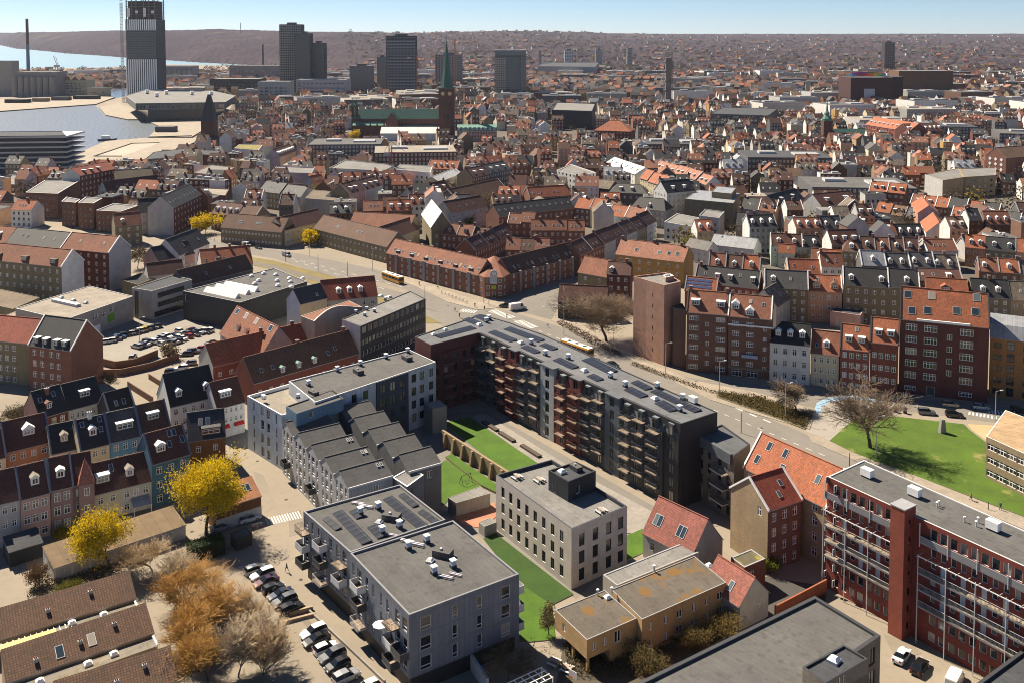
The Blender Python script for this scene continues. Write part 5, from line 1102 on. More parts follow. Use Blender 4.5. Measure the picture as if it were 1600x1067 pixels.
r = FB('office_building', 'black office slab with three bands of white-framed windows', 'office building', [(534, 499), (563, 510), (665, 467), (641, 455)], 14.5, mat('panel', (.02, .022, .03), .6), 'lgrey', par=.2, parm=DARK,
       sides={1: lambda L_: grid_ops(L_, 19, 3, 2.0, 3.3, 1.15, 1.5, .3, style='plain') + grid_ops(L_, 12, 1, 12.0, 3, 1.9, 1.9, .4, style='plain')}, walls={0: 'lilac'}, fm=WHITE)
for u, v in ((556, 490), (573, 485), (585, 488), (602, 470), (570, 494)): item(r, 'vent', u, v, 14.3, .8)
for u, v in ((595, 464), (608, 466)): item(r, 'dome', u, v, 14.3, 1.3)
ten('red-roofed house with antennas behind the beige party wall', (505, 470), (590, 462), 10, 11, 5.5, 'offwhite', 'red', cols=6, rows=3, dorm=[(.3, .25), (.5, .25), (.7, .25)])
FB('house', 'white flat-roofed house left of the antennas', 'house', [(463, 463), (486, 470), (520, 458), (498, 450)], 11, 'white', 'lgrey', par=.3)
ten('pink-white gabled house with dormer lights beside the tree-lined street', (247, 408), (304, 396), 10, 10, 4.6, 'pink', 'bslate', cols=7, rows=2, z0=4.5, wallR='white')
ten('white-walled house with a dark slate roof near the yellow street tree', (280, 399), (327, 380), 11, 12, 6, 'white', 'bslate', cols=4, rows=3, sky=[(.3, .4), (.8, .4)], wallR='lilac')
ten('house with a broad orange roof facing the main road', (316, 420), (395, 412), 8, 14, 6, 'white', 'orange', cols=8, rows=2, sky=[(.1, .4), (.3, .4), (.45, .4)], chim=[(.3, .5), (.6, .5), (.9, .5)])
ten('long low house with a black roof in front of the orange-roofed house', (288, 447), (395, 420), 7.5, 9, 5, 'dgrey', 'brown', sky=[(.1, .4), (.35, .4), (.7, .4)], chim=[(.6, .5)], cols=0)
ten('dark red-roofed low house beside the grey office', (232, 432), (288, 425), 7, 9, 4, 'offwhite', 'maroon', cols=4, rows=2)
FB('house', 'low flat-roofed shed with a dark slanted front left of the pink-white house', 'shed', [(190, 438), (215, 445), (250, 432), (225, 425)], 6, 'olive', 'black', par=.1)
RBk = mat('brick', (.155, .075, .048))
r = FB('office_building', 'red-brown brick office with a white attic storey near the harbour', 'office building', [(40, 301), (90, 303), (125, 282), (70, 282)], 14, RBk, 'lgrey', par=.4, parm=WHITE, sides={0: lambda L_: grid_ops(L_, 8, 4, 1, 3.2, 1.2, 1.2, 1, style='plain')})
FB('office_building', 'stepped brick office wing with white coping, right of the attic office', 'office building', [(96, 315), (118, 317), (125, 312), (104, 308)], 13, RBk, 'lgrey', par=.5, parm=WHITE, sides={0: lambda L_: grid_ops(L_, 3, 4, 1, 3, 1, 1.2, .5, style='plain')})
FB('office_building', 'second stepped brick office wing with white coping', 'office building', [(122, 317), (146, 318), (160, 310), (134, 308)], 14, RBk, 'lgrey', par=.5, parm=WHITE, sides={0: lambda L_: grid_ops(L_, 3, 4, 1, 3, 1, 1.2, .5, style='plain')})
FB('office_building', 'lower brick office wing nearest the white gabled house', 'office building', [(150, 329), (188, 331), (215, 322), (178, 318)], 11, RBk, 'lgrey', par=.5, parm=WHITE, sides={0: lambda L_: grid_ops(L_, 5, 3, 1, 3, 1, 1.2, .5, style='plain')})
ten('tall brick tenement with balconies and a red dormered roof near the quay', (125, 275), (180, 264), 17, 13, 4, 'dred', 'red', cols=9, rows=5, dorm=[(.2, .2), (.4, .2), (.6, .2)], dk='box', wallL='offwhite', dwall='red')
ten('large plain brick gable house left of the graffiti wall', (182, 282), (240, 278), 12, 14, 5, 'brown', 'brownf', cols=0, rows=0, wallR='tan', sky=[])
ten('white-walled house with brown dormers below the quay tenement', (168, 302), (255, 291), 10, 12, 6, 'offwhite', 'maroon', cols=8, rows=2, ww=.7, wh=.8, sky=[(.2, .4), (.35, .4), (.5, .4)])
ten('long red-brown brick tenement with a dark roof and many skylights', (271, 325), (315, 304), 14, 13, 5.5, 'dred', 'bslate', cols=9, rows=4, wallL='lgrey', sky=[((i + .5) / 10, .4) for i in range(10)])
ten('small brown house with a graffiti-covered gable', (180, 354), (222, 350), 10, 11, 5, 'olive', 'rust', cols=3, rows=3, wallR='black', dorm=[(.3, .2)], dwall='olive')
ten('whitewashed gable house beside the long red-brown tenement', (216, 333), (262, 330), 11, 12, 6, 'lgrey', 'bslate', cols=3, rows=3, wallL='lgrey', dorm=[(.7, .2)])
for lab, e0, e1, rf_ in (('leftmost of the three by the yellow trees', (345, 355), (440, 363), 'brown'), ('nearest to the clock corner block', (490, 357), (605, 386), 'brown')):
 H('long_range', f'long grey-brown range along the main road, {lab}', 'building', e0, e1, 7.5, 12, 5.5, 'olive', rf_, 'long ranges along the main road', cols=18, rows=2, ww=1.0, wh=1.0, sky=[(.25, .45), (.28, .45), (.31, .45), (.55, .45), (.58, .45), (.61, .45)], skl=1.2)
H('long_range', 'long dark brown-roofed rear range with a courtyard behind the main road', 'building', (445, 360), (510, 344), 8, 12, 5, 'cream', 'maroon', cols=8, rows=2)
H('long_range', 'brown-roofed cross range beside the second yellow tree', 'building', (545, 352), (640, 357), 8, 14, 5, 'olive', 'rust', cols=4, rows=2)
H('long_range', 'dark-roofed cross range meeting the white-roofed gable house', 'building', (600, 377), (655, 358), 7, 11, 5, 'cream', 'maroon', cols=3, rows=2)
r = H('gable_house', 'old brick warehouse with a bright white roof slope and pointed gable', 'building', (659, 335), (674, 356), 10, 10, 7, 'olive', 'white', rw=[(2, 3, 1, 2.5), (4.5, 5.5, 1, 2.5), (7, 8, 1, 2.5), (2, 3, 5, 6.5), (4.5, 5.5, 5, 6.5), (7, 8, 5, 6.5)], verge='white', sky=[])
H('long_range', 'grey three-storey range with a dark roof right of the white-roofed warehouse', 'building', (705, 333), (762, 323), 10, 12, 5, 'lgrey', 'maroon', cols=8, rows=3, sky=[(.3, .4), (.5, .4), (.7, .4)])
# ================================================================ rows of houses behind the street fronts (right)
D = lambda *s: dict(dorm=[(x, .25) for x in s])
ROW('the dormered row behind the brown tenements', (1107, 419), (1187, 425), 10, 9, 5, [('dgrey', 'rust', 1, D(.5)), ('dgrey', 'brown', 1, D(.5)), ('dgrey', 'orange', 1, D(.5))], dk='hip', cols=3, verge='grey')
ROW('standing directly behind the orange striped roof', (1085, 440), (1185, 451), 11, 9, 5, [('red', 'bslate', 1, dict(dorm=[(.35, .3), (.55, .3), (.9, .3)], dk='box', sky=[(.15, .5), (.7, .6)]))])
r = ROW('with blue solar strips, behind the brown tenements', (1070, 453), (1119, 458), 9, 7, 4, [('red', 'orange', 1, dict(dorm=[], sky=[], chim=[]))])[0]
for t in (.25, .5, .75):
 mb = MB(); y = 3.5 * t; z = 9 + 4 * t + .2; mb.hull([(.3, y - .3, z - .33), (r_ := 9.2, y - .3, z - .33), (r_, y + .3, z + .35), (.3, y + .3, z + .35)], [(.3, y - .3, z - .25), (r_, y - .3, z - .25), (r_, y + .3, z + .43), (.3, y + .3, z + .43)], mat('solar', (.06, .09, .2), .3)); mb.build('solar_strip', r)
ROW('modern grey gabled hall with a row of slit roof windows', (1213, 480), (1250, 456), 8.5, 9, 5, [('concrete', 'eternit', 1, dict(label='modern grey gabled hall with a row of slit roof windows behind the white townhouse', dorm=[], cols=6, ww=.5, sky=[(.1, .8), (.3, .8), (.35, .4), (.5, .4), (.65, .4), (.8, .4)], wallL='offwhite', verge='grey'))])
ROW('behind the modern grey gabled hall', (1195, 448), (1263, 452), 12, 9, 5, [('olive', 'gslate', 1, dict(dorm=[(.2, .3)], sky=[(.6, .5)], verge='white'))])
ROW('with two arched dormers left of the long olive tenement', (1263, 454), (1316, 457), 11, 10, 4.4, [('peach', 'orange', 1, dict(dorm=[(.25, .15), (.78, .15)], dk='hip', dw=2.6, dwall='peach', droof='brown', sky=[(.3, .7), (.8, .7)]))])
ROW('the olive brick tenement behind the red brick townhouses', (1318, 444), (1437, 452), 14, 10, 5, [('olive', 'bslate', 3, D(.18, .85)), ('olive', 'bslate', 2, D(.6))], dk='gable', verge='white', wh=1.6)
ROW('behind the large dark red tenement', (1437, 438), (1505, 441), 13, 10, 3, [('brown', 'maroon', 1, dict(dorm=[(.7, .2)], dk='box', sky=[(.1, .5), (.35, .5)], verge='grey'))])
ROW('with a cross gable behind the large dark red tenement', (1449, 463), (1515, 467), 9, 10, 5.4, [('brown', 'orange', 1, dict(dorm=[(.45, .3)], dw=3.0, dwall='red', droof='orange', sky=[]))])
FB('shed_house', 'low pink plastered house with a dark flat roof behind the townhouses', 'house', [(1297, 486), (1344, 493), (1352, 482), (1305, 471)], 5.5, 'pink', 'slate', par=.3, sides={0: [(2, 3, 1, 3), (6, 7, 1.5, 2.5)]})
ROW('the slate-roofed row behind the olive tenement', (1347, 416), (1500, 420), 11, 9, 4.6, [('dgrey', 'zinc', 2, D(.5)), ('black', 'gslate', 2, D(.2, .7)), ('blue', 'gslate', 2, dict(dorm=[(.2, .2), (.75, .2)], sky=[(.7, .6)])), ('black', 'eternit', 2, D(.15, .65))], dk='hip', verge='white', cols=4)
ROW('the pair below the pale flowering trees', (1232, 426), (1318, 428), 8, 8, 4.4, [('tan', 'orange', 3, dict(dorm=[], sky=[(.2, .5), (.75, .4)], verge='white')), ('white', 'rust', 2, dict(h=10.5, dorm=[], cols=3, sky=[(.3, .4), (.7, .4)], ww=1.3))])
ROW('the small pair left of the brown turret house', (1268, 405), (1317, 408), 8, 8, 4, [('offwhite', 'rust', 1, D(.5)), ('offwhite', 'orange', 1, D(.6))], dk='hip')
ROW('the mint house group above the flowering trees', (1205, 384), (1254, 386), 9, 9, 4.4, [('mint', 'maroon', 1, D(.25, .75))], verge='white')
ROW('the small front extension of the mint house', (1216, 394), (1242, 396), 7, 5, 3, [('mint', 'orange', 1, dict(dorm=[], sky=[(.6, .5)], chim=[]))])
ROW('tall narrow turret house between the two brown rows', (1316, 392), (1345, 394), 14, 9, 3.4, [('olive', 'brown', 1, dict(label='tall narrow olive brick house with a brown hipped roof between two brown rows', hip=(2, 2), cols=3, sky=[]))])
ROW('the brown row below the walled gardens', (1345, 390), (1437, 394), 8, 9, 4.6, [('brown', 'brown', 1, D(.5)), ('olive', 'rust', 1, D(.5)), ('brown', 'brown', 1, D(.5)), ('olive', 'maroon', 1, D(.4))], dk='hip', verge='grey')
ROW('directly below the white gable front', (1436, 388), (1490, 392), 6, 8, 4, [('rbrown', 'orange', 1, dict(dorm=[(.85, .3)], sky=[]))], verge='grey')
H('front_gabled_house', 'white gable-fronted house with an orange roof facing the camera', 'house', (1487, 366), (1476, 349), 7, 11, 5, 'white', 'orange', wallL='white', lw=[(4.2, 5.0, 4.8, 6.4), (6.0, 6.8, 4.8, 6.4), (3, 8, 1.2, 2.6, 'three')])
H('front_gabled_house', 'tall pink brick house with a chimney left of the white gable front', 'house', (1468, 335), (1456, 320), 11, 10, 4, 'pinkb', 'orange', wallL='lilac', cols=2, rows=3)
ROW('the right-edge row below the dark flat roof', (1508, 386), (1620, 396), 8.5, 9, 4.6, [('orange', 'orange', 2, D(.3, .75)), ('olive', 'bslate', 3, D(.3, .8)), ('peach', 'orange', 2, D(.5))], dk='gable')
ROW('the lower right-edge row', (1530, 423), (1640, 430), 8.5, 9, 4.2, [('brown', 'rust', 1, D(.3)), ('brown', 'orange', 1, D(.5)), ('olive', 'eternit', 1.4, {})], verge='grey')
ROW('behind the ochre brick block', (1520, 463), (1640, 470), 9, 10, 5, [('olive', 'bslate', 2, D(.3, .7)), ('tan', 'eternit', 2, {})])
H('tenement', 'big dark tenement with a white end gable and two white dormers', 'tenement', (1283, 322), (1342, 316), 13, 13, 5, 'brown', 'maroon', cols=9, rows=4, wallL='lgrey', dorm=[(.25, .3), (.75, .3)], dk='box', dw=2.0)
H('tenement', 'peach tenement with a black roof left of the white end gable', 'tenement', (1214, 323), (1257, 311), 12, 11, 5, 'peach', 'bslate', cols=6, rows=3, dorm=[(.3, .3), (.7, .3)], dk='box')
ROW('the brick pair left of the tan cube', (1358, 297), (1414, 302), 12, 10, 4.6, [('rbrown', 'orange', 1, D(.3, .7)), ('rbrown', 'orange', 1, D(.3, .75))], dk='box', style='three', ww=1.8, cols=3)
TC = mat('wall', (.46, .31, .15))
FB('tan_cube', 'bright tan plastered cube building with tiny windows', 'building', [(1445, 273), (1473, 282), (1506, 277), (1498, 263)], 12.5, TC, 'lgrey', par=.3, sides={1: lambda L_: grid_ops(L_, 3, 2, 3, 4, .5, .7, 2)}, walls={0: 'lgrey'})
FB('brick_office', 'tan brick block with a pale roof and three roof boxes beside the tan cube', 'building', [(1507, 277), (1556, 274), (1556, 262), (1500, 264)], 12.5, 'tan', 'lgrey', par=.3, sides={0: lambda L_: grid_ops(L_, 5, 3, 1.5, 3.6, 2, 1.8, 1)})
r = H('warehouse', 'brick warehouse with a white diamond pattern on its gable end', 'warehouse', (1572, 247), (1660, 240), 17, 16, 6, 'rbrown', 'tan', cols=12, rows=5, wallL='rbrown', flatwin=True)
for i in range(3):
 for j in range(4):
  mb = MB(); y, z = 3.5 + i * 4.4, 5 + j * 3.4; mb.hull([(-.08, y, z - 1.3), (-.08, y + 1.2, z), (-.08, y, z + 1.3), (-.08, y - 1.2, z)][::-1], [(-.16, y, z - 1.3), (-.16, y + 1.2, z), (-.16, y, z + 1.3), (-.16, y - 1.2, z)][::-1], WHITE); mb.build('diamond', r)
ROW('the coloured terrace beside the pink brick house', (1486, 337), (1620, 353), 8, 9, 4.4, [('yellow', 'orange', 1, D(.5)), ('offwhite', 'bslate', 1.2, D(.3, .7)), ('tan', 'orange', 1.6, {}), ('olive', 'gslate', 1.2, {}), ('white', 'rust', 1.2, D(.5))], verge='white')
ROW('the orange-roofed row above the coloured terrace', (1422, 318), (1560, 334), 8.5, 9, 4.6, [('tan', 'rust', 1, {}), ('tan', 'orange', 1, {}), ('brown', 'orange', 1, {}), ('olive', 'bslate', 1.4, {}), ('peach', 'orange', 1.2, {}), ('olive', 'bslate', 1.2, {})], verge='white', cols=3)
ROW('the garden cottages left of the pink brick house', (1368, 331), (1432, 340), 6, 8, 4.4, [('offwhite', 'orange', 1, D(.4)), ('cream', 'tan', 1, {}), ('olive', 'gslate', .8, {})])
ROW('the stepped white street row', (1022, 262), (1104, 288), 11, 10, 4.6, [('white', 'pink', 1), ('white', 'pink', 1), ('offwhite', 'pink', 1), ('white', 'pink', 1.2), ('white', 'pink', 1)], verge='grey', dorm=[(.3, .2), (.7, .2)], dk='box')
ROW('the cream row beside the white corner house', (1000, 279), (1036, 290), 12, 9, 5, [('cream', 'orange', 1, dict(sky=[])), ('cream', 'orange', 1, dict(sky=[])), ('cream', 'orange', 1, dict(sky=[]))], verge='grey', dorm=[])
H('corner_house', 'tall white corner house with a gabled front and dark slate roof', 'house', (1042, 302), (1086, 298), 15, 12, 5.5, 'white', 'bslate', cols=6, rows=5, wallL='white', lw=(4, 5), dorm=[(.3, .25), (.7, .25)], dk='box', ww=1.0)
FB('blank_house', 'tall olive house with blank walls and a patched zinc roof', 'house', [(1070, 311), (1146, 318), (1156, 302), (1090, 297)], 14, 'olive', 'zinc', par=.2)
FB('blank_house', 'taller windowless wing behind the patched zinc roof', 'house', [(1112, 300), (1143, 303), (1150, 294), (1120, 291)], 17, 'olive', 'zinc', par=.2)
SM = lambda n, r, w_=1.4: (lambda L_: grid_ops(L_, n, r, 1.0, 3.3, w_, 1.6, .8))
FB('white_block', 'white modern block with black window bands in the old town', 'apartment block', [(870, 267), (907, 275), (931, 270), (892, 257)], 13, 'white', 'lgrey', par=.4, sides={0: SM(6, 4), 1: SM(4, 4)}, fm=BLACK)
H('white_block', 'white stepped block with a pale roof and black skylights behind the first white block', 'apartment block', (945, 256), (992, 273), 13, 14, 4, 'white', 'white', cols=8, rows=4, sky=[((i + .5) / 6, .5) for i in range(6)], skl=2.4, skw=1.6)
H('hip_house', 'dark grey house with a low hipped roof below the white blocks', 'house', (952, 301), (1010, 303), 9, 14, 4, 'dgrey', 'grey', cols=6, rows=2, hip=(4, 4), dorm=[(.3, .3), (.6, .3)], dk='box')
H('hip_house', 'grey house with a flat gabled roof beside the white block', 'house', (918, 292), (952, 296), 9, 12, 4, 'dgrey', 'eternit', cols=4, rows=2)
H('long_range', 'long brick range with a nearly black roof and a line of skylights', 'building', (780, 339), (898, 325), 9, 13, 5, 'rbrown', 'bslate', cols=14, rows=2, sky=[((i + .5) / 12, .5) for i in range(12)])
ROW('with white skylights behind the black-roofed range', (828, 309), (893, 305), 9, 11, 5, [('rbrown', 'orange', 1, dict(dorm=[], sky=[(.1, .4), (.2, .4), (.3, .4), (.6, .4), (.7, .4)]))])
ROW('the brick terrace behind the clock block, upper row', (793, 347), (834, 349), 7, 9, 4, [('rbrown', 'rust', 1, {}), ('rbrown', 'rust', 1, {})], dorm=[], chim=[], sky=[(.3, .4), (.6, .4)])
ROW('the brick terrace behind the clock block, middle row', (830, 361), (914, 361), 7, 9, 4, [('rbrown', 'rust', 1, {}), ('rbrown', 'rust', 1, {}), ('rbrown', 'rust', 1, {})], dorm=[], sky=[(.25, .4), (.5, .4), (.75, .4)])
ROW('the brick terrace behind the clock block, lower row', (790, 389), (858, 391), 7, 9, 4, [('rbrown', 'rust', 1, {}), ('rbrown', 'brown', 1, {}), ('rbrown', 'rust', 1, {})], dorm=[], sky=[(.25, .4), (.6, .4)])
ROW('the brick courtyard terrace left of the clock', (690, 366), (762, 372), 7, 9, 4, [('rbrown', 'rust', 1, {}), ('rbrown', 'rust', 1, {}), ('rbrown', 'brown', 1, {})], dorm=[(.5, .2)], dwall='rbrown', droof='rust')
ROW('the cross terrace right of the white-roofed warehouse', (742, 392), (800, 365), 7, 9, 4.4, [('rbrown', 'maroon', 1, {}), ('rbrown', 'maroon', 1, {}), ('rbrown', 'maroon', 1, {})], dorm=[], sky=[(.3, .4), (.5, .4), (.7, .4)])
ROW('the yellow row right of the black-roofed range', (898, 323), (964, 330), 10, 10, 4.4, [('brown', 'orange', 1.2, {}), ('cream', 'orange', 1, {}), ('cream', 'tan', 1, {})], dorm=[])
ROW('the pale blue pair above the side street', (950, 337), (1003, 344), 8, 10, 4.6, [('lblue', 'orange', 1, {}), ('offwhite', 'pink', 1, {})])
ROW('the dark corner house above the side street', (985, 325), (1040, 330), 9, 12, 5, [('grey', 'bslate', 1, dict(hip=(3, 3), dorm=[(.5, .2)]))])
ROW('the side-street row behind the clock block', (906, 399), (1026, 346), 9, 10, 4.6, [('rbrown', 'maroon', 1, {}), ('rbrown', 'maroon', 1, {}), ('offwhite', 'maroon', 1, {}), ('rbrown', 'maroon', 1, {}), ('offwhite', 'brown', 1, {}), ('tan', 'maroon', 1, {}), ('white', 'maroon', 1, {})], dorm=[], sky=[(.3, .3), (.6, .3)])
H('hall', 'low hall with a zinc roof and pale gable right of the ochre house', 'hall', (1110, 382), (1178, 390), 6, 11, 3.6, 'white', 'zinc', cols=4, rows=1, ww=2, sky=[(.2, .8)])
ROW('directly left of the zinc-roofed hall', (1070, 385), (1106, 392), 6.5, 8, 3, [('white', 'lgrey', 1, dict(dorm=[], sky=[], chim=[]))])
FB('roof_terrace_house', 'white house with a glazed rooftop and pale green panels', 'house', [(1038, 347), (1084, 355), (1100, 342), (1058, 334)], 9, 'white', 'lgrey', par=.4, sides={0: SM(5, 2)})
FB('tall_grey_house', 'narrow grey plastered house between the rooftop terrace and the zinc roof', 'house', [(1092, 337), (1123, 341), (1132, 331), (1102, 327)], 12, 'lgrey', 'lgrey', par=.4, sides={0: SM(4, 3, 1.0)})
ROW('left of the mint house at the garden wall', (1150, 352), (1205, 356), 9, 10, 5, [('tan', 'bslate', 1, {}), ('lilac', 'slate', 1, {})])
ROW('the gabled group right of the patched zinc roof', (1158, 325), (1212, 330), 10, 11, 5, [('lilac', 'bslate', 1, {}), ('peach', 'rust', 1, {})], wallL='lilac')
FB('white_office', 'long pale office with two rows of square windows in the old town', 'office building', [(514, 263), (600, 267), (616, 258), (540, 250)], 13, 'lgrey', 'lgrey', par=.5, sides={0: lambda L_: grid_ops(L_, 13, 3, 1.5, 3.8, 2.0, 2.0, .6)}, fm=BLACK)
FB('lilac_block', 'flat lilac-grey block left of the pale office', 'building', [(424, 269), (487, 271), (492, 262), (432, 260)], 12, 'lilac', 'lgrey', par=.5)
FB('white_block', 'small white block right of the pale office', 'building', [(616, 265), (672, 270), (676, 260), (626, 257)], 12, 'white', 'lgrey', par=.4, sides={0: SM(7, 3)})
ROW('the pink and cream corner pair', (546, 304), (598, 289), 14, 12, 5, [('pink', 'maroon', 1, D(.3, .6)), ('offwhite', 'maroon', 1.2, D(.2, .5, .8))], dk='box', wallL='olive')
FB('blank_house', 'bare concrete house with blank walls below the pink corner pair', 'house', [(477, 310), (528, 314), (536, 301), (490, 297)], 12, 'concrete', 'brownf', par=.2)
ROW('with a pale gable end left of the pink corner pair', (493, 290), (512, 286), 10, 11, 5, [('brown', 'orange', 1, dict(wallL='lgrey'))])
ROW('standing right of the bare concrete house', (528, 314), (547, 308), 10, 10, 4, [('white', 'black', 1, {})])
ROW('the dormered pair behind the white-roofed warehouse', (648, 309), (706, 296), 8, 11, 5, [('offwhite', 'maroon', 1, D(.2, .5, .8)), ('cream', 'maroon', 1, D(.3, .7))], dk='box')
ROW('in front of the bare tree beside the black-roofed range', (712, 312), (790, 294), 8, 12, 5, [('tan', 'brown', 1, dict(dorm=[], cols=6))])
ROW('orange-roofed house behind the dormered pair', (668, 263), (714, 265), 9, 11, 5, [('rbrown', 'orange', 1, dict(label='orange-roofed brick house with five small dormers behind the dormered pair', dorm=[(.2, .3), (.4, .3), (.6, .3), (.8, .3)]))])
ROW('the tall brick pair behind the bare tree', (738, 276), (798, 264), 14, 12, 4.6, [('brown', 'maroon', 1, D(.3, .7)), ('dgrey', 'slate', 1.3, D(.2, .5, .8))], dk='box', wallL='tan')
ROW('modern cream house with a pale roof below the orange-roofed brick house', (686, 285), (722, 271), 8, 10, 3, [('cream', 'white', 1, dict(label='modern cream house with a pale roof slope below the orange-roofed brick house', dorm=[]))])
ROW('the old gable group at the harbour street', (438, 245), (463, 236), 12, 11, 5, [('peach', 'maroon', 1, dict(wallL='lilac'))])
ROW('left of the pale office near the scaffold tower', (405, 300), (470, 308), 9, 12, 5, [('olive', 'gslate', 1, {}), ('lgrey', 'bslate', 1, {})])
ROW('the brown group above the leftmost long range', (330, 335), (398, 342), 8, 12, 5, [('brown', 'maroon', 1.4, {}), ('olive', 'brown', 1, {})])
FB('flat_house', 'flat tan-roofed house above the big yellow street tree', 'house', [(310, 302), (352, 306), (358, 296), (318, 294)], 10, 'brown', 'tanf', par=.3, sides={0: SM(5, 3)})
FB('graffiti_house', 'pink-grey wall with blue graffiti below a small white rooftop box', 'building', [(303, 270), (345, 275), (366, 262), (330, 258)], 10, 'pink', 'lgrey', par=.3)
FB('dark_block', 'plain dark brown block with a white side edge near the quay', 'building', [(283, 240), (336, 243), (345, 236), (290, 234)], 13, 'dred', 'slate', par=.2)
FB('white_box', 'white house with a mossy yellow roof edge near the harbour', 'house', [(366, 232), (404, 235), (410, 227), (374, 226)], 12, 'white', mat('felt', (.2, .17, .05), .95, moss=(.3, .22, .02)), par=.2)
FB('garage_block', 'grey multi-level car deck with open dark bands near the quay', 'building', [(225, 250), (282, 244), (290, 232), (240, 238)], 11, 'dgrey', 'slate', par=.3, sides={0: [(1, 24, 1, 2.6), (1, 24, 4.5, 6), (1, 24, 8, 9.4)]})
# ================================================================ landmarks on the skyline
def at(u, y): return Vector(((u - CX) / F * y, y))
def zat(v, y): return PZ(800, v, y).z
def wpx(px, y): return px / F * y
def tower(name, label, cat, u0, u1, vtop, y, dep, wall, roof='slate', nc=8, nr=20, ww=.6, hh=.55, side=True, parts=None, gm=None, z0=0):
 a, b = at(u0, y), at(u1, y); w_ = b.x - a.x; h = zat(vtop, y); dz = h / nr; cw = w_ / nc
 ops = [((i + .5) * cw - cw * ww / 2, (i + .5) * cw + cw * ww / 2, j * dz + dz * .25, j * dz + dz * (.25 + hh)) for i in range(nc) for j in range(nr)]
 root = empty(name, (a.x, a.y, 0)); tag(root, label, cat); claim([a, b, b + Vector((0, dep)), a + Vector((0, dep))])
 mb = MB(); m = wallmat(wall) if isinstance(wall, str) else wall
 facade(mb, (0, 0), (w_, 0), z0, h, m, ops, None, gm=gm or GLASSB, rev=.4); ns = max(2, int(dep / cw)); cs = dep / ns
 so = [((i + .5) * cs - cs * ww / 2, (i + .5) * cs + cs * ww / 2, j * dz + dz * .25, j * dz + dz * (.25 + hh)) for i in range(ns) for j in range(nr)]
 facade(mb, (w_, 0), (w_, dep), z0, h, m, so if side else [], None, gm=gm or GLASSB, rev=.4); facade(mb, (w_, dep), (0, dep), z0, h, m, []); facade(mb, (0, dep), (0, 0), z0, h, m, so if side else [], None, gm=gm or GLASSB, rev=.4)
 mb.build('wall', root); rb = MB(); rb.box(.3, w_ - .3, .3, dep - .3, h - .4, h + .4, roofmat(roof)); rb.box(w_ * .3, w_ * .7, dep * .3, dep * .7, h + .4, h + 3.5, DARK); rb.build('roof', root)
 return root, w_, h
Y = 1420; CON = mat('wall', (.12, .12, .125)); CW2 = mat('plain', (.9, .9, .9))
r, w_, h = tower('tower_block', 'unfinished high-rise tower with pale ribs by the harbour', 'tower', 198, 244, 31, Y, 40, mat('wall', (.055, .06, .07)), nc=14, nr=34, ww=.75)
hb = zat(93, Y); mb = MB()
for za, zb in ((0, hb), (zat(48, Y), h)):
 mb = MB(); mb.box(-.75, .75, -.9, -.01, za, zb, CW2); me = mb.mesh('rib')
 for i in range(15): obj('rib', me, r, (w_ * i / 14, 0, 0))
mb = MB(); hh = zat(-6, Y); mb.box(w_ * .05, w_ * .97, 4, 34, h, hh - 8, mat('wall', (.035, .033, .035)))
for i in range(9): z = h + (hh - h) * (i + 1) / 9; mb.box(-.2, w_ + .2, .2, 39.5, z - .6, z, mat('wall', (.16, .13, .12)))
for x in (.02, .2, .35, .6, .78, .97):
 for y in (.5, 38): mb.box(x * w_ - .6, x * w_ + .6, y, y + 1.2, h, hh, mat('wall', (.13, .11, .10)))
mb.build('concrete_frame', r)
mb = MB();
for k in range(2):
 for s in (0, 2.5): mb.box(-6 - s, -5.6 - s, k * 3, k * 3 + .5, 0, hh - 10, mat('plain', (.35, .30, .25)))
for i in range(int(hh / 5)): mb.box(-8.6, -5.5, 0, 3.4, i * 5, i * 5 + .6, mat('plain', (.30, .26, .22)))
mb.build('hoist_mast', r)
for i in range(4):
 x = w_ * (.06 + .27 * i); pb = MB(); pb.box(x, x + 4, -.3, 0, h + 4 + 5 * (i % 2), h + 17 - 4 * (i % 2), mat('plain', (.65, .62, .58))); pb.build('sheeting', r)
Y = 1580; DT = mat('wall', (.05, .053, .062))
tower('tower_block', 'dark stepped office tower, tallest of its three volumes on the left', 'tower', 437, 471, 39, Y, 26, DT, nc=10, nr=30, ww=.7)
tower('tower_block', 'middle volume of the dark stepped office tower, with lit letters', 'tower', 462, 484, 53, Y - 30, 28, mat('wall', (.06, .062, .07)), nc=7, nr=28, ww=.7)
tower('tower_block', 'lowest volume of the dark stepped office tower, on the right', 'tower', 486, 506, 68, Y - 10, 26, DT, nc=6, nr=24, ww=.7)
mb = MB()
Y = 1500
r, w_, h = tower('tower_block', 'black slab tower with a fine white window grid', 'tower', 603, 650, 57, Y, 20, mat('wall', (.012, .015, .022)), nc=9, nr=22, ww=.8, hh=.4, gm=mat('glass', (.10, .13, .17), .2))
mb = MB()
for j in range(3, 21): z = h * j / 22; mb.box(1, w_ - 1, -.3, -.02, z, z + .5, mat('plain', (.35, .38, .42)))
mb.build('window_bands', r)
tower('tower_block', 'grey residential slab behind the cathedral spire', 'tower', 680, 722, 86, 1750, 22, mat('wall', (.22, .21, .21)), nc=10, nr=18, ww=.5)
tower('tower_block', 'brown-grey block left of the black slab tower', 'tower', 589, 604, 90, 1650, 18, mat('wall', (.17, .155, .15)), nc=4, nr=16)
tower('tower_block', 'low grey apartment block between the stepped tower and the black slab', 'tower', 546, 580, 104, 1600, 30, mat('wall', (.2, .185, .18)), nc=8, nr=14)
Y = 1500; a, b = at(773, Y), at(822, Y); h = zat(79, Y); w_ = b.x - a.x; root = empty('portal_building', (a.x, a.y, 0)); tag(root, 'glass office shaped like a square arch behind the department store', 'office building')
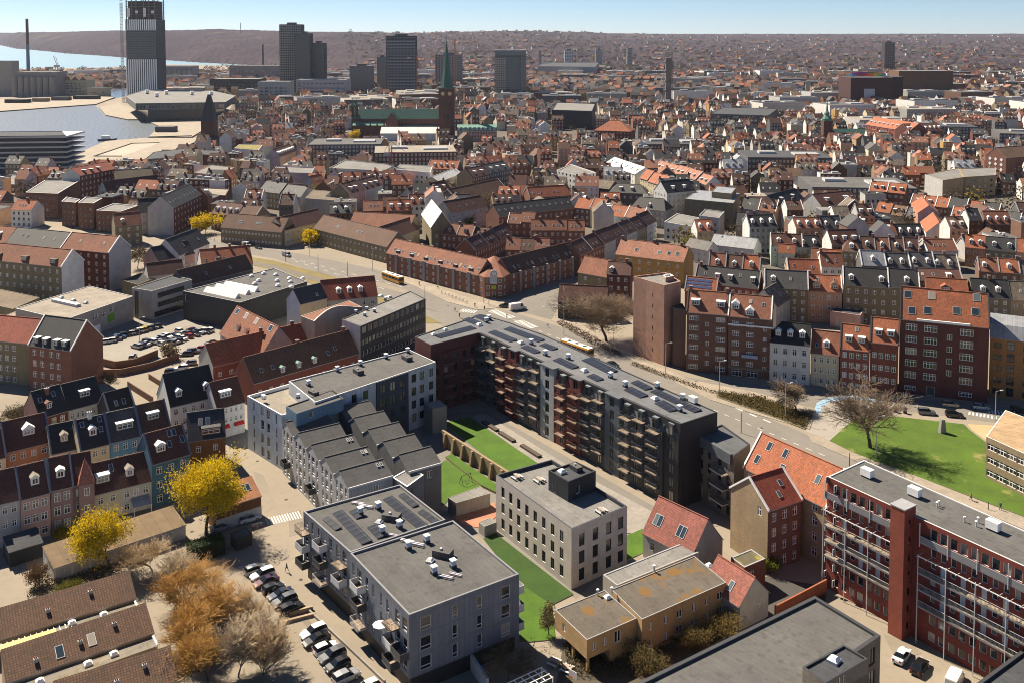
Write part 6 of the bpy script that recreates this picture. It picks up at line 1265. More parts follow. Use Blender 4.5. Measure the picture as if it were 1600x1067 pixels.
for nm, x0, x1, z0, z1 in (('left_leg', 0, w_ * .36, 0, h - 8), ('right_leg', w_ * .82, w_, 0, h - 8), ('infill', w_ * .361, w_ * .819, 0, h - 8.1), ('beam', 0, w_, h - 8, h)):
 mb = MB(); m = mat('wall', (.10, .12, .125)); n = max(2, int((x1 - x0) / 3)); nr = int((z1 - z0) / 3.6)
 facade(mb, (x0, 0), (x1, 0), z0, z1, m, [((i + .1) * (x1 - x0) / n, (i + .9) * (x1 - x0) / n, z0 + j * 3.6 + .5, z0 + j * 3.6 + 3.0) for i in range(n) for j in range(nr)], None, gm=mat('glass', (.12, .17, .18), .15), rev=.3)
 mb2 = mb; q = [(x1, 0), (x1, 30), (x0, 30), (x0, 0)]
 for p0, p1 in zip(q, q[1:]): facade(mb2, p0, p1, z0, z1, m, [])
 mb2.face([(x0, 0, z1), (x1, 0, z1), (x1, 30, z1), (x0, 30, z1)], GREY); mb2.face([(x0, 0, z0), (x0, 30, z0), (x1, 30, z0), (x1, 0, z0)], DARK); mb2.build(nm, root, (0, {'beam': -.01, 'infill': 5}.get(nm, 0), 0))
claim([a, b, b + Vector((0, 30)), a + Vector((0, 30))])
for i, (u0, u1, vt, y, c, lb) in enumerate(((905, 918, 100, 2600, (.2, .2, .2), 'small twin grey tower right of the glass arch'), (1042, 1054, 97, 2700, (.45, .44, .43), 'white tower block on the far hillside, left of the town hall tower'), (931, 941, 78, 2900, (.25, .24, .24), 'slim grey tower block on the far hillside behind the glass arch'), (980, 988, 77, 2900, (.3, .29, .28), 'slim pale tower block on the far hillside, centre'), (882, 896, 79, 2700, (.55, .54, .52), 'white tower block on the far hillside right of the glass arch'),
                                          (1382, 1398, 67, 2500, (.045, .02, .02), 'dark red tower block alone on the right skyline'), (841, 846, 81, 2500, (.3, .29, .28), 'tiny tower block beside the glass arch'))):
 tower('tower_block', lb, 'tower', u0, u1, vt, y, 18, mat('wall', c), nc=5, nr=14)
def chimney(label, u, v0, vt, y, r0, m):
 p = at(u, y); mb = MB(); h = zat(vt, y); mb.tube((0, 0, 0), (0, 0, h * .62), r0, r0 * .8, m, 12); o = mb.build('shaft', None);
 root = empty('chimney_stack', (p.x, p.y, 0)); tag(root, label, 'chimney'); o.parent = root
 mb = MB(); mb.tube((0, 0, h * .62), (0, 0, h), r0 * .8, r0 * .7, mat('plain', (.07, .05, .05)), 12); mb.build('top_section', root)
chimney('tall power station chimney with a dark upper half above the harbour silos', 44, 108, 30, 1850, 3.6, mat('plain', (.10, .16, .24)))
chimney('slim dark chimney between the two harbour towers', 411, 105, 70, 2300, 3.0, mat('plain', (.09, .08, .09)))
chimney('thin mast on the wooded hill left of the stepped tower', 377, 55, 36, 5200, 2.5, mat('plain', (.3, .27, .28)))
def crane(label, u, vtop, y, jl, jr, col, base=0):
 p = at(u, y); h = zat(vtop, y); root = empty('tower_crane', (p.x, p.y, 0)); tag(root, label, 'crane'); m = mat('plain', col); mb = MB()
 for x in (-.9, .9):
  for q in (-.9, .9): mb.box(x - .2, x + .2, q - .2, q + .2, 0, h, m)
 for i in range(int(h / 2.5)): mb.tube((-.9, -.9, i * 2.5), (.9, -.9, i * 2.5 + 2.5), .14, .14, m, 4); mb.tube((.9, -.9, i * 2.5), (-.9, -.9, i * 2.5 + 2.5), .1, .1, m, 4)
 mb.build('mast', root); mb = MB(); mb.box(-jl, jr, -.5, -.2, h - 5, h - 4.5, m); mb.box(-jl, jr, .2, .5, h - 5, h - 4.5, m); mb.tube((-jl, 0, h - 4), (0, 0, h + 3), .15, .15, m, 4); mb.tube((jr, 0, h - 4), (0, 0, h + 3), .15, .15, m, 4); mb.box(-jl, -jl + 4, -1, 1, h - 7, h - 4.6, GREY); mb.build('jib', root)
crane('orange tower crane right of the cathedral spire', 711, 62, 1500, 20, 36, (.45, .16, .05))
crane('slim red tower crane in front of the black slab tower', 652, 85, 1450, 15, 40, (.30, .10, .06))
crane('red and blue lattice crane in the harbour street', 609, 228, 640, 4, 10, (.28, .10, .12)); crane('dark lattice crane left of the bare concrete house', 440, 276, 570, 6, 12, (.09, .06, .06))
p = at(88, 2300); root = empty('harbour_crane', (p.x, p.y, 0)); tag(root, 'pale jib crane on the harbour front left of the unfinished tower', 'crane'); m = mat('plain', (.45, .42, .38)); mb = MB()
for x in (-6, 6):
 for y_ in (-4, 4): mb.tube((x, y_, 0), (x * .4, y_ * .4, 22), .8, .6, m, 5)
mb.build('portal', root); mb = MB(); mb.box(-5, 7, -3, 3, 22, 28, m); mb.tube((2, 0, 26), (-7, 0, 50), .8, .5, m, 5); mb.tube((-7, 0, 50), (2, 0, 42), .5, .5, m, 5); mb.tube((4, 0, 28), (0, 0, 42), .6, .5, m, 5); mb.build('jib', root)
Y = 935; DB = mat('brick', (.10, .042, .03)); CU = mat('metal', (.045, .135, .105), .8); CUL = mat('metal', (.09, .22, .165), .8)
x0, x1 = at(685, Y).x, at(709, Y).x; hw = (x1 - x0) / 2; cx = (x0 + x1) / 2; hz = zat(139, Y); tz = zat(61, Y)
root = empty('cathedral', (cx, Y, 0)); tag(root, 'brick cathedral with a tall green copper spire and clock', 'cathedral')
mb = MB(); facade(mb, (-hw, 0), (hw, 0), 0, hz, DB, [(hw - 4.5, hw - 3.3, 30, 35), (hw - .6, hw + .6, 30, 35), (hw + 3.3, hw + 4.5, 30, 35), (hw - 2.5, hw - 1, 18, 23), (hw + 1, hw + 2.5, 18, 23)], None, gm=BLACK)
facade(mb, (hw, 0), (hw, hw * 2), 0, hz, DB, []); facade(mb, (hw, hw * 2), (-hw, hw * 2), 0, hz, DB, []); facade(mb, (-hw, hw * 2), (-hw, 0), 0, hz, DB, []); mb.build('tower', root)
mb = MB(); q = [(-hw - .3, -.3), (hw + .3, -.3), (hw + .3, hw * 2 + .3), (-hw - .3, hw * 2 + .3)]; mb.prism(q, hz, hz + 1.2, CU)
oc = [(hw * .86 * math.cos(math.pi / 8 + i * math.pi / 4), hw + hw * .86 * math.sin(math.pi / 8 + i * math.pi / 4)) for i in range(8)]
mb.hull([(x, y, hz + 1.2) for x, y in oc], [(x * .5, hw + (y - hw) * .5, hz + (tz - hz) * .42) for x, y in oc], CU, bottom=False)
mb.hull([(x * .5, hw + (y - hw) * .5, hz + (tz - hz) * .42) for x, y in oc], [(x * .02, hw + (y - hw) * .02, tz) for x, y in oc], CU, bottom=False); mb.tube((0, hw, tz - 1), (0, hw, tz + 5), .25, .05, DARK, 5); mb.build('spire', root)
for sx in (-.45, .45):
 mb = MB(); n = 16; mb.face([(sx * hw + 1.9 * math.cos(i * 2 * math.pi / n), -.2, hz - 5 + 1.9 * math.sin(i * 2 * math.pi / n)) for i in range(n)], mat('plain', (.6, .45, .25))); mb.build('clock_face', root)
nl = cx - at(548, Y).x
def gab(x0, x1, y0, y1, h0, h1, wm, rm, name, axis='x'):
 mb = MB(); mb.prism([(x0, y0), (x1, y0), (x1, y1), (x0, y1)], 0, h0, wm); rb = MB()
 if axis == 'x':
  ym = (y0 + y1) / 2; rb.face([(x0, y0 - .4, h0), (x1, y0 - .4, h0), (x1, ym, h1), (x0, ym, h1)], rm); rb.face([(x1, y1 + .4, h0), (x0, y1 + .4, h0), (x0, ym, h1), (x1, ym, h1)], rm)
  mb.face([(x1, y0, h0), (x1, y1, h0), (x1, ym, h1)], wm); mb.face([(x0, y1, h0), (x0, y0, h0), (x0, ym, h1)], wm)
 else:
  xm = (x0 + x1) / 2; rb.face([(x1 + .4, y0, h0), (x1 + .4, y1, h0), (xm, y1, h1), (xm, y0, h1)], rm); rb.face([(x0 - .4, y1, h0), (x0 - .4, y0, h0), (xm, y0, h1), (xm, y1, h1)], rm)
  mb.face([(x0, y0, h0), (x1, y0, h0), (xm, y0, h1)], wm); mb.face([(x1, y1, h0), (x0, y1, h0), (xm, y1, h1)], wm)
 o = mb.build(name, root); rb.build('roof', o)
gab(-nl, -hw, 1, 15, 18, 27, DB, CU, 'nave'); gab(-nl * .62, -nl * .5, -12, 20, 17, 25, DB, CU, 'transept', 'y'); gab(-nl * .98, -nl * .62, -5, 14.5, 12, 17, DB, CUL, 'choir'); gab(-nl * .45, -hw - 2, -6, 1, 9, 12, DB, CU, 'aisle')
for x in (-nl + 1, -nl + 5): mb = MB(); mb.box(x - 1.2, x + 1.2, 2, 4.4, 0, 30, DB); mb.hull([(x - 1.2, 2, 30), (x + 1.2, 2, 30), (x + 1.2, 4.4, 30), (x - 1.2, 4.4, 30)], [(x - .05, 3.15, 38), (x + .05, 3.15, 38), (x + .05, 3.25, 38), (x - .05, 3.25, 38)], CUL); mb.build('turret', root)
for k in range(5): mb = MB(); x = -nl + 6 + k * (nl * .36 / 5); mb.box(x - .7, x + .7, -6.2, -5, 0, 13, DB); mb.hull([(x - .7, -6.2, 13), (x + .7, -6.2, 13), (x + .7, -5, 13), (x - .7, -5, 13)], [(x - .05, -5.6, 16), (x + .05, -5.6, 16), (x + .05, -5.5, 16), (x - .05, -5.5, 16)], CUL); mb.build('pinnacle', root)
claim([Vector((cx - nl, Y - 12)), Vector((cx + hw, Y - 12)), Vector((cx + hw, Y + 20)), Vector((cx - nl, Y + 20))])
Y = 850; p = at(1296, Y); root = empty('church', (p.x, p.y, 0)); tag(root, 'brick church with a slim green spire and green-roofed hall', 'church'); hz = zat(190, Y); tz = zat(157, Y)
mb = MB(); mb.box(-4, 4, 0, 8, 0, hz, DB); mb.build('tower', root); mb = MB(); ring = lambda r_, z, n=8: [(r_ * math.cos(i * math.pi / 4), 4 + r_ * math.sin(i * math.pi / 4), z) for i in range(8)]
prof = [(4.4, hz), (4.6, hz + 2), (2.2, hz + 5), (2.4, hz + 7), (1.0, hz + 9), (.2, tz)]
for (ra, za), (rb2, zb) in zip(prof, prof[1:]): mb.hull(ring(ra, za), ring(rb2, zb), CUL, bottom=False)
mb.build('spire', root); gab(4, 40, 0, 14, 9, 16, wallmat('dred'), CU, 'nave'); gab(-2, 22, -14, -1, 8, 14, wallmat('brown'), roofmat('rust'), 'hall')
claim([p + Vector((-5, -14)), p + Vector((41, -14)), p + Vector((41, 15)), p + Vector((-5, 15))])
Y = 1300; p = at(1045, Y); root = empty('clock_tower', (p.x, p.y, 0)); tag(root, 'pale lattice-topped town hall clock tower on the right of centre', 'tower'); hz = zat(82, Y)
mb = MB(); mb.box(-4, 4, 0, 8, 0, hz - 8, mat('wall', (.20, .165, .14))); mb.build('shaft', root); mb = MB()
for x in (-5.5, 4.9):
 for y in (-1.5, 8.9): mb.box(x, x + .6, y, y + .6, 0, hz, mat('wall', (.2, .17, .14)))
for k in range(6): z = hz * (k + 1) / 6; mb.box(-5.5, 5.5, -1.5, 9.5, z - .6, z, mat('wall', (.2, .17, .14)))
mb.build('lattice', root); claim([p + Vector((-6, -2)), p + Vector((6, -2)), p + Vector((6, 10)), p + Vector((-6, 10))])
Y = 1330; a, b = at(1330, Y), at(1414, Y); root = empty('museum', (a.x, a.y, 0)); tag(root, 'dark red cube museum with a ring of coloured glass on its roof', 'museum'); w_ = b.x - a.x; h = zat(122, Y)
mb = MB(); mb.box(0, w_ * .78, 0, 50, 0, h, mat('brick', (.05, .016, .014)), roofmat('slate')); mb.box(w_ * .8, w_, 4, 50, 0, h + 1, mat('brick', (.035, .012, .011)), roofmat('slate')); mb.build('wall', root)
mb = MB(); mb.box(w_ * .25, w_ * .45, -.4, -.05, h * .28, h * .62, mat('plain', (.45, .47, .5))); mb.build('poster', root); mb = MB()
rainbow = [(.5, .05, .04), (.45, .12, .03), (.35, .25, .05), (.08, .3, .08), (.04, .2, .3), (.06, .08, .35), (.25, .05, .25), (.5, .05, .1)]
for i in range(24):
 a0, a1 = i * math.pi / 12, (i + 1) * math.pi / 12; c = (w_ * .42, 25); R0 = 24; q = [(c[0] + R0 * math.cos(t), c[1] + R0 * math.sin(t)) for t in (a0, a1)]
 mb.face([(q[1][0], q[1][1], h + 2), (q[0][0], q[0][1], h + 2), (q[0][0], q[0][1], h + 6), (q[1][0], q[1][1], h + 6)], mat('plain', rainbow[i % 8], .3)); mb.face([(q[0][0], q[0][1], h + 2), (q[1][0], q[1][1], h + 2), (q[1][0], q[1][1], h + 6), (q[0][0], q[0][1], h + 6)], mat('plain', rainbow[i % 8], .3))
mb.build('glass_ring', root); claim([a, b, b + Vector((0, 50)), a + Vector((0, 50))])
Y = 1500; a, b = at(1405, Y), at(1490, Y); r = FB('concert_hall', 'long glass concert hall with a copper-brown side right of the red museum', 'building', [(a.x, a.y), (b.x, b.y), (b.x, b.y + 40), (a.x, a.y + 40)], zat(111, Y), mat('wall', (.14, .07, .035)), 'zinc', world=True, par=.5)
Y = 1050; pts = [(196, 150), (212, 162), (352, 160), (368, 150), (330, 142), (230, 140)]; z = 22
r = FB('library', 'wide polygonal harbour library with a dark glass base and pale roof slab', 'building', pts, z, mat('wall', (.12, .115, .11)), 'lgrey', z=14, par=.6, parm=LGREY, sides={1: lambda L_: grid_ops(L_, 30, 1, 15.5, 3, L_ / 36, 4.0, 1)})
pol = [to_local(r, P(*q, z)) for q in pts]; mb = MB(); mb.prism(inset(pol, 14), 0, 14, mat('glass', (.02, .022, .025), .2)); mb.build('glass_base', r); mb = MB(); mb.face([(q.x, q.y, 14) for q in pol[::-1]], DARK); mb.build('underside', r)
for u, v in ((230, 147), (260, 148), (300, 149), (330, 149), (245, 152)): item(r, 'hood', u, v, z - .5, 4)
LS = mat('plain', (.42, .42, .42)); r = FB('striped_office', 'long harbour office with alternating pale and dark bands at the left edge', 'office building', [(-130, 214), (103, 212), (98, 205), (-130, 207)], 27, mat('wall', (.03, .033, .04)), 'slate', par=.5, parm=LGREY)
A, B = to_local(r, P(-130, 214, 27)), to_local(r, P(103, 212, 27)); Ls = (B - A).length; p, rz = wall_pt(A, B, 0); C_ = to_local(r, P(98, 205, 27)); dpt = (C_ - B).length
for j in range(7):
 mb = MB(); z = 3.0 + j * 3.7; mb.box(-.3, Ls + .4, -.5, dpt, z, z + 1.2, LS); mb.build('band', r, (p.x, p.y, 0), rz)
Y = 830; p = at(322, Y); root = empty('customs_house', (p.x, p.y, 0)); tag(root, 'brick customs house with a steep black pointed spire at the quay', 'building'); hz = zat(190, Y); tz = zat(149, Y)
mb = MB(); mb.box(-5.5, 5.5, 0, 12, 0, hz, DB); mb.build('tower', root); mb = MB(); mb.hull([(-6, -.5, hz), (6, -.5, hz), (6, 12.5, hz), (-6, 12.5, hz)], [(-1.2, 6, tz), (1.2, 6, tz), (1.2, 8, tz), (-1.2, 8, tz)], roofmat('slate')); mb.build('spire', root)
gab(8, 26, 1, 16, 9, 17, DB, roofmat('gslate'), 'side_wing', 'y'); gab(-4, 22, -10, -.5, 7, 12, DB, roofmat('slate'), 'front_wing'); claim([p + Vector((-9, -11)), p + Vector((27, -11)), p + Vector((27, 17)), p + Vector((-9, 17))])
for i, (u0, u1, vt, vb, lab) in enumerate(((18, 86, 113, 152, 'broad concrete grain silo block on the far left quay'), (-20, 18, 96, 150, 'pale silo tower at the left edge of the harbour'), (86, 135, 126, 150, 'row of small cream warehouses beside the silo block'), (135, 165, 138, 152, 'low cream quay shed right of the silos'), (246, 300, 104, 132, 'grey silo battery right of the unfinished tower'), (358, 436, 103, 130, 'long grey terminal block left of the stepped tower'), (402, 452, 128, 165, 'white-framed glass hall in front of the stepped tower'), (462, 540, 125, 155, 'stepped white office complex below the stepped tower'), (327, 404, 124, 152, 'dark wide office behind the harbour library'))):
 y = P(800, vb).y; a, b = at(u0, y), at(u1, y); w_ = b.x - a.x; z = zat(vt, y); dep = min(50, w_ * .6); c = [(.24, .225, .21), (.30, .28, .25), (.42, .35, .25), (.36, .31, .24), (.26, .24, .22), (.24, .22, .2), (.34, .33, .31), (.38, .38, .39), (.035, .033, .035)][i]
 r = FB('silo' if 'silo' in lab else 'harbour_block', lab, 'building', [(a.x, a.y), (b.x, b.y), (b.x, b.y + dep), (a.x, a.y + dep)], z, mat('wall', c), 'lgrey', world=True, par=.6, sides={0: (lambda L_, z=z: grid_ops(L_, max(2, int(L_ / 7)), max(1, int(z / 5)), 1.5, 4.4, 4.6, 1.8, 2)) if i not in (0, 1, 4) else []})
 if i in (0, 4):
  for k in range(7): mb = MB(); x = w_ * (k + .5) / 7; mb.tube((x, -1, 0), (x, -1, z * .8), w_ / 14, w_ / 14, mat('wall', c), 10); mb.build('silo_cell', r)
 if i == 2:
  for k in range(4): mb = MB(); x0, x1 = w_ * k / 4, w_ * (k + 1) / 4; mb.hull([(x0, 0, z), (x1, 0, z), (x1, dep, z), (x0, dep, z)], [((x0 + x1) / 2 - .1, 0, z + 6), ((x0 + x1) / 2 + .1, 0, z + 6), ((x0 + x1) / 2 + .1, dep, z + 6), ((x0 + x1) / 2 - .1, dep, z + 6)], roofmat('tan')); mb.build('gable_roof', r)
 if i == 7:
  for k in range(4): mb = MB(); mb.box(2 + k * 4, w_ - 2, -1 - 3.0 * (3 - k), 0, 2 + k * 5.5, 5 + k * 5.5, LS); mb.build('terrace_band', r)
for i, (u0, u1, vt, vb, cw) in enumerate(((5, 40, 155, 163, 'dark'), (48, 70, 154, 161, 'tan'), (78, 104, 153, 159, 'grey'), (112, 150, 150, 157, 'dark'), (262, 300, 176, 184, 'cream'), (240, 268, 203, 209, 'grey'))):
 y = P(800, vb).y; a, b = at(u0, y), at(u1, y); FB('quay_shed', f'low {cw} shed on the quay, ' + ('beside the promenade' if i == 5 else 'before the library' if i == 4 else ORD[i] + ' from the left edge'), 'shed', [(a.x, a.y), (b.x, b.y), (b.x, b.y + 14), (a.x, a.y + 14)], 6.5, {'dark': 'black', 'tan': 'tan', 'grey': 'dgrey', 'cream': 'offwhite'}[cw], 'grey', world=True, par=.3)
H('marquee', 'long white tent-roofed hall in front of the cathedral', 'hall', (594, 209), (685, 209), 7, 20, 5, 'white', 'white', cols=0, sky=[], flatwin=True)
H('palace', 'pink-white palace with a green mansard roof right of the cathedral tower', 'palace', (714, 205), (776, 205), 10, 16, 5, 'pink', 'copper', cols=14, rows=3, mans=(1.5, 3), flatwin=True, dorm=[((i + .5) / 9, .1) for i in range(9)])
H('hotel', 'dark brick building with an orange hipped roof in the old town', 'building', (928, 204), (985, 206), 16, 20, 8, 'dred', 'orange', cols=10, rows=5, hip=(12, 12), flatwin=True)
H('long_building', 'long ochre-roofed brick building with white dormers right of the green spire church', 'building', (1352, 195), (1420, 206), 14, 20, 7, 'red', 'orange', cols=16, rows=4, flatwin=True, dorm=[((i + .5) / 10, .3) for i in range(10)])
H('long_building', 'dark brick wing with dormers right of the ochre-roofed building', 'building', (1420, 206), (1475, 204), 14, 18, 6, 'dred', 'maroon', cols=14, rows=4, flatwin=True, dorm=[((i + .5) / 8, .3) for i in range(8)])
FB('department_store', 'wide dark flat-roofed department store behind the old town', 'building', [(862, 172), (925, 174), (930, 162), (870, 160)], 20, mat('wall', (.035, .035, .04)), 'lgrey', par=.8, parm=DARK)
FB('grey_office', 'long grey glass office row on the right of the old town', 'office building', [(1110, 178), (1200, 181), (1215, 170), (1130, 168)], 17, 'dgrey', 'slate', par=.4, sides={0: lambda L_: grid_ops(L_, 20, 4, 1.5, 3.8, 2.4, 2.2, 1)})
FB('long_office', 'low white office with a dark roof far behind the cathedral', 'office building', [(840, 104), (930, 105), (935, 98), (850, 98)], 26, mat('wall', (.3, .3, .31)), 'slate', par=.8)
# ================================================================ the rest of the town
def inpoly(p, q):
 c = False; j = len(q) - 1
 for i in range(len(q)):
  if (q[i][1] > p[1]) != (q[j][1] > p[1]) and p[0] < (q[j][0] - q[i][0]) * (p[1] - q[i][1]) / (q[j][1] - q[i][1]) + q[i][0]: c = not c
  j = i
 return c
KEEP = [[P(*q) for q in z] for z in (
 [(200, 350), (420, 368), (610, 405), (760, 470), (900, 500), (1000, 560), (1000, 640), (600, 620), (300, 420)], [(-400, 162), (60, 150), (200, 140), (260, 176), (330, 186), (345, 200), (290, 245), (180, 268), (100, 284), (-400, 290)],
 [(770, 476), (800, 452), (905, 404), (1005, 347), (1034, 350), (962, 414), (880, 462), (860, 500)], [(-400, 60), (500, 60), (480, 104), (300, 108), (-400, 120)], [(1325, 360), (1430, 358), (1445, 345), (1380, 340), (1320, 345)], [(540, 205), (790, 205), (790, 234), (540, 234)], [(1278, 215), (1345, 215), (1345, 234), (1278, 234)], [(925, 208), (990, 208), (990, 228), (925, 228)])]
GRID = {}
def reg(poly):
 xs = [p[0] for p in poly]; ys = [p[1] for p in poly]
 for i in range(int(min(xs) // 40), int(max(xs) // 40) + 1):
  for j in range(int(min(ys) // 40), int(max(ys) // 40) + 1): GRID.setdefault((i, j), []).append(poly)
for f in FOOT: reg(f)
def free(poly, c):
 pts = list(poly) + [c] + [(poly[i] + poly[(i + 1) % 4]) / 2 for i in range(4)]
 for p in pts:
  for q in GRID.get((int(p.x // 40), int(p.y // 40)), []):
   if inpoly(p, q): return False
  for q in KEEP:
   if inpoly(p, q): return False
 for q in GRID.get((int(c.x // 40), int(c.y // 40)), []):
  for p in q:
   if inpoly(p, poly): return False
 return True
def quick_house(mb, o, rz, w, d, h, rh, wm, rm, flat, det, rng, z=0, gm=None):
 c, s = math.cos(rz), math.sin(rz)
 def T(x, y, zz): return (o.x + x * c - y * s, o.y + x * s + y * c, zz + z)
 q = [(0, 0), (w, 0), (w, d), (0, d)]
 for i in range(4):
  a, b = q[i], q[(i + 1) % 4]; mb.face([T(*a, 0), T(*b, 0), T(*b, h), T(*a, h)], (gm or wm) if i in (1, 3) else wm)
 if flat:
  mb.face([T(*p, h) for p in q], rm)
  for (x0, x1, y0, y1, hh) in ((w * .2, w * .4, d * .5, d * .7, 1.6), (w * .6, w * .9, d * .3, d * .6, 1.1)):
   r4 = [(x0, y0), (x1, y0), (x1, y1), (x0, y1)]
   for i in range(4): a, b = r4[i], r4[(i + 1) % 4]; mb.face([T(*a, h), T(*b, h), T(*b, h + hh), T(*a, h + hh)], LGREY)
   mb.face([T(*p, h + hh) for p in r4], GREY)
 else:
  e = .35; sl = rh / (d / 2)
  mb.face([T(-.1, -e, h - e * sl), T(w + .1, -e, h - e * sl), T(w + .1, d / 2, h + rh), T(-.1, d / 2, h + rh)], rm)
  mb.face([T(w + .1, d + e, h - e * sl), T(-.1, d + e, h - e * sl), T(-.1, d / 2, h + rh), T(w + .1, d / 2, h + rh)], rm)
  mb.face([T(w, 0, h), T(w, d, h), T(w, d / 2, h + rh)], gm or wm); mb.face([T(0, d, h), T(0, 0, h), T(0, d / 2, h + rh)], gm or wm)
 if det:
  n = max(1, int(w / 2.7)); k = max(1, int(h / 3.1))
  for i in range(n):
   for j in range(k):
    x = w * (i + .5) / n; zz = .9 + j * (h - .6) / k
    mb.face([T(x - .62, -.04, zz - .08), T(x + .62, -.04, zz - .08), T(x + .62, -.04, zz + 1.7), T(x - .62, -.04, zz + 1.7)], WHITE)
    mb.face([T(x - .48, -.06, zz), T(x + .48, -.06, zz), T(x + .48, -.06, zz + 1.55), T(x - .48, -.06, zz + 1.55)], GLASS)
  if not flat:
   t = rng.random(); nd = int(w / 3.4)
   for i in range(nd):
    x = w * (i + .5) / nd; y = d * .12; z0 = h + rh * .24
    if t < .45:
     a = [(x - .7, y), (x + .7, y), (x + .7, y + 2), (x - .7, y + 2)]
     mb.face([T(*a[0], z0 - .3), T(*a[1], z0 - .3), T(*a[1], z0 + 1.5), T(*a[0], z0 + 1.5)], WHITE); mb.face([T(x - .45, y - .02, z0 + .2), T(x + .45, y - .02, z0 + .2), T(x + .45, y - .02, z0 + 1.3), T(x - .45, y - .02, z0 + 1.3)], GLASS)
     mb.face([T(*p, z0 + 1.5) for p in a], LGREY); mb.face([T(*a[1], z0), T(*a[2], z0 + 1.4), T(*a[1], z0 + 1.5)], wm); mb.face([T(*a[0], z0), T(*a[0], z0 + 1.5), T(*a[3], z0 + 1.4)], wm)
    elif t < .85:
     y = d * .2; zz = h + rh * .4 + .08; dy = .5; dzz = dy * rh / (d / 2); mb.face([T(x - .4, y - dy, zz - dzz), T(x + .4, y - dy, zz - dzz), T(x + .4, y + dy, zz + dzz), T(x - .4, y + dy, zz + dzz)], LGREY)
   x = w * rng.choice([.08, .5, .92]); r4 = [(x - .5, d * .5 - .4), (x + .5, d * .5 - .4), (x + .5, d * .5 + .4), (x - .5, d * .5 + .4)]
   for i in range(4): a, b = r4[i], r4[(i + 1) % 4]; mb.face([T(*a, h + rh - .5), T(*b, h + rh - .5), T(*b, h + rh + 1.2), T(*a, h + rh + 1.2)], wallmat('rbrown'))
   mb.face([T(*p, h + rh + 1.2) for p in r4], GREY)
rng = random.Random(21)
ROOFS = ['maroon'] * 6 + ['brown'] * 8 + ['rust'] * 4 + ['orange'] * 5 + ['bslate'] * 9 + ['gslate'] * 3 + ['pink'] * 2 + ['zinc'] + ['eternit'] * 3 + ['tan'] * 2
WALLC = ['white'] * 4 + ['offwhite'] + ['cream'] + ['lgrey'] + ['brown'] * 6 + ['rbrown'] * 4 + ['dred'] * 5 + ['olive'] * 5 + ['dgrey'] * 3 + ['tan'] * 2 + ['pink', 'peach', 'ochre', 'grey', 'lilac', 'dgrey']
town = MB(); nfill = 0; cand = []
bx, by = 66.0, 47.0
for jy in range(7, 40):
 for jx in range(-24, 25):
  yy = jy * by * (1 + .012 * max(0, jy - 18)); xx = jx * bx + (rng.random() - .5) * 14
  if abs(xx) > yy * .60 + 60: continue
  th = .35 * nz.noise(Vector((xx / 520, yy / 520, 3))) * 2 + (.25 if xx < 0 else -.12)
  c, s = math.cos(th), math.sin(th); ctr = Vector((xx, yy)); bw, bd = bx - 7 + rng.uniform(-4, 3), by - 6 + rng.uniform(-3, 2)
  big = rng.random() < (.14 if yy < 800 else .3)
  sides = [((-bw / 2, -bd / 2), 0, bw), ((-bw / 2 + 1, bd / 2 - 10), 0, bw - 2), ((bw / 2, -bd / 2 + 11), math.pi / 2, bd - 22), ((-bw / 2 + 10, -bd / 2 + 11), math.pi / 2, bd - 22), ((-bw / 4, -4), 0, bw / 2)]
  if big: sides = [((-bw / 2, -bd / 2), 0, bw)]
  h0 = rng.uniform(8.5, 13.5)
  for si, ((sx, sy), a, L_) in enumerate(sides):
   x = 0
   while x < L_ - 5:
    w = min(rng.uniform(7.5, 14), L_ - x); d = 10; h = h0 + rng.uniform(-2, 2)
    if si == 4: h *= .5
    fl = rng.random() < .24
    if big: w, d, h, fl = L_, bd, rng.uniform(11, 19), True
    lx, ly = (sx + x * math.cos(a), sy + x * math.sin(a)); o = ctr + Vector((lx * c - ly * s, lx * s + ly * c)); rz = th + a
    ex = Vector((math.cos(rz), math.sin(rz))); ey = Vector((-ex.y, ex.x)); poly = [o, o + ex * w, o + ex * w + ey * d, o + ey * d]; x += w
    m = (o + ex * w / 2 + ey * d / 2); u = 800 + F * m.x / m.y
    v = 55 + F * 100 / m.y
    if not (-50 < u < 1650) or v > 432 or (u < 200 and v > 356) or (v > 395 and u < 1100): continue
    if rng.random() < .04: continue
    if not free(poly, m): continue
    cand.append((m.y, o, rz, w - .05, d, h, fl, poly, u, v)); reg(poly)
cand.sort(key=lambda t: t[0])
LM = {'the cathedral spire': (697, 215), 'the white marquee': (640, 212), 'the customs house spire': (322, 205), 'the pale old-town office': (560, 290), 'the white modern block': (900, 295), 'the white corner house': (1062, 335), 'the big dark tenement': (1300, 350),
      'the tan cube building': (1490, 310), 'the green church spire': (1296, 225), 'the orange hipped hotel': (955, 230), 'the diamond-patterned warehouse': (1575, 285), 'the mint house': (1228, 405), 'the lattice crane': (440, 330), 'the long black-roofed range': (840, 350), 'the flowering trees': (1265, 415), 'the quay tenement': (150, 300)}
used = {}
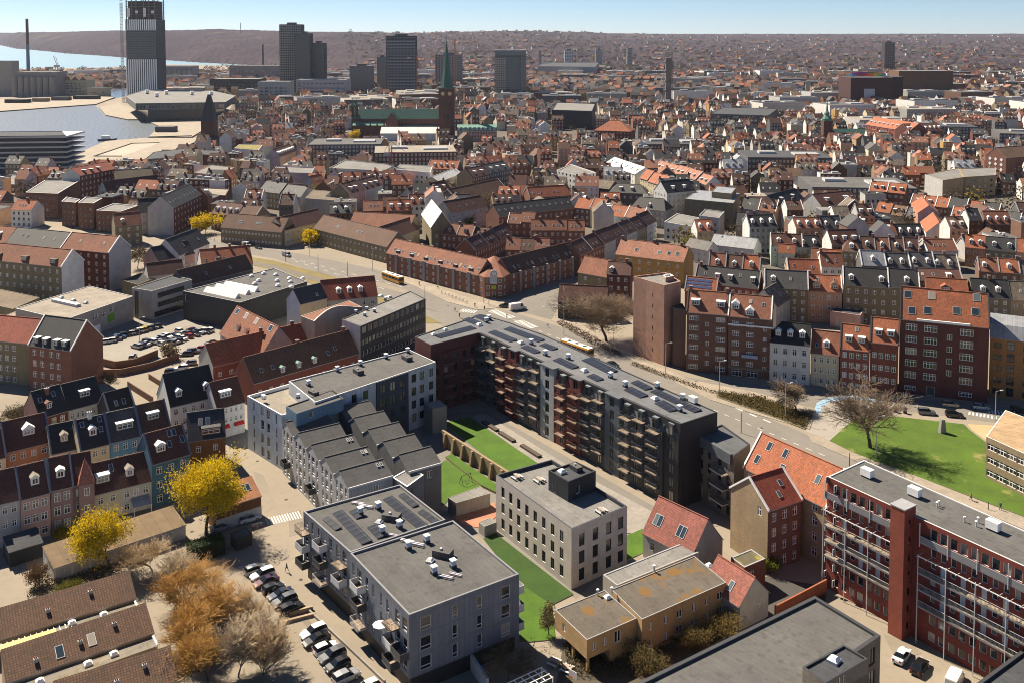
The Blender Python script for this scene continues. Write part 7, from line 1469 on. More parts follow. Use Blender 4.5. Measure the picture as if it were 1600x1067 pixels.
for k, (y, o, rz, w, d, h, fl, poly, u, v) in enumerate(cand):
 R2 = random.Random(k); rh = R2.uniform(3.6, 5.2); wl = R2.choice(WALLC); rf_ = R2.choice(ROOFS) if not fl else R2.choice(['grey', 'lgrey', 'slate', 'tanf', 'grey', 'slate', 'black'])
 if w > 30: wl = R2.choice(['lgrey', 'grey', 'dgrey', 'white', 'dred', 'brown', 'concrete', 'dgrey'])
 if k < 75:
  lm = min(LM, key=lambda n: (LM[n][0] - u) ** 2 + 4 * (LM[n][1] - v) ** 2); du = u - LM[lm][0]; dv = v - LM[lm][1]
  side = ('right of' if du > 0 else 'left of') if abs(du) > 2.5 * abs(dv) else ('in front of' if dv > 0 else 'behind'); key = (lm, side, RW[rf_]); n = used.get(key, 0); used[key] = n + 1
  R3 = 0; od = '' if n == 0 else ORD[min(n, 11)] + ' '
  r = empty('town_house', (o.x, o.y, 0), rz); tag(r, f"{RW[rf_]} {WW[wl]} {od}house {side} {lm}", 'house', 'old town houses')
  if fl:
   mb = MB(); facade(mb, (0, 0), (w, 0), 0, h, wallmat(wl), grid_ops(w, max(1, int(w / 2.6)), max(1, int(h / 3.2)), 1, 3.1, 1.2, 1.6, .4), None); [facade(mb, a, b, 0, h, wallmat(wl), []) for a, b in (((w, 0), (w, d)), ((w, d), (0, d)), ((0, d), (0, 0)))]; mb.build('wall', r)
   mb = MB(); mb.box(-.1, w + .1, -.1, d + .1, h, h + .35, GREY, roofmat(rf_)); ro = mb.build('roof', r); obj('vent', item_mesh('vent'), r, (w * .3, d * .5, h + .35)); obj('rooflight', item_mesh('dome'), r, (w * .7, d * .4, h + .35))
  else: house(r, w, d, h, rh, wl, rf_, flatwin=True, **auto(R2, w, d, h, dict(wallL=R2.choice([None, 'white', 'lgrey']), wallR=R2.choice([None, 'white']))))
 else:
  quick_house(town, o, rz, w, d, h, rh, wallmat(wl), roofmat(rf_), fl, y < 1250, R2, gm=wallmat(R2.choice(['white', wl, wl, wl])))
nf = 0
while nf < 3000:
 u = rng.uniform(-40, 1640); y = 1700 * (8200 / 1700) ** (rng.random() ** 1.15)
 if u < 560 and (y > lerp_tab(SHORE, u) - 250 or y > 2700):
  nf += .4; continue
 if rng.random() < .45 + .25 * nz.noise(Vector((u / 90, y / 700, 1))) * 2 and y > 3000: nf += .3; continue
 p = at(u, y)
 if any(inpoly(p, q) for q in KEEP[1:2] + KEEP[3:4]): continue
 sc = 1.0 + y / 12000; w = rng.uniform(8, 16) * sc; h = rng.uniform(4, 9) * (1.3 if y < 2600 else .8)
 quick_house(town, Vector((p.x, p.y)), rng.uniform(-.6, .6), w, 9 * sc, h, 3.8 * sc, wallmat(rng.choice(['white', 'offwhite', 'brown', 'rbrown', 'tan', 'dgrey', 'olive', 'dred'])), roofmat(rng.choice(['orange', 'tan', 'rust', 'brown', 'maroon', 'pink', 'gslate', 'brown', 'lgrey', 'bslate'])), rng.random() < .12, False, rng, z=max(0, terrain(u, y)) - 1)
 nf += 1
stuff(town.build('distant_town'))
# ================================================================ trees and shrubs
def raw(name, V, Fc, mats, idx=None):
 me = bpy.data.meshes.new(name); me.from_pydata(V, [], Fc)
 for m in mats: me.materials.append(m)
 if idx: me.polygons.foreach_set('material_index', idx)
 return me
BARK = mat('wall', (.075, .055, .04), .95); TWIG = mat('wall', (.13, .095, .065), .95)
def tubeV(V, Fc, a, b, r0, r1, n):
 d = (b - a); L_ = d.length
 if L_ < 1e-5: return
 d /= L_; t = d.orthogonal().normalized(); q = d.cross(t); k = len(V)
 for i in range(n): c, s = math.cos(i * 6.2832 / n), math.sin(i * 6.2832 / n); o = t * c + q * s; V.append(tuple(a + o * r0)); V.append(tuple(b + o * r1))
 for i in range(n): j = (i + 1) % n; Fc.append((k + 2 * i, k + 2 * j, k + 2 * j + 1, k + 2 * i + 1))
def grow(rng, h, rad_, levels, splits, trunk=.3, spread=1.0, r0=None, upright=.5):
 """branching skeleton: returns wood (V, F), twigs (V, F) and the twig end points"""
 V, Fc, V2, F2, ends, seg = [], [], [], [], [], []
 def br(p, d, L_, r, lv):
  n = 3 if lv < levels else 2; q = p
  for i in range(n):
   d = (d + Vector((rng.gauss(0, .13), rng.gauss(0, .13), rng.gauss(0.03, .08)))).normalized(); e = q + d * (L_ / n); ra = r * (1 - .5 * i / n); rb = r * (1 - .5 * (i + 1) / n)
   seg.append((q, e, ra, rb, lv))
   if lv >= levels - 2 and lv > 0: ends.append(e)
   q = e
   if lv < levels and (i > 0 or lv > 0):
    for k in range(splits[lv] // 2 if i < n - 1 else splits[lv] - splits[lv] // 2):
     az = rng.uniform(0, 6.283); tilt = rng.uniform(.45, 1.0) * spread; t = d.orthogonal().normalized(); w = d.cross(t); nd = (d * math.cos(tilt) + (t * math.cos(az) + w * math.sin(az)) * math.sin(tilt) + Vector((0, 0, upright * .35))).normalized()
     br(q, nd, L_ * rng.uniform(.55, .8), rb * rng.uniform(.5, .7), lv + 1)
 mr_ = .034 if h > 8 else .022; tl = h * trunk; br(Vector((0, 0, -.2)), Vector((0, 0, 1)), tl, r0 or h * .022, 0)
 if ends:
  mz = max(e.z for e in ends); mr = sorted(math.hypot(e.x, e.y) for e in ends)[int(len(ends) * .97)]
  kz, kr = h / mz, rad_ / mr
  def f(p): k = 1 + (kr - 1) * max(0, min(1, p[2] / (mz * .35))); return Vector((p[0] * k, p[1] * k, p[2] * kz))
  for q, e, ra, rb, lv in seg:
   if lv >= levels - 1: tubeV(V2, F2, f(q), f(e), max(ra, mr_), max(rb, mr_ * .7), 3)
   else: tubeV(V, Fc, f(q), f(e), ra, rb, 7 if lv < 2 else 4)
  ends = [f(e) for e in ends]
 return V, Fc, V2, F2, ends
def leaves(rng, ends, n, size, jit):
 V, Fc = [], []
 for i in range(n):
  c = ends[rng.randrange(len(ends))] + Vector((rng.gauss(0, jit), rng.gauss(0, jit), rng.gauss(0, jit * .8))); a = Vector((rng.gauss(0, 1), rng.gauss(0, 1), rng.gauss(0, 1))).normalized(); b = a.orthogonal().normalized(); s = size * rng.uniform(.6, 1.4); k = len(V)
  V += [tuple(c - a * s), tuple(c + b * s * .55), tuple(c + a * s), tuple(c - b * s * .55)]; Fc.append((k, k + 1, k + 2, k + 3))
 return V, Fc
def tree(label, u, v, h, r, kind, seed, cat='tree', name=None, group=None, z=0, world=None, levels=4, splits=(5, 5, 5, 4), trunk=.28, nl=0, lc=None, ls=.16, lj=.3, bark=None, twig=None, spread=1.0, upright=.5, r0=None):
 rng = random.Random(seed); V, Fc, V2, F2, E = grow(rng, h, r, levels, splits, trunk, spread, r0, upright); p = world or P(u, v, z)
 root = empty(name or ('tree' if cat == 'tree' else 'shrub'), (p[0], p[1], z)); tag(root, label, cat, group)
 obj('trunk' if cat == 'tree' else 'stems', raw('trunk', V, Fc, [bark or BARK]), root)
 VV, FF, idx, ms = list(V2), list(F2), [0] * len(F2), [twig or TWIG]
 obj('twigs', raw('twigs', VV, FF, ms, idx), root)
 if nl:
  m = mat('leaf', lc, .8); LV, LF = leaves(rng, E, nl, ls, lj); obj('crown' if cat == 'tree' else 'foliage', raw('foliage', LV, LF, [m]), root)
 return root
YEL = (.82, .56, .012); GOLD = (.66, .38, .08); BRN = (.60, .42, .2)
tree('big yellow-green leafing tree beside the narrow street', 322, 836, 16.5, 6.6, 'y', 3, nl=30000, lc=YEL, ls=.18, lj=.75, splits=(6, 5, 4, 3), trunk=.22)
tree('smaller yellow-green leafing tree in front of the garage row', 172, 886, 12, 5.7, 'y', 5, nl=16000, lc=YEL, ls=.17, lj=.65, splits=(6, 5, 4, 3), trunk=.22)
tree('bare spreading tree on the round lawn, casting a branching shadow', 1360, 700, 18, 10.5, 'b', 11, splits=(6, 6, 6, 5), trunk=.24, spread=1.05, r0=.5, twig=mat('wall', (.2, .14, .085)))
tree('small bare tree at the end of the verge bed', 1246, 648, 9, 7, 'b', 13, splits=(6, 6, 5, 4), trunk=.2, spread=1.1, twig=mat('wall', (.17, .115, .07)))
tree('dense round bare tree beside the pink windowless tower', 948, 534, 17.5, 13.5, 'b', 17, splits=(8, 6, 6, 5), trunk=.16, spread=1.1, r0=.5, twig=mat('wall', (.2, .14, .09)), nl=13000, lc=(.27, .19, .11), ls=.15, lj=.9)
for i, (u, v, h, r, lb) in enumerate(((322, 366, 10, 7.5, 'round yellow street tree, largest along the far main road'), (451, 379, 6.5, 3.8, 'small yellow street tree beside the leftmost long range'), (481, 383, 8, 5, 'yellow street tree in front of the long range by the road'), (556, 226, 14, 8, 'yellow tree left of the white marquee'), (1349, 345, 10, 4.5, 'yellow tree beside the big dark tenement'), (737, 357, 7, 5, 'small green-yellow tree behind the clock corner block'))):
 tree(lb, u, v, h, r, 'y', 30 + i, nl=2600, lc=YEL if i < 5 else (.22, .22, .02), ls=.42, lj=.8, levels=3, splits=(6, 5, 4), trunk=.2)
SP = [(238, 893, 6, 4.6, 'brown', 'pinkish-brown bare tree between the garages and the car park lane'), (262, 930, 6.5, 4.2, 'grey', 'grey-brown willow at the head of the golden shrub belt'), (292, 958, 7, 4.4, 'gold', 'golden twiggy shrub, second in the belt beside the car park'), (330, 965, 6, 3.6, 'brown', 'brown twiggy shrub at the car park side of the belt'), (318, 1000, 7.5, 4.6, 'gold', 'golden shrub in the middle of the belt'), (362, 1000, 7, 4.0, 'brown', 'brown shrub overhanging the car park lane'), (285, 1020, 6.5, 3.8, 'gold', 'low golden shrub beside the brown-tiled terraces'), (372, 1058, 8, 5, 'grey', 'large grey-brown willow at the bottom edge of the belt'), (325, 1062, 7, 4.5, 'gold', 'golden shrub at the bottom edge beside the nearest brown-tiled terrace'), (408, 1075, 7.5, 4, 'brown', 'brown willow nearest to the lower row of parked cars')]
for i, (u, v, h, r, c, lb) in enumerate(SP):
 h *= 1.12; r *= 1.35; lc, tw = {'gold': (GOLD, (.46, .25, .07)), 'brown': (BRN, (.46, .33, .20)), 'grey': ((.58, .44, .25), (.44, .34, .23))}[c]
 tree(lb, u, v, h, r, 's', 50 + i, 'shrub', 'willow_shrub', 'golden shrub belt by the car park', nl=6500 if c == 'gold' else 3500, lc=lc, ls=.10, lj=.55, splits=(10, 6, 6, 5), trunk=.13, spread=.75, upright=.9, twig=mat('wall', tw), r0=.16)
SH = [(62, 915, 4, 2.6, (.16, .09, .04), 'reddish-brown garden shrub beside the garage end', 0), (120, 930, 2.5, 3, (.16, .15, .02), 'low olive-green bush behind the rearmost brown-tiled terrace', 1), (92, 842, 2.2, 2, (.30, .22, .01), 'small yellow bush at the foot of the pink terrace', 1), (255, 783, 3, 2, (.13, .13, .04), 'small green garden bush beside the teal house', 1),
      (1255, 418, 7, 5.5, (.36, .30, .16), 'pale flowering tree above the white-walled pair', 0), (1278, 422, 6, 4.5, (.36, .31, .14), 'second pale flowering tree, lower and to the right', 0), (1080, 395, 8, 4, (.22, .19, .05), 'thin yellow-green tree beside the zinc-roofed hall', 0), (1058, 335, 9, 5, (.2, .15, .1), 'grey bare tree in front of the white corner house', 0), (760, 330, 11, 8, (.16, .11, .08), 'wide bare brown tree above the black-roofed range', 0),
      (1385, 362, 5, 9, (.15, .13, .03), 'overgrown green-brown garden thicket behind the turret house', 1), (1425, 366, 5, 7, (.17, .12, .04), 'brown garden thicket below the pink brick house', 1), (22, 660, 4, 5, (.13, .10, .05), 'tangled brown garden bush at the left edge', 1), (8, 690, 3.5, 4, (.15, .12, .05), 'lower tangled bush at the left edge below the olive tenement', 1), (215, 420, 9, 7, (.15, .11, .06), 'bare brown tree left of the pink-white house', 0),
      (795, 1062, 5, 5, (.17, .13, .07), 'bare twiggy bush at the bottom edge beside the slate block', 0), (1120, 1000, 4, 4, (.20, .14, .04), 'golden-brown bush behind the wide flat roof', 0), (1150, 985, 4, 3.4, (.22, .15, .05), 'golden-brown bush nearest the peeling gable', 0), (1075, 1020, 3.5, 4, (.17, .12, .04), 'brown hedge bush below the long yellow brick house', 1), (1010, 1045, 3.5, 4, (.15, .11, .04), 'dark brown hedge bush at the bottom edge', 1), (1205, 893, 3, 2.2, (.14, .15, .02), 'small green bush at the foot of the tan wing', 1), (857, 992, 5.5, 1.6, (.2, .17, .08), 'slender young tree on the lower lawn', 0), (172, 612, 6, 2.6, (.17, .12, .07), 'thin bare street tree beside the brick ramp', 0), (262, 560, 5, 3, (.2, .15, .09), 'bare small tree above the curved ramp wall', 0), (1585, 420, 5, 5, (.34, .24, .02), 'yellow bush at the right edge behind the houses', 1), (1300, 480, 3, 4, (.25, .2, .05), 'yellowish garden bush beside the low pink house', 1)]
for i, (u, v, h, r, c, lb, d_) in enumerate(SH):
 tree(lb, u, v, h, r, 's', 80 + i, 'shrub' if h < 5.5 else 'tree', None, None, nl=(5200 if d_ else 2200) if v > 600 else 1500, lc=c, ls=.12 if v > 600 else .3, lj=.35 if v > 600 else .6, levels=3, splits=(8, 6, 5) if h < 5.5 else (6, 5, 5), trunk=.15 if h < 5.5 else .25, twig=mat('wall', tuple(x * .75 for x in c)), r0=.08 if h < 5.5 else None)
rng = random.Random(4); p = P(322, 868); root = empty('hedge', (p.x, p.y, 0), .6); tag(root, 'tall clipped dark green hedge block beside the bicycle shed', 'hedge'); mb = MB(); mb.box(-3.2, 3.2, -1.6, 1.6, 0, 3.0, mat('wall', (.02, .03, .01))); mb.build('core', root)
E = [Vector((rng.uniform(-3.3, 3.3), rng.uniform(-1.7, 1.7), rng.uniform(.1, 3.2))) for _ in range(5000)]; E = [e for e in E if abs(e.x) > 2.9 or abs(e.y) > 1.35 or e.z > 2.7]
LV, LF = leaves(rng, E, 9000, .12, .12); obj('foliage', raw('foliage', LV, LF, [mat('leaf', (.045, .075, .012), .8)]), root)
def bed(name, px, n, size, col, hmax, label=None):
 poly = [P(*q) for q in px]; xs = [p.x for p in poly]; ys = [p.y for p in poly]; E = []; rng = random.Random(len(px) + n)
 while len(E) < n:
  p = Vector((rng.uniform(min(xs), max(xs)), rng.uniform(min(ys), max(ys))))
  if inpoly(p, poly): E.append(Vector((p.x, p.y, rng.random() ** .7 * hmax * (.6 + .5 * nz.noise(Vector((p.x / 2.5, p.y / 2.5, 0)))))))
 LV, LF = leaves(rng, E, n, size, .1); o = obj(name, raw(name, LV, LF, [mat('leaf', col, .9)])); stuff(o)
bed('verge_shrubs', [(1122, 613), (1190, 622), (1268, 649), (1257, 669), (1222, 656), (1122, 620)], 9000, .17, (.14, .105, .035), 1.7)
bed('street_planting', [(868, 505), (880, 503), (930, 528), (975, 556), (965, 556), (920, 536)], 2500, .17, (.11, .06, .035), 1.3); bed('street_planting', [(990, 566), (1080, 600), (1120, 612), (1116, 616), (1070, 602), (985, 570)], 1800, .15, (.13, .09, .04), .9)
bed('ivy', [(880, 1008), (1140, 935), (1145, 975), (1000, 1060), (890, 1060)], 9000, .15, (.10, .075, .028), 1.4); bed('garden_growth', [(0, 655), (45, 640), (60, 660), (20, 720), (-20, 720)], 3000, .18, (.14, .11, .05), 1.4); bed('garden_growth', [(70, 890), (100, 900), (190, 880), (190, 895), (90, 925), (40, 935)], 2500, .14, (.15, .11, .04), 1.0)
V, Fc, idx = [], [], []; rng = random.Random(99)
for i in range(5200):
 far = i > 700; u = rng.uniform(-20, 1620); y = (400 + 1000 * rng.random()) if not far else 1400 * (6000 / 1400) ** rng.random(); p = at(u, y); v = 55 + 150000 / y
 if (v > 340 and u < 1060) or any(inpoly(p, q) for q in KEEP): continue
 if u < 540 and y > lerp_tab(SHORE, u) - 200: continue
 if not far and any(inpoly(p, q) for q in GRID.get((int(p.x // 40), int(p.y // 40)), [])): continue
 z = max(0, terrain(u, y)) if far else 0; h = rng.uniform(6, 12) * (1 + y / 8000); r = h * rng.uniform(.35, .6); n = 70 if not far else 22; mi = rng.choice([0, 0, 0, 1, 1, 2]) if rng.random() < .95 else 3
 for k in range(n):
  th = rng.uniform(0, 6.28); ph = rng.random() ** .5; c = Vector((p.x + r * ph * math.cos(th), p.y + r * ph * math.sin(th), z + h * (.6 + .42 * rng.uniform(-1, 1) * (1 - ph * ph) ** .5))); s = r * (.16 if not far else .3); a = Vector((rng.gauss(0, 1), rng.gauss(0, 1), rng.gauss(0, 1))).normalized() * s; b = a.orthogonal().normalized() * s * .6; q = len(V)
  V += [tuple(c - a), tuple(c + b), tuple(c + a), tuple(c - b)]; Fc.append((q, q + 1, q + 2, q + 3)); idx.append(mi)
o = obj('town_trees', raw('town_trees', V, Fc, [mat('leaf', (.085, .06, .045)), mat('leaf', (.12, .085, .05)), mat('leaf', (.06, .055, .03)), mat('leaf', (.24, .17, .02))], idx)); stuff(o)
# ================================================================ vehicles
TYRE = mat('plain', (.012, .012, .013), .8); RIM = mat('plain', (.35, .35, .37), .35); CARG = mat('plain', (.01, .012, .015), .08)
CST = dict(hatch=[(-2.1, .70, .32, .62, .64, .66), (-2.02, .83, .25, .92, .96, .74), (-1.72, .86, .22, .96, 1.42, .58), (-.9, .88, .22, .95, 1.50, .62), (.15, .88, .22, .93, 1.45, .60), (.95, .87, .22, .90, .96, .76), (1.75, .84, .24, .76, .80, .70), (2.05, .70, .34, .58, .60, .62)],
           sedan=[(-2.3, .72, .34, .66, .70, .66), (-2.2, .83, .26, .90, .93, .76), (-1.55, .87, .22, .95, 1.00, .74), (-.85, .89, .22, .95, 1.40, .58), (.1, .89, .22, .93, 1.42, .60), (.95, .88, .22, .90, .95, .76), (1.9, .84, .24, .76, .80, .70), (2.3, .70, .34, .58, .60, .62)],
           suv=[(-2.25, .74, .4, .72, .74, .68), (-2.18, .88, .32, 1.02, 1.06, .78), (-1.95, .91, .28, 1.06, 1.58, .64), (-.9, .93, .28, 1.05, 1.68, .66), (.2, .93, .28, 1.03, 1.62, .64), (.95, .92, .28, 1.0, 1.07, .80), (1.85, .88, .3, .92, .96, .74), (2.25, .74, .4, .66, .68, .66)],
           van=[(-2.6, .85, .4, 1.1, 1.9, .80), (-2.55, .95, .3, 1.15, 2.05, .86), (-1.0, .97, .3, 1.15, 2.1, .88), (.6, .97, .3, 1.15, 2.08, .88), (1.2, .97, .3, 1.12, 1.95, .80), (1.85, .95, .3, 1.08, 1.14, .84), (2.4, .9, .32, .9, .95, .76), (2.6, .78, .42, .66, .68, .68)])
CARM = {}
def car_meshes(kind, col):
 k = (kind, col)
 if k in CARM: return CARM[k]
 st = CST[kind]; pm = mat('paint', col, .35, met=.3 if max(col) < .6 else 0.0); b = MB(); g = MB(); cab = {'hatch': (2, 4), 'sedan': (3, 4), 'suv': (2, 4), 'van': (3, 4)}[kind]
 for (x0, w0, b0, l0, t0, r0), (x1, w1, b1, l1, t1, r1) in zip(st, st[1:]):
  i = [q[0] for q in st].index(x0); j = i + 1
  for s in (1, -1):
   f = lambda p: p if s < 0 else p[::-1]
   b.face(f([(x0, s * w0, b0), (x1, s * w1, b1), (x1, s * w1 * 1.01, l1), (x0, s * w0 * 1.01, l0)]), pm)
   side = cab[0] <= i < cab[1] or (i == cab[1] and kind != 'van') or (i == cab[0] - 1 and kind != 'van')
   (g if side else b).face(f([(x0, s * w0 * 1.01, l0), (x1, s * w1 * 1.01, l1), (x1, s * r1, t1), (x0, s * r0, t0)]), CARG if side else pm)
  ws = (i == cab[1]) or (i == cab[0] - 1 and kind in ('hatch', 'suv', 'sedan'))
  (g if ws else b).face([(x0, -r0, t0), (x1, -r1, t1), (x1, r1, t1), (x0, r0, t0)], CARG if ws else pm)
  b.face([(x0, w0, b0), (x1, w1, b1), (x1, -w1, b1), (x0, -w0, b0)], TYRE)
 for q, s in ((st[0], -1), (st[-1], 1)):
  x, w, z0, l, t, r = q; f = [(x, -w, z0), (x, w, z0), (x, w, l), (x, r, t), (x, -r, t), (x, -w, l)]; b.face(f if s > 0 else f[::-1], pm)
 wb = MB(); wr = .33
 for n_, (ra, ya, yb, m) in enumerate(((wr, -.1, .1, TYRE), (wr * .62, -.115, .115, RIM))):
  ring = lambda y: [(ra * math.cos(i * math.pi / 6), y, ra * math.sin(i * math.pi / 6)) for i in range(12)]
  wb.hull(ring(ya), ring(yb), m)
 hl = MB(); hl.box(-.06, .06, -.2, .2, -.07, .07, mat('plain', (.7, .7, .72), .2)); tl = MB(); tl.box(-.05, .05, -.14, .14, -.12, .12, mat('plain', (.25, .008, .008), .3))
 if CARM: w_, h_, t_ = next(iter(CARM.values()))[2:5]
 else: w_, h_, t_ = wb.mesh('wheel'), hl.mesh('headlight'), tl.mesh('tail_light')
 CARM[k] = (b.mesh('body'), g.mesh('window_glass'), w_, h_, t_); return CARM[k]
CC = dict(white=(.70, .70, .69), silver=(.33, .34, .36), grey=(.13, .135, .14), black=(.012, .012, .014), blue=(.03, .10, .28), navy=(.015, .022, .05), red=(.32, .012, .012), yellow=(.55, .35, .01), plum=(.05, .012, .03), cream=(.50, .43, .32), sky=(.30, .40, .52))
def car(label, kind, col, u, v, rz, group=None, world=None):
 p = world or P(u, v, .6); root = empty('car' if kind != 'van' else 'van', (p[0], p[1], .02), rz); tag(root, label, 'car' if kind != 'van' else 'van', group); b, g, w, hl, tl = car_meshes(kind, CC[col]); st = CST[kind]
 obj('body', b, root); obj('window_glass', g, root); wb = 1.3 if kind != 'van' else 1.6; hw = st[2][1] - .06
 for x in (-wb, wb):
  for y in (-hw, hw): obj('wheel', w, root, (x, y, .33))
 for y in (-.55, .55): obj('headlight', hl, root, (st[-1][0] - .03, y, .62)); obj('tail_light', tl, root, (st[0][0] + .03, y, .8))
 return root
D2 = math.atan2(.559, .829); G1 = 'cars parked along the slate blocks'
for i, (x, y, kd, c, lb) in enumerate(((95, 158, 'hatch', 'silver', 'silver-grey hatchback at the far end of the upper parked row'), (150, 200, 'suv', 'white', 'white car second in the upper parked row'), (180, 252, 'sedan', 'plum', 'dark plum saloon third in the upper parked row'), (238, 305, 'hatch', 'black', 'black hatchback fourth in the upper parked row'), (290, 352, 'sedan', 'navy', 'dark blue saloon fifth in the upper parked row'), (322, 404, 'suv', 'grey', 'grey car second nearest in the upper parked row'), (378, 465, 'suv', 'black', 'black car at the near end of the upper parked row'),
  (550, 650, 'suv', 'white', 'white car at the far end of the lower parked row'), (572, 706, 'sedan', 'black', 'black saloon second in the lower parked row'), (645, 772, 'hatch', 'white', 'white hatchback third in the lower parked row'), (695, 832, 'suv', 'grey', 'grey car fourth in the lower parked row'), (735, 905, 'hatch', 'black', 'black hatchback fifth in the lower parked row'), (805, 995, 'suv', 'silver', 'silver car second nearest in the lower parked row'), (965, 1085, 'hatch', 'white', 'white car at the bottom edge of the lower parked row'))):
 car(lb, kd, c, 380 + x / 5, 854 + y / 5 + 3, D2 + .08 + math.pi, G1) if i % 3 else car(lb, kd, c, 380 + x / 5, 854 + y / 5 + 3, D2 + .08, G1)
car('white and red emergency car beside the wood-clad studio', 'suv', 'white', 390, 809, D2); car('old silver saloon half hidden by the hedge', 'sedan', 'silver', 346, 822, D2 - .1)
car('white car with a black roof beside the gallery building', 'sedan', 'white', 1409, 1023, D2 + .25); car('black car next to the white one beside the gallery building', 'sedan', 'black', 1437, 1040, D2 + .25); car('white van at the bottom edge beside the gallery building', 'van', 'white', 1492, 1062, D2 + .3)
CP = [(478, 545, 'white'), (508, 540, 'white'), (553, 522, 'blue'), (583, 512, 'black'), (620, 503, 'black'), (652, 493, 'yellow'), (688, 483, 'black'), (722, 474, 'navy'), (632, 565, 'silver'), (668, 554, 'white'), (702, 543, 'white'), (742, 527, 'silver'), (755, 556, 'white'), (792, 547, 'grey'), (822, 538, 'black'), (775, 522, 'white'), (800, 516, 'navy'), (835, 497, 'white'), (888, 490, 'plum'), (870, 518, 'red'), (842, 528, 'white'), (905, 510, 'black'), (940, 492, 'white'), (966, 490, 'white'), (615, 612, 'silver'), (860, 600, 'black'), (897, 588, 'grey'), (926, 576, 'red'), (980, 550, 'black'), (795, 680, 'black'), (840, 664, 'white'), (878, 642, 'grey'), (530, 532, 'grey'), (600, 507, 'silver'), (636, 497, 'white'), (670, 488, 'grey'), (705, 479, 'silver'), (650, 559, 'navy'), (685, 548, 'black'), (720, 534, 'silver'), (775, 552, 'navy'), (808, 542, 'silver'), (858, 505, 'grey'), (925, 500, 'silver'), (953, 498, 'black'), (758, 518, 'grey'), (818, 522, 'white')]
row_n = ['back row', 'middle row', 'right-hand cluster', 'ramp side']
cnt = {}
for x, y, c in CP:
 rw = 'the back row of the car park' if (x < 730 and y < 546 and x < 560 or y < 496 and x < 730) or (x < 730 and y < 523) else 'the right-hand end of the car park' if x > 828 and y < 540 else 'the middle rows of the car park' if y < 600 and x < 850 else 'the lane behind the orange-roofed house'
 k = (c, rw); n = cnt.get(k, 0); cnt[k] = n + 1; rz = .35 if rw.startswith('the back') else (-.55 if 'middle' in rw or 'right' in rw else .25)
 if (x, y) == (615, 612): rz = 1.7
 car((f'{c} car in {rw}' if n == 0 else f'{ORD[n]} {c} car from the left in {rw}'), ['hatch', 'suv', 'sedan', 'hatch'][(x + y) % 4], c, x / 2.963, 350 + y / 2.963, rz + (0 if (x % 2) else math.pi), 'cars in the car park')
ra = lambda a, b: math.atan2((P(*b) - P(*a)).y, (P(*b) - P(*a)).x); SA = ra((1420, 640), (1560, 652)); MA = ra((900, 545), (1100, 635)); LA = ra((440, 400), (620, 447))
for lb, kd, c, u, v, a in (('cream small car at the kerb before the dark red tenement', 'hatch', 'cream', 1485, 631, SA), ('white small car right of the cream one', 'hatch', 'sky', 1533, 635, SA), ('dark grey estate car on the near side of the service street', 'suv', 'grey', 1448, 643, SA), ('black car behind the dark grey estate on the service street', 'suv', 'black', 1491, 647, SA), ('dark car half out of frame at the right kerb', 'hatch', 'black', 1592, 640, SA),
  ('dark car driving behind the long L-shaped block', 'sedan', 'navy', 958, 569, MA), ('dark car waiting at the junction beside the white van', 'suv', 'black', 789, 478, 2.9), ('dark blue car on the far main road before the bus', 'sedan', 'navy', 579, 437, LA), ('grey van on the far main road by the median', 'van', 'silver', 448, 399, LA), ('black car near the yellow street trees', 'sedan', 'black', 404, 387, LA), ('white van near the round yellow tree', 'van', 'white', 385, 383, LA), ('white car behind the clock corner block', 'hatch', 'white', 660, 385, LA)): car(lb, kd, c, u, v, a)
car('white minibus crossing the junction', 'van', 'white', 809, 482, .45).scale = (1.25, 1.1, 1.25)
def bus(label, a, b):
 A, B = P(*a), P(*b); d = B - A; L_ = 12.6; root = empty('bus', ((A.x + B.x) / 2, (A.y + B.y) / 2, .02), math.atan2(d.y, d.x)); tag(root, label, 'bus', 'yellow city buses'); Y_ = mat('paint', (.60, .27, .01), .4, met=0.0); x = L_ / 2; w = 1.27
 mb = MB(); mb.hull([(-x, -w, .35), (x, -w, .35), (x, w, .35), (-x, w, .35)], [(-x, -w, 1.35), (x + .05, -w, 1.35), (x + .05, w, 1.35), (-x, w, 1.35)], Y_); mb.hull([(-x + .02, -w + .02, 2.45), (x, -w + .02, 2.45), (x, w - .02, 2.45), (-x + .02, w - .02, 2.45)], [(-x + .1, -w + .12, 2.98), (x - .15, -w + .12, 2.98), (x - .15, w - .12, 2.98), (-x + .1, w - .12, 2.98)], Y_, mat('plain', (.72, .71, .68))); mb.build('body', root)
 mb = MB(); mb.hull([(-x + .03, -w + .03, 1.35), (x + .02, -w + .03, 1.35), (x + .02, w - .03, 1.35), (-x + .03, w - .03, 1.35)], [(-x + .03, -w + .04, 2.45), (x - .03, -w + .04, 2.45), (x - .03, w - .04, 2.45), (-x + .03, w - .04, 2.45)], CARG); mb.build('window_band', root)
 for k in range(6): mb = MB(); q = -x + 1 + k * 2.1; mb.box(q - .06, q + .06, -w + .005, w - .005, 1.36, 2.44, Y_); mb.build('window_post', root)
 for k in (-.55, 0, .55): mb = MB(); mb.box(k * x - .5, k * x + .5, -.5, .5, 2.98, 3.12, DARK); mb.build('roof_hatch', root)
 wm = next(iter(CARM.values()))[2]
 for q in (-x * .55, x * .6):
  for s in (-1.12, 1.12): obj('wheel', wm, root, (q, s, .48)).scale = (1.45, 1.3, 1.45)
bus('yellow city bus with a white roof behind the long L-shaped block', (873, 541), (931, 562)); bus('yellow city bus with a white roof on the far main road', (594, 433), (634, 447))
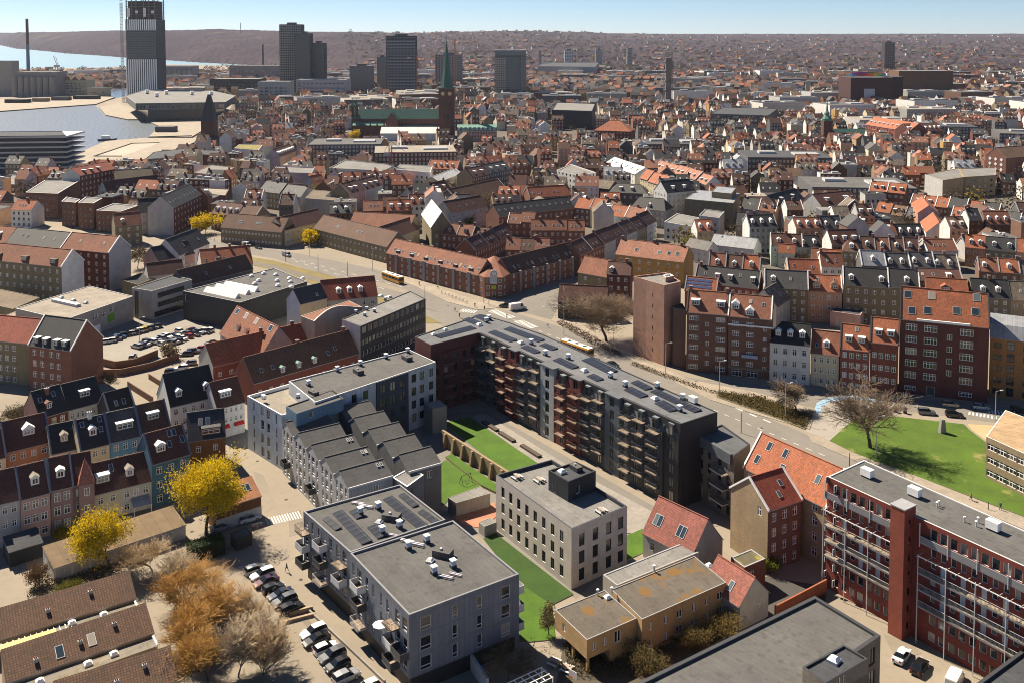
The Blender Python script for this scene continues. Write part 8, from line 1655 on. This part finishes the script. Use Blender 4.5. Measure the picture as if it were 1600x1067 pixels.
# ================================================================ street furniture
def lamp(label, u, v, h, arm=1.2, kind='street_lamp', cat='street lamp', col=STEEL, n=1, az=0):
 p = P(u, v); root = empty(kind, (p.x, p.y, .1), az); tag(root, label, cat); mb = MB(); mb.tube((0, 0, 0), (0, 0, h), .11, .07, col, 8); mb.build('pole', root)
 if arm:
  mb = MB(); mb.tube((0, 0, h - .05), (arm, 0, h + .25), .05, .04, col, 6); mb.build('arm', root); mb = MB(); mb.hull([(arm - .1, -.16, h + .18), (arm + .75, -.16, h + .18), (arm + .75, .16, h + .18), (arm - .1, .16, h + .18)], [(arm, -.1, h + .34), (arm + .6, -.1, h + .34), (arm + .6, .1, h + .34), (arm, .1, h + .34)], WHITE); mb.build('lamp_head', root)
 return root
for lb, u, v, h in (('street lamp on the pavement left of the pink tower', 959, 550, 8.6), ('street lamp before the passage of the pink tower', 1040, 584, 9), ('street lamp in front of the brown tenements', 1124, 618, 9.6), ('street lamp standing in the verge bed', 1227, 655, 9.4), ('street lamp at the right end of the service street', 1555, 656, 7.6), ('tall lamp beside the bare tree on the lawn', 1369, 716, 10), ('lamp mast by the round yellow street tree', 335, 378, 10), ('lamp mast before the long range by the road', 484, 402, 9), ('lamp mast between the long range and the clock block', 582, 424, 9.5), ('lamp post between the car park rows', 218, 535, 8)): lamp(lb, u, v, h)
for lb, u, v, h in (('black post beside the tram median, leftmost', 446, 409, 7), ('black post beside the tram median, second', 497, 425, 7.5), ('black post beside the tram median, third', 543, 432, 6), ('black post beside the black office', 664, 482, 8), ('dark post on the main road kerb behind the annex', 1158, 676, 5.2), ('dark post at the corner of the gallery building', 1327, 735, 4.2), ('short dark post between the two pedestrians', 1544, 796, 1.6), ('slim mast at the corner by the clock', 756, 474, 10), ('slim mast at the crossing below the clock', 764, 478, 11)): lamp(lb, u, v, h, 0, 'post', 'post', DARK)
r = lamp('tall mast with wavy wire ornaments at the junction', 881, 524, 12, 0, 'wire_mast', 'mast', STEEL)
for s in (-1, 1):
 mb = MB(); pr = Vector((0, 0, 9.6))
 for i in range(12): q = Vector((s * (i + 1) * .75, (i + 1) * .15, 9.6 + .5 * math.sin(i * 1.3) - .02 * i)); mb.tube(pr, q, .07, .07, WHITE, 4); pr = q
 mb.build('wave_ornament', r)
mb = MB(); mb.tube((-9, 0, 8.6), (0, 0, 9.8), .05, .05, STEEL, 4); mb.build('stay', r)
BRW = mat('brick', (.16, .085, .05))
def polywall(name, label, px, h, t, m, cat='wall', cap=None):
 root = None
 pts = [P(*q) for q in px]; root = empty(name, (pts[0].x, pts[0].y, 0)); tag(root, label, cat)
 for i, (a, b) in enumerate(zip(pts, pts[1:])):
  mb = MB(); L_ = (b - a).length; mb.box(-.02, L_ + .02, 0, t, 0, h, m, cap or m); mb.build('wall_section', root, (a.x - pts[0].x, a.y - pts[0].y, 0), math.atan2(b.y - a.y, b.x - a.x))
polywall('ramp_wall', 'upper curved brick wall of the car park ramp', [(155, 570), (180, 576), (210, 572), (247, 557)], 2.2, .4, BRW); polywall('ramp_wall', 'lower curved brick wall of the car park ramp', [(155, 588), (190, 587), (235, 577), (280, 562)], 2.0, .4, BRW)
polywall('yard_wall', 'dark yard wall below the car park ramp', [(199, 605), (238, 630)], 1.8, .3, BRW); polywall('yard_wall', 'second short yard wall nearer the white gabled house', [(232, 592), (256, 607)], 1.6, .3, BRW)
polywall('garden_wall', 'red brick wall behind the wide flat-roofed building', [(1212, 968), (1292, 925)], 2.4, .3, mat('brick', (.30, .09, .04))); polywall('garden_wall', 'red-capped wall at the bottom edge beside the carport', [(1030, 1085), (1100, 1040)], 2.4, .3, mat('brick', (.30, .11, .05))); polywall('garden_wall', 'grey rendered wall at the bottom edge below the slate block', [(735, 1046), (760, 1085)], 2.6, .4, wallmat('lgrey'))
polywall('planter', 'tan planter box between the two parked rows, rear one', [(437, 966), (489, 953)], .7, .5, mat('panel', (.34, .25, .16))); polywall('planter', 'tan planter box between the two parked rows, front one', [(443, 975), (493, 962)], .5, .5, mat('panel', (.34, .25, .16)))
polywall('kerb_wall', 'low pale kerb along the slate block terraces', [(425, 905), (470, 945), (540, 1010), (600, 1067)], .45, .3, PALEP)
r = FB('bicycle_shed', 'dark wooden bicycle shed with a felt roof beside the hedge', 'shed', [(360, 832), (370, 842), (394, 832), (384, 823)], 2.4, mat('panel', (.06, .05, .042), .9, pw=.15), 'grey', par=.05, pw=.1)
r = FB('bicycle_shed', 'low beige storage box on the garden lawn', 'shed', [(700, 777), (713, 785), (766, 770), (750, 759)], 3.0, mat('wall', (.36, .31, .25)), 'lgrey', par=.05, pw=.1); FB('bin_store', 'small concrete bin store beside the beige block', 'shed', [(748, 815), (757, 822), (776, 815), (766, 808)], 2.2, 'concrete', 'lgrey', par=.05, pw=.1)
p = P(1472, 676); mb = MB(); mb.hull([(-.9, -.5, 0), (.9, -.5, 0), (.9, .5, 0), (-.9, .5, 0)], [(-.5, -.35, 3.4), (.55, -.35, 3.3), (.5, .35, 3.3), (-.45, .35, 3.5)], wallmat('grey')); tag(mb.build('monument_stone', None, (p.x, p.y, .15), .3), 'upright grey memorial stone on the round lawn', 'monument')
for i, (u, v, lb) in enumerate(((1384, 645, 'left'), (1398, 643, 'middle'), (1414, 645, 'right'))):
 p = P(u, v); mb = MB(); n = 10; ring = lambda r_, z: [(r_ * math.cos(k * 2 * math.pi / n), r_ * math.sin(k * 2 * math.pi / n), z) for k in range(n)]; mb.hull(ring(.5, 0), ring(.55, 1.3), DARK); mb.hull(ring(.6, 1.3), ring(.3, 1.6), DARK); tag(mb.build('waste_container', None, (p.x, p.y, .02)), f'dark round waste container near the bare tree, {lb} one', 'bin', 'round waste containers')
p = P(898, 1048, 3.4); mb = MB(); mb.box(-.8, .8, -.05, 0, 0, 1.1, WHITE);
root = empty('basketball_hoop', (p.x - .3, p.y - .6, 2.8), -.75); tag(root, 'white basketball backboard with an orange hoop on the carport wall', 'hoop'); mb.build('backboard', root); mb = MB()
for i in range(10): a, b = i * .628, (i + 1) * .628; mb.tube((.25 * math.cos(a), -.35 + .25 * math.sin(a), .25), (.25 * math.cos(b), -.35 + .25 * math.sin(b), .25), .03, .03, mat('plain', (.5, .1, .02)), 4)
mb.build('hoop', root)
for i, (u, v, lb) in enumerate(((866, 1037, 'left'), (886, 1047, 'right'))): rr = empty('tmp', (0, 0, 0)); o = terrace_set(rr, 0, 500, 0, 'picnic_table'); bpy.data.objects.remove(rr); p = P(u, v); o.location = (p.x, p.y, .02); o.rotation_euler = (0, 0, -.6); tag(o, f'wooden picnic table in the shaded yard, {lb} one', 'table', 'yard picnic tables')
def bike_mesh(col):
 mb = MB(); m = mat('plain', col, .4)
 for x in (-.52, .52):
  for i in range(12): a, b = i * math.pi / 6, (i + 1) * math.pi / 6; mb.tube((x + .34 * math.cos(a), 0, .35 + .34 * math.sin(a)), (x + .34 * math.cos(b), 0, .35 + .34 * math.sin(b)), .025, .025, TYRE, 4)
 for a, b in (((-.52, 0, .35), (-.1, 0, .35)), ((-.1, 0, .35), (-.25, 0, .85)), ((-.52, 0, .35), (-.22, 0, .75)), ((-.22, 0, .75), (.38, 0, .8)), ((-.1, 0, .35), (.38, 0, .75)), ((.52, 0, .35), (.36, 0, 1.0))): mb.tube(a, b, .025, .025, m, 4)
 mb.box(-.38, -.14, -.07, .07, .86, .92, BLACK); mb.tube((.33, -.28, 1.02), (.33, .28, 1.02), .02, .02, STEEL, 4); return mb.mesh('bicycle')
BM = [bike_mesh(c) for c in ((.05, .05, .06), (.3, .05, .04), (.4, .36, .3))]; rng = random.Random(5)
for i in range(9): p = P(395 + (i % 5) * 3.6 - (i // 5) * 14, 828 + (i // 5) * 9 - (i % 5) * .9); tag(obj('bicycle', BM[i % 3], None, (p.x, p.y, .02), 2.0 + rng.uniform(-.2, .2)), f'bicycle parked beside the dark wooden shed, {ORD[i]} from the left', 'bicycle', 'bicycles by the shed')
for i in range(8): p = P(690 + i * 5.6, 459 + i * 2.2); tag(obj('bicycle', BM[i % 3], None, (p.x, p.y, .14), 1.2 + rng.uniform(-.2, .2)), f'bicycle in the kerbside rack before the clock block, {ORD[i]} from the left', 'bicycle', 'bicycles by the clock block')
def person_mesh(jacket, trousers, stride):
 J = [(0, 0, .95), (0, 0, 1.2), (0, .01, 1.42), (0, 0, 1.53), (0, .02, 1.66), (.1, stride, .5), (.1, stride * 1.3 - .02, .08), (.1, stride * 1.3 + .14, .04), (-.1, -stride, .5), (-.1, -stride * 1.7, .1), (-.1, -stride * 1.7 + .14, .05), (.21, -.02, 1.4), (.27, -stride * .4, 1.14), (.27, -stride * .5 + .1, .9), (-.21, -.02, 1.4), (-.27, stride * .4, 1.14), (-.27, stride * .5 + .1, .9)]
 E = [(0, 1), (1, 2), (2, 3), (3, 4), (0, 5), (5, 6), (6, 7), (0, 8), (8, 9), (9, 10), (2, 11), (11, 12), (12, 13), (2, 14), (14, 15), (15, 16)]; rr = [.15, .15, .17, .06, .105, .085, .055, .05, .085, .055, .05, .07, .055, .04, .07, .055, .04]
 me = bpy.data.meshes.new('person'); me.from_pydata(J, E, []); o = bpy.data.objects.new('tmp', me); COL.objects.link(o); md = o.modifiers.new('s', 'SKIN')
 for v, q in zip(me.skin_vertices[0].data, rr): v.radius = (q, q * .8)
 me.skin_vertices[0].data[0].use_root = True; o.modifiers.new('ss', 'SUBSURF').levels = 1
 dg = bpy.context.evaluated_depsgraph_get(); dg.update(); r_ = bpy.data.meshes.new_from_object(o.evaluated_get(dg)); bpy.data.objects.remove(o); r_.materials.clear()
 for m in (mat('plain', trousers), mat('plain', jacket), mat('plain', (.45, .28, .2)), mat('plain', (.05, .03, .02))): r_.materials.append(m)
 for p in r_.polygons: z = p.center.z; p.material_index = 0 if z < .93 else 1 if z < 1.5 and not (abs(p.center.x) > .2 and z < .96) else 3 if z > 1.69 or p.center.y < -.04 else 2
 return r_
PM = [person_mesh((.03, .03, .035), (.02, .02, .03), .2), person_mesh((.35, .25, .1), (.03, .03, .05), .24), person_mesh((.05, .07, .15), (.06, .06, .07), .12)]
for i, (u, v, a, lb) in enumerate(((1517, 782, .6, 'pedestrian in a tan jacket on the pavement beside the lawn'), (1563, 797, 2.2, 'pedestrian in dark clothes nearest the right edge on the lawn pavement'), (655, 447, 1, 'pedestrian on the pavement left of the clock corner'), (684, 452, 2, 'second pedestrian along the kerb before the clock block'), (742, 481, 0, 'pedestrian at the crossing below the clock'), (757, 486, 3, 'pedestrian waiting on the kerb right of the crossing'), (711, 487, 1.5, 'pedestrian on the traffic island'), (718, 497, .4, 'pedestrian beside the tram median at the junction'), (792, 498, 1, 'pedestrian beside the second crossing'), (856, 512, 2, 'pedestrian near the wire mast'), (909, 527, 1, 'person standing on the path by the street planting'), (448, 893, 2, 'person beside the fenced terrace near the parked cars'), (1185, 640, 1, 'pedestrian on the kerb by the verge bed'), (625, 432, 1, 'pedestrian behind the far bus'))):
 p = P(u, v); tag(obj('person', PM[(i + 1) % 3], None, (p.x, p.y, .14), a), lb, 'person')
p = P(594, 990, 6.5); root = empty('parasol', (p.x, p.y, 6.3)); tag(root, 'open white parasol on a balcony of the nearest slate block', 'parasol'); mb = MB(); mb.tube((0, 0, 0), (0, 0, 2.1), .03, .03, STEEL, 6); mb.build('pole', root); mb = MB(); rg_ = [(1.2 * math.cos(i * math.pi / 4), 1.2 * math.sin(i * math.pi / 4), 1.75) for i in range(8)]
for i in range(8): mb.face([rg_[i], rg_[(i + 1) % 8], (0, 0, 2.2)], WHITE)
mb.build('canopy', root)
for i, (a, b) in enumerate((((752, 661), (774, 675)), ((778, 678), (800, 692)), ((812, 698), (840, 716)), ((868, 733), (890, 747)), ((930, 770), (958, 786)))):
 polywall('planter', f'long dark planter on the courtyard path, {ORD[i]} from the rear', [a, b], .6, 1.2, mat('plain', (.05, .035, .03)), 'planter', mat('ground', (.07, .05, .03)))
p = P(728, 755); root = empty('swing_frame', (p.x, p.y, .1), .7); tag(root, 'small metal swing frame on the garden lawn', 'swing')
mb = MB()
for x in (-1.3, 1.3):
 for y in (-.7, .7): mb.tube((x, y, 0), (x, 0, 2), .05, .05, DARK, 5)
mb.tube((-1.3, 0, 2), (1.3, 0, 2), .05, .05, DARK, 5); mb.build('frame', root); mb = MB(); mb.box(-.3, .3, -.12, .12, .5, .55, BLACK); mb.build('seat', root)
p, q = P(792, 1068, 2.3), P(846, 1043, 2.3); root = empty('pergola', (p.x, p.y, 0), math.atan2(q.y - p.y, q.x - p.x)); tag(root, 'white timber pergola lattice in the shaded yard at the bottom edge', 'pergola'); L_ = (q - p).length
for i in range(6): mb = MB(); mb.box(L_ * i / 5 - .06, L_ * i / 5 + .06, -3.0, 0, 2.3, 2.42, WHITE); mb.build('cross_bar', root)
for y in (-2.9, -2, -1, -.1): mb = MB(); mb.box(-.1, L_ + .1, y - .05, y + .05, 2.43, 2.53, WHITE); mb.build('long_bar', root)
for x in (0, L_):
 for y in (-2.9, -.1): mb = MB(); mb.box(x - .06, x + .06, y - .06, y + .06, 0, 2.3, WHITE); mb.build('post', root)
p = P(166, 221); root = empty('boat', (p.x, p.y, .03), .2); tag(root, 'small dark boat with a pale cabin moored at the quay', 'boat'); mb = MB(); mb.hull([(-7, -1.6, 0), (6, -1.6, 0), (8.5, 0, 0), (6, 1.6, 0), (-7, 1.6, 0)], [(-7.5, -2.2, 2), (6.5, -2.2, 2.2), (10, 0, 2.6), (6.5, 2.2, 2.2), (-7.5, 2.2, 2)], mat('plain', (.05, .07, .12))); mb.build('hull', root); mb = MB(); mb.box(-4, 3, -1.5, 1.5, 2.1, 5, WHITE); mb.build('cabin', root)
# ================================================================ the air
hb = MB(); hb.box(-16000, 16000, -900, 15000, -2, 260, mat('plain', (1, 1, 1))); hz_ = hb.build('haze'); stuff(hz_)
m = bpy.data.materials.new('haze'); m.use_nodes = True; nt = m.node_tree; nt.nodes.remove(nt.nodes['Principled BSDF']); pv = nt.nodes.new('ShaderNodeVolumePrincipled')
pv.inputs['Color'].default_value = (.72, .80, 1.0, 1); pv.inputs['Density'].default_value = HAZE; pv.inputs['Anisotropy'].default_value = .3
nt.links.new(pv.outputs[0], nt.nodes['Material Output'].inputs['Volume']); hz_.data.materials.clear(); hz_.data.materials.append(m)
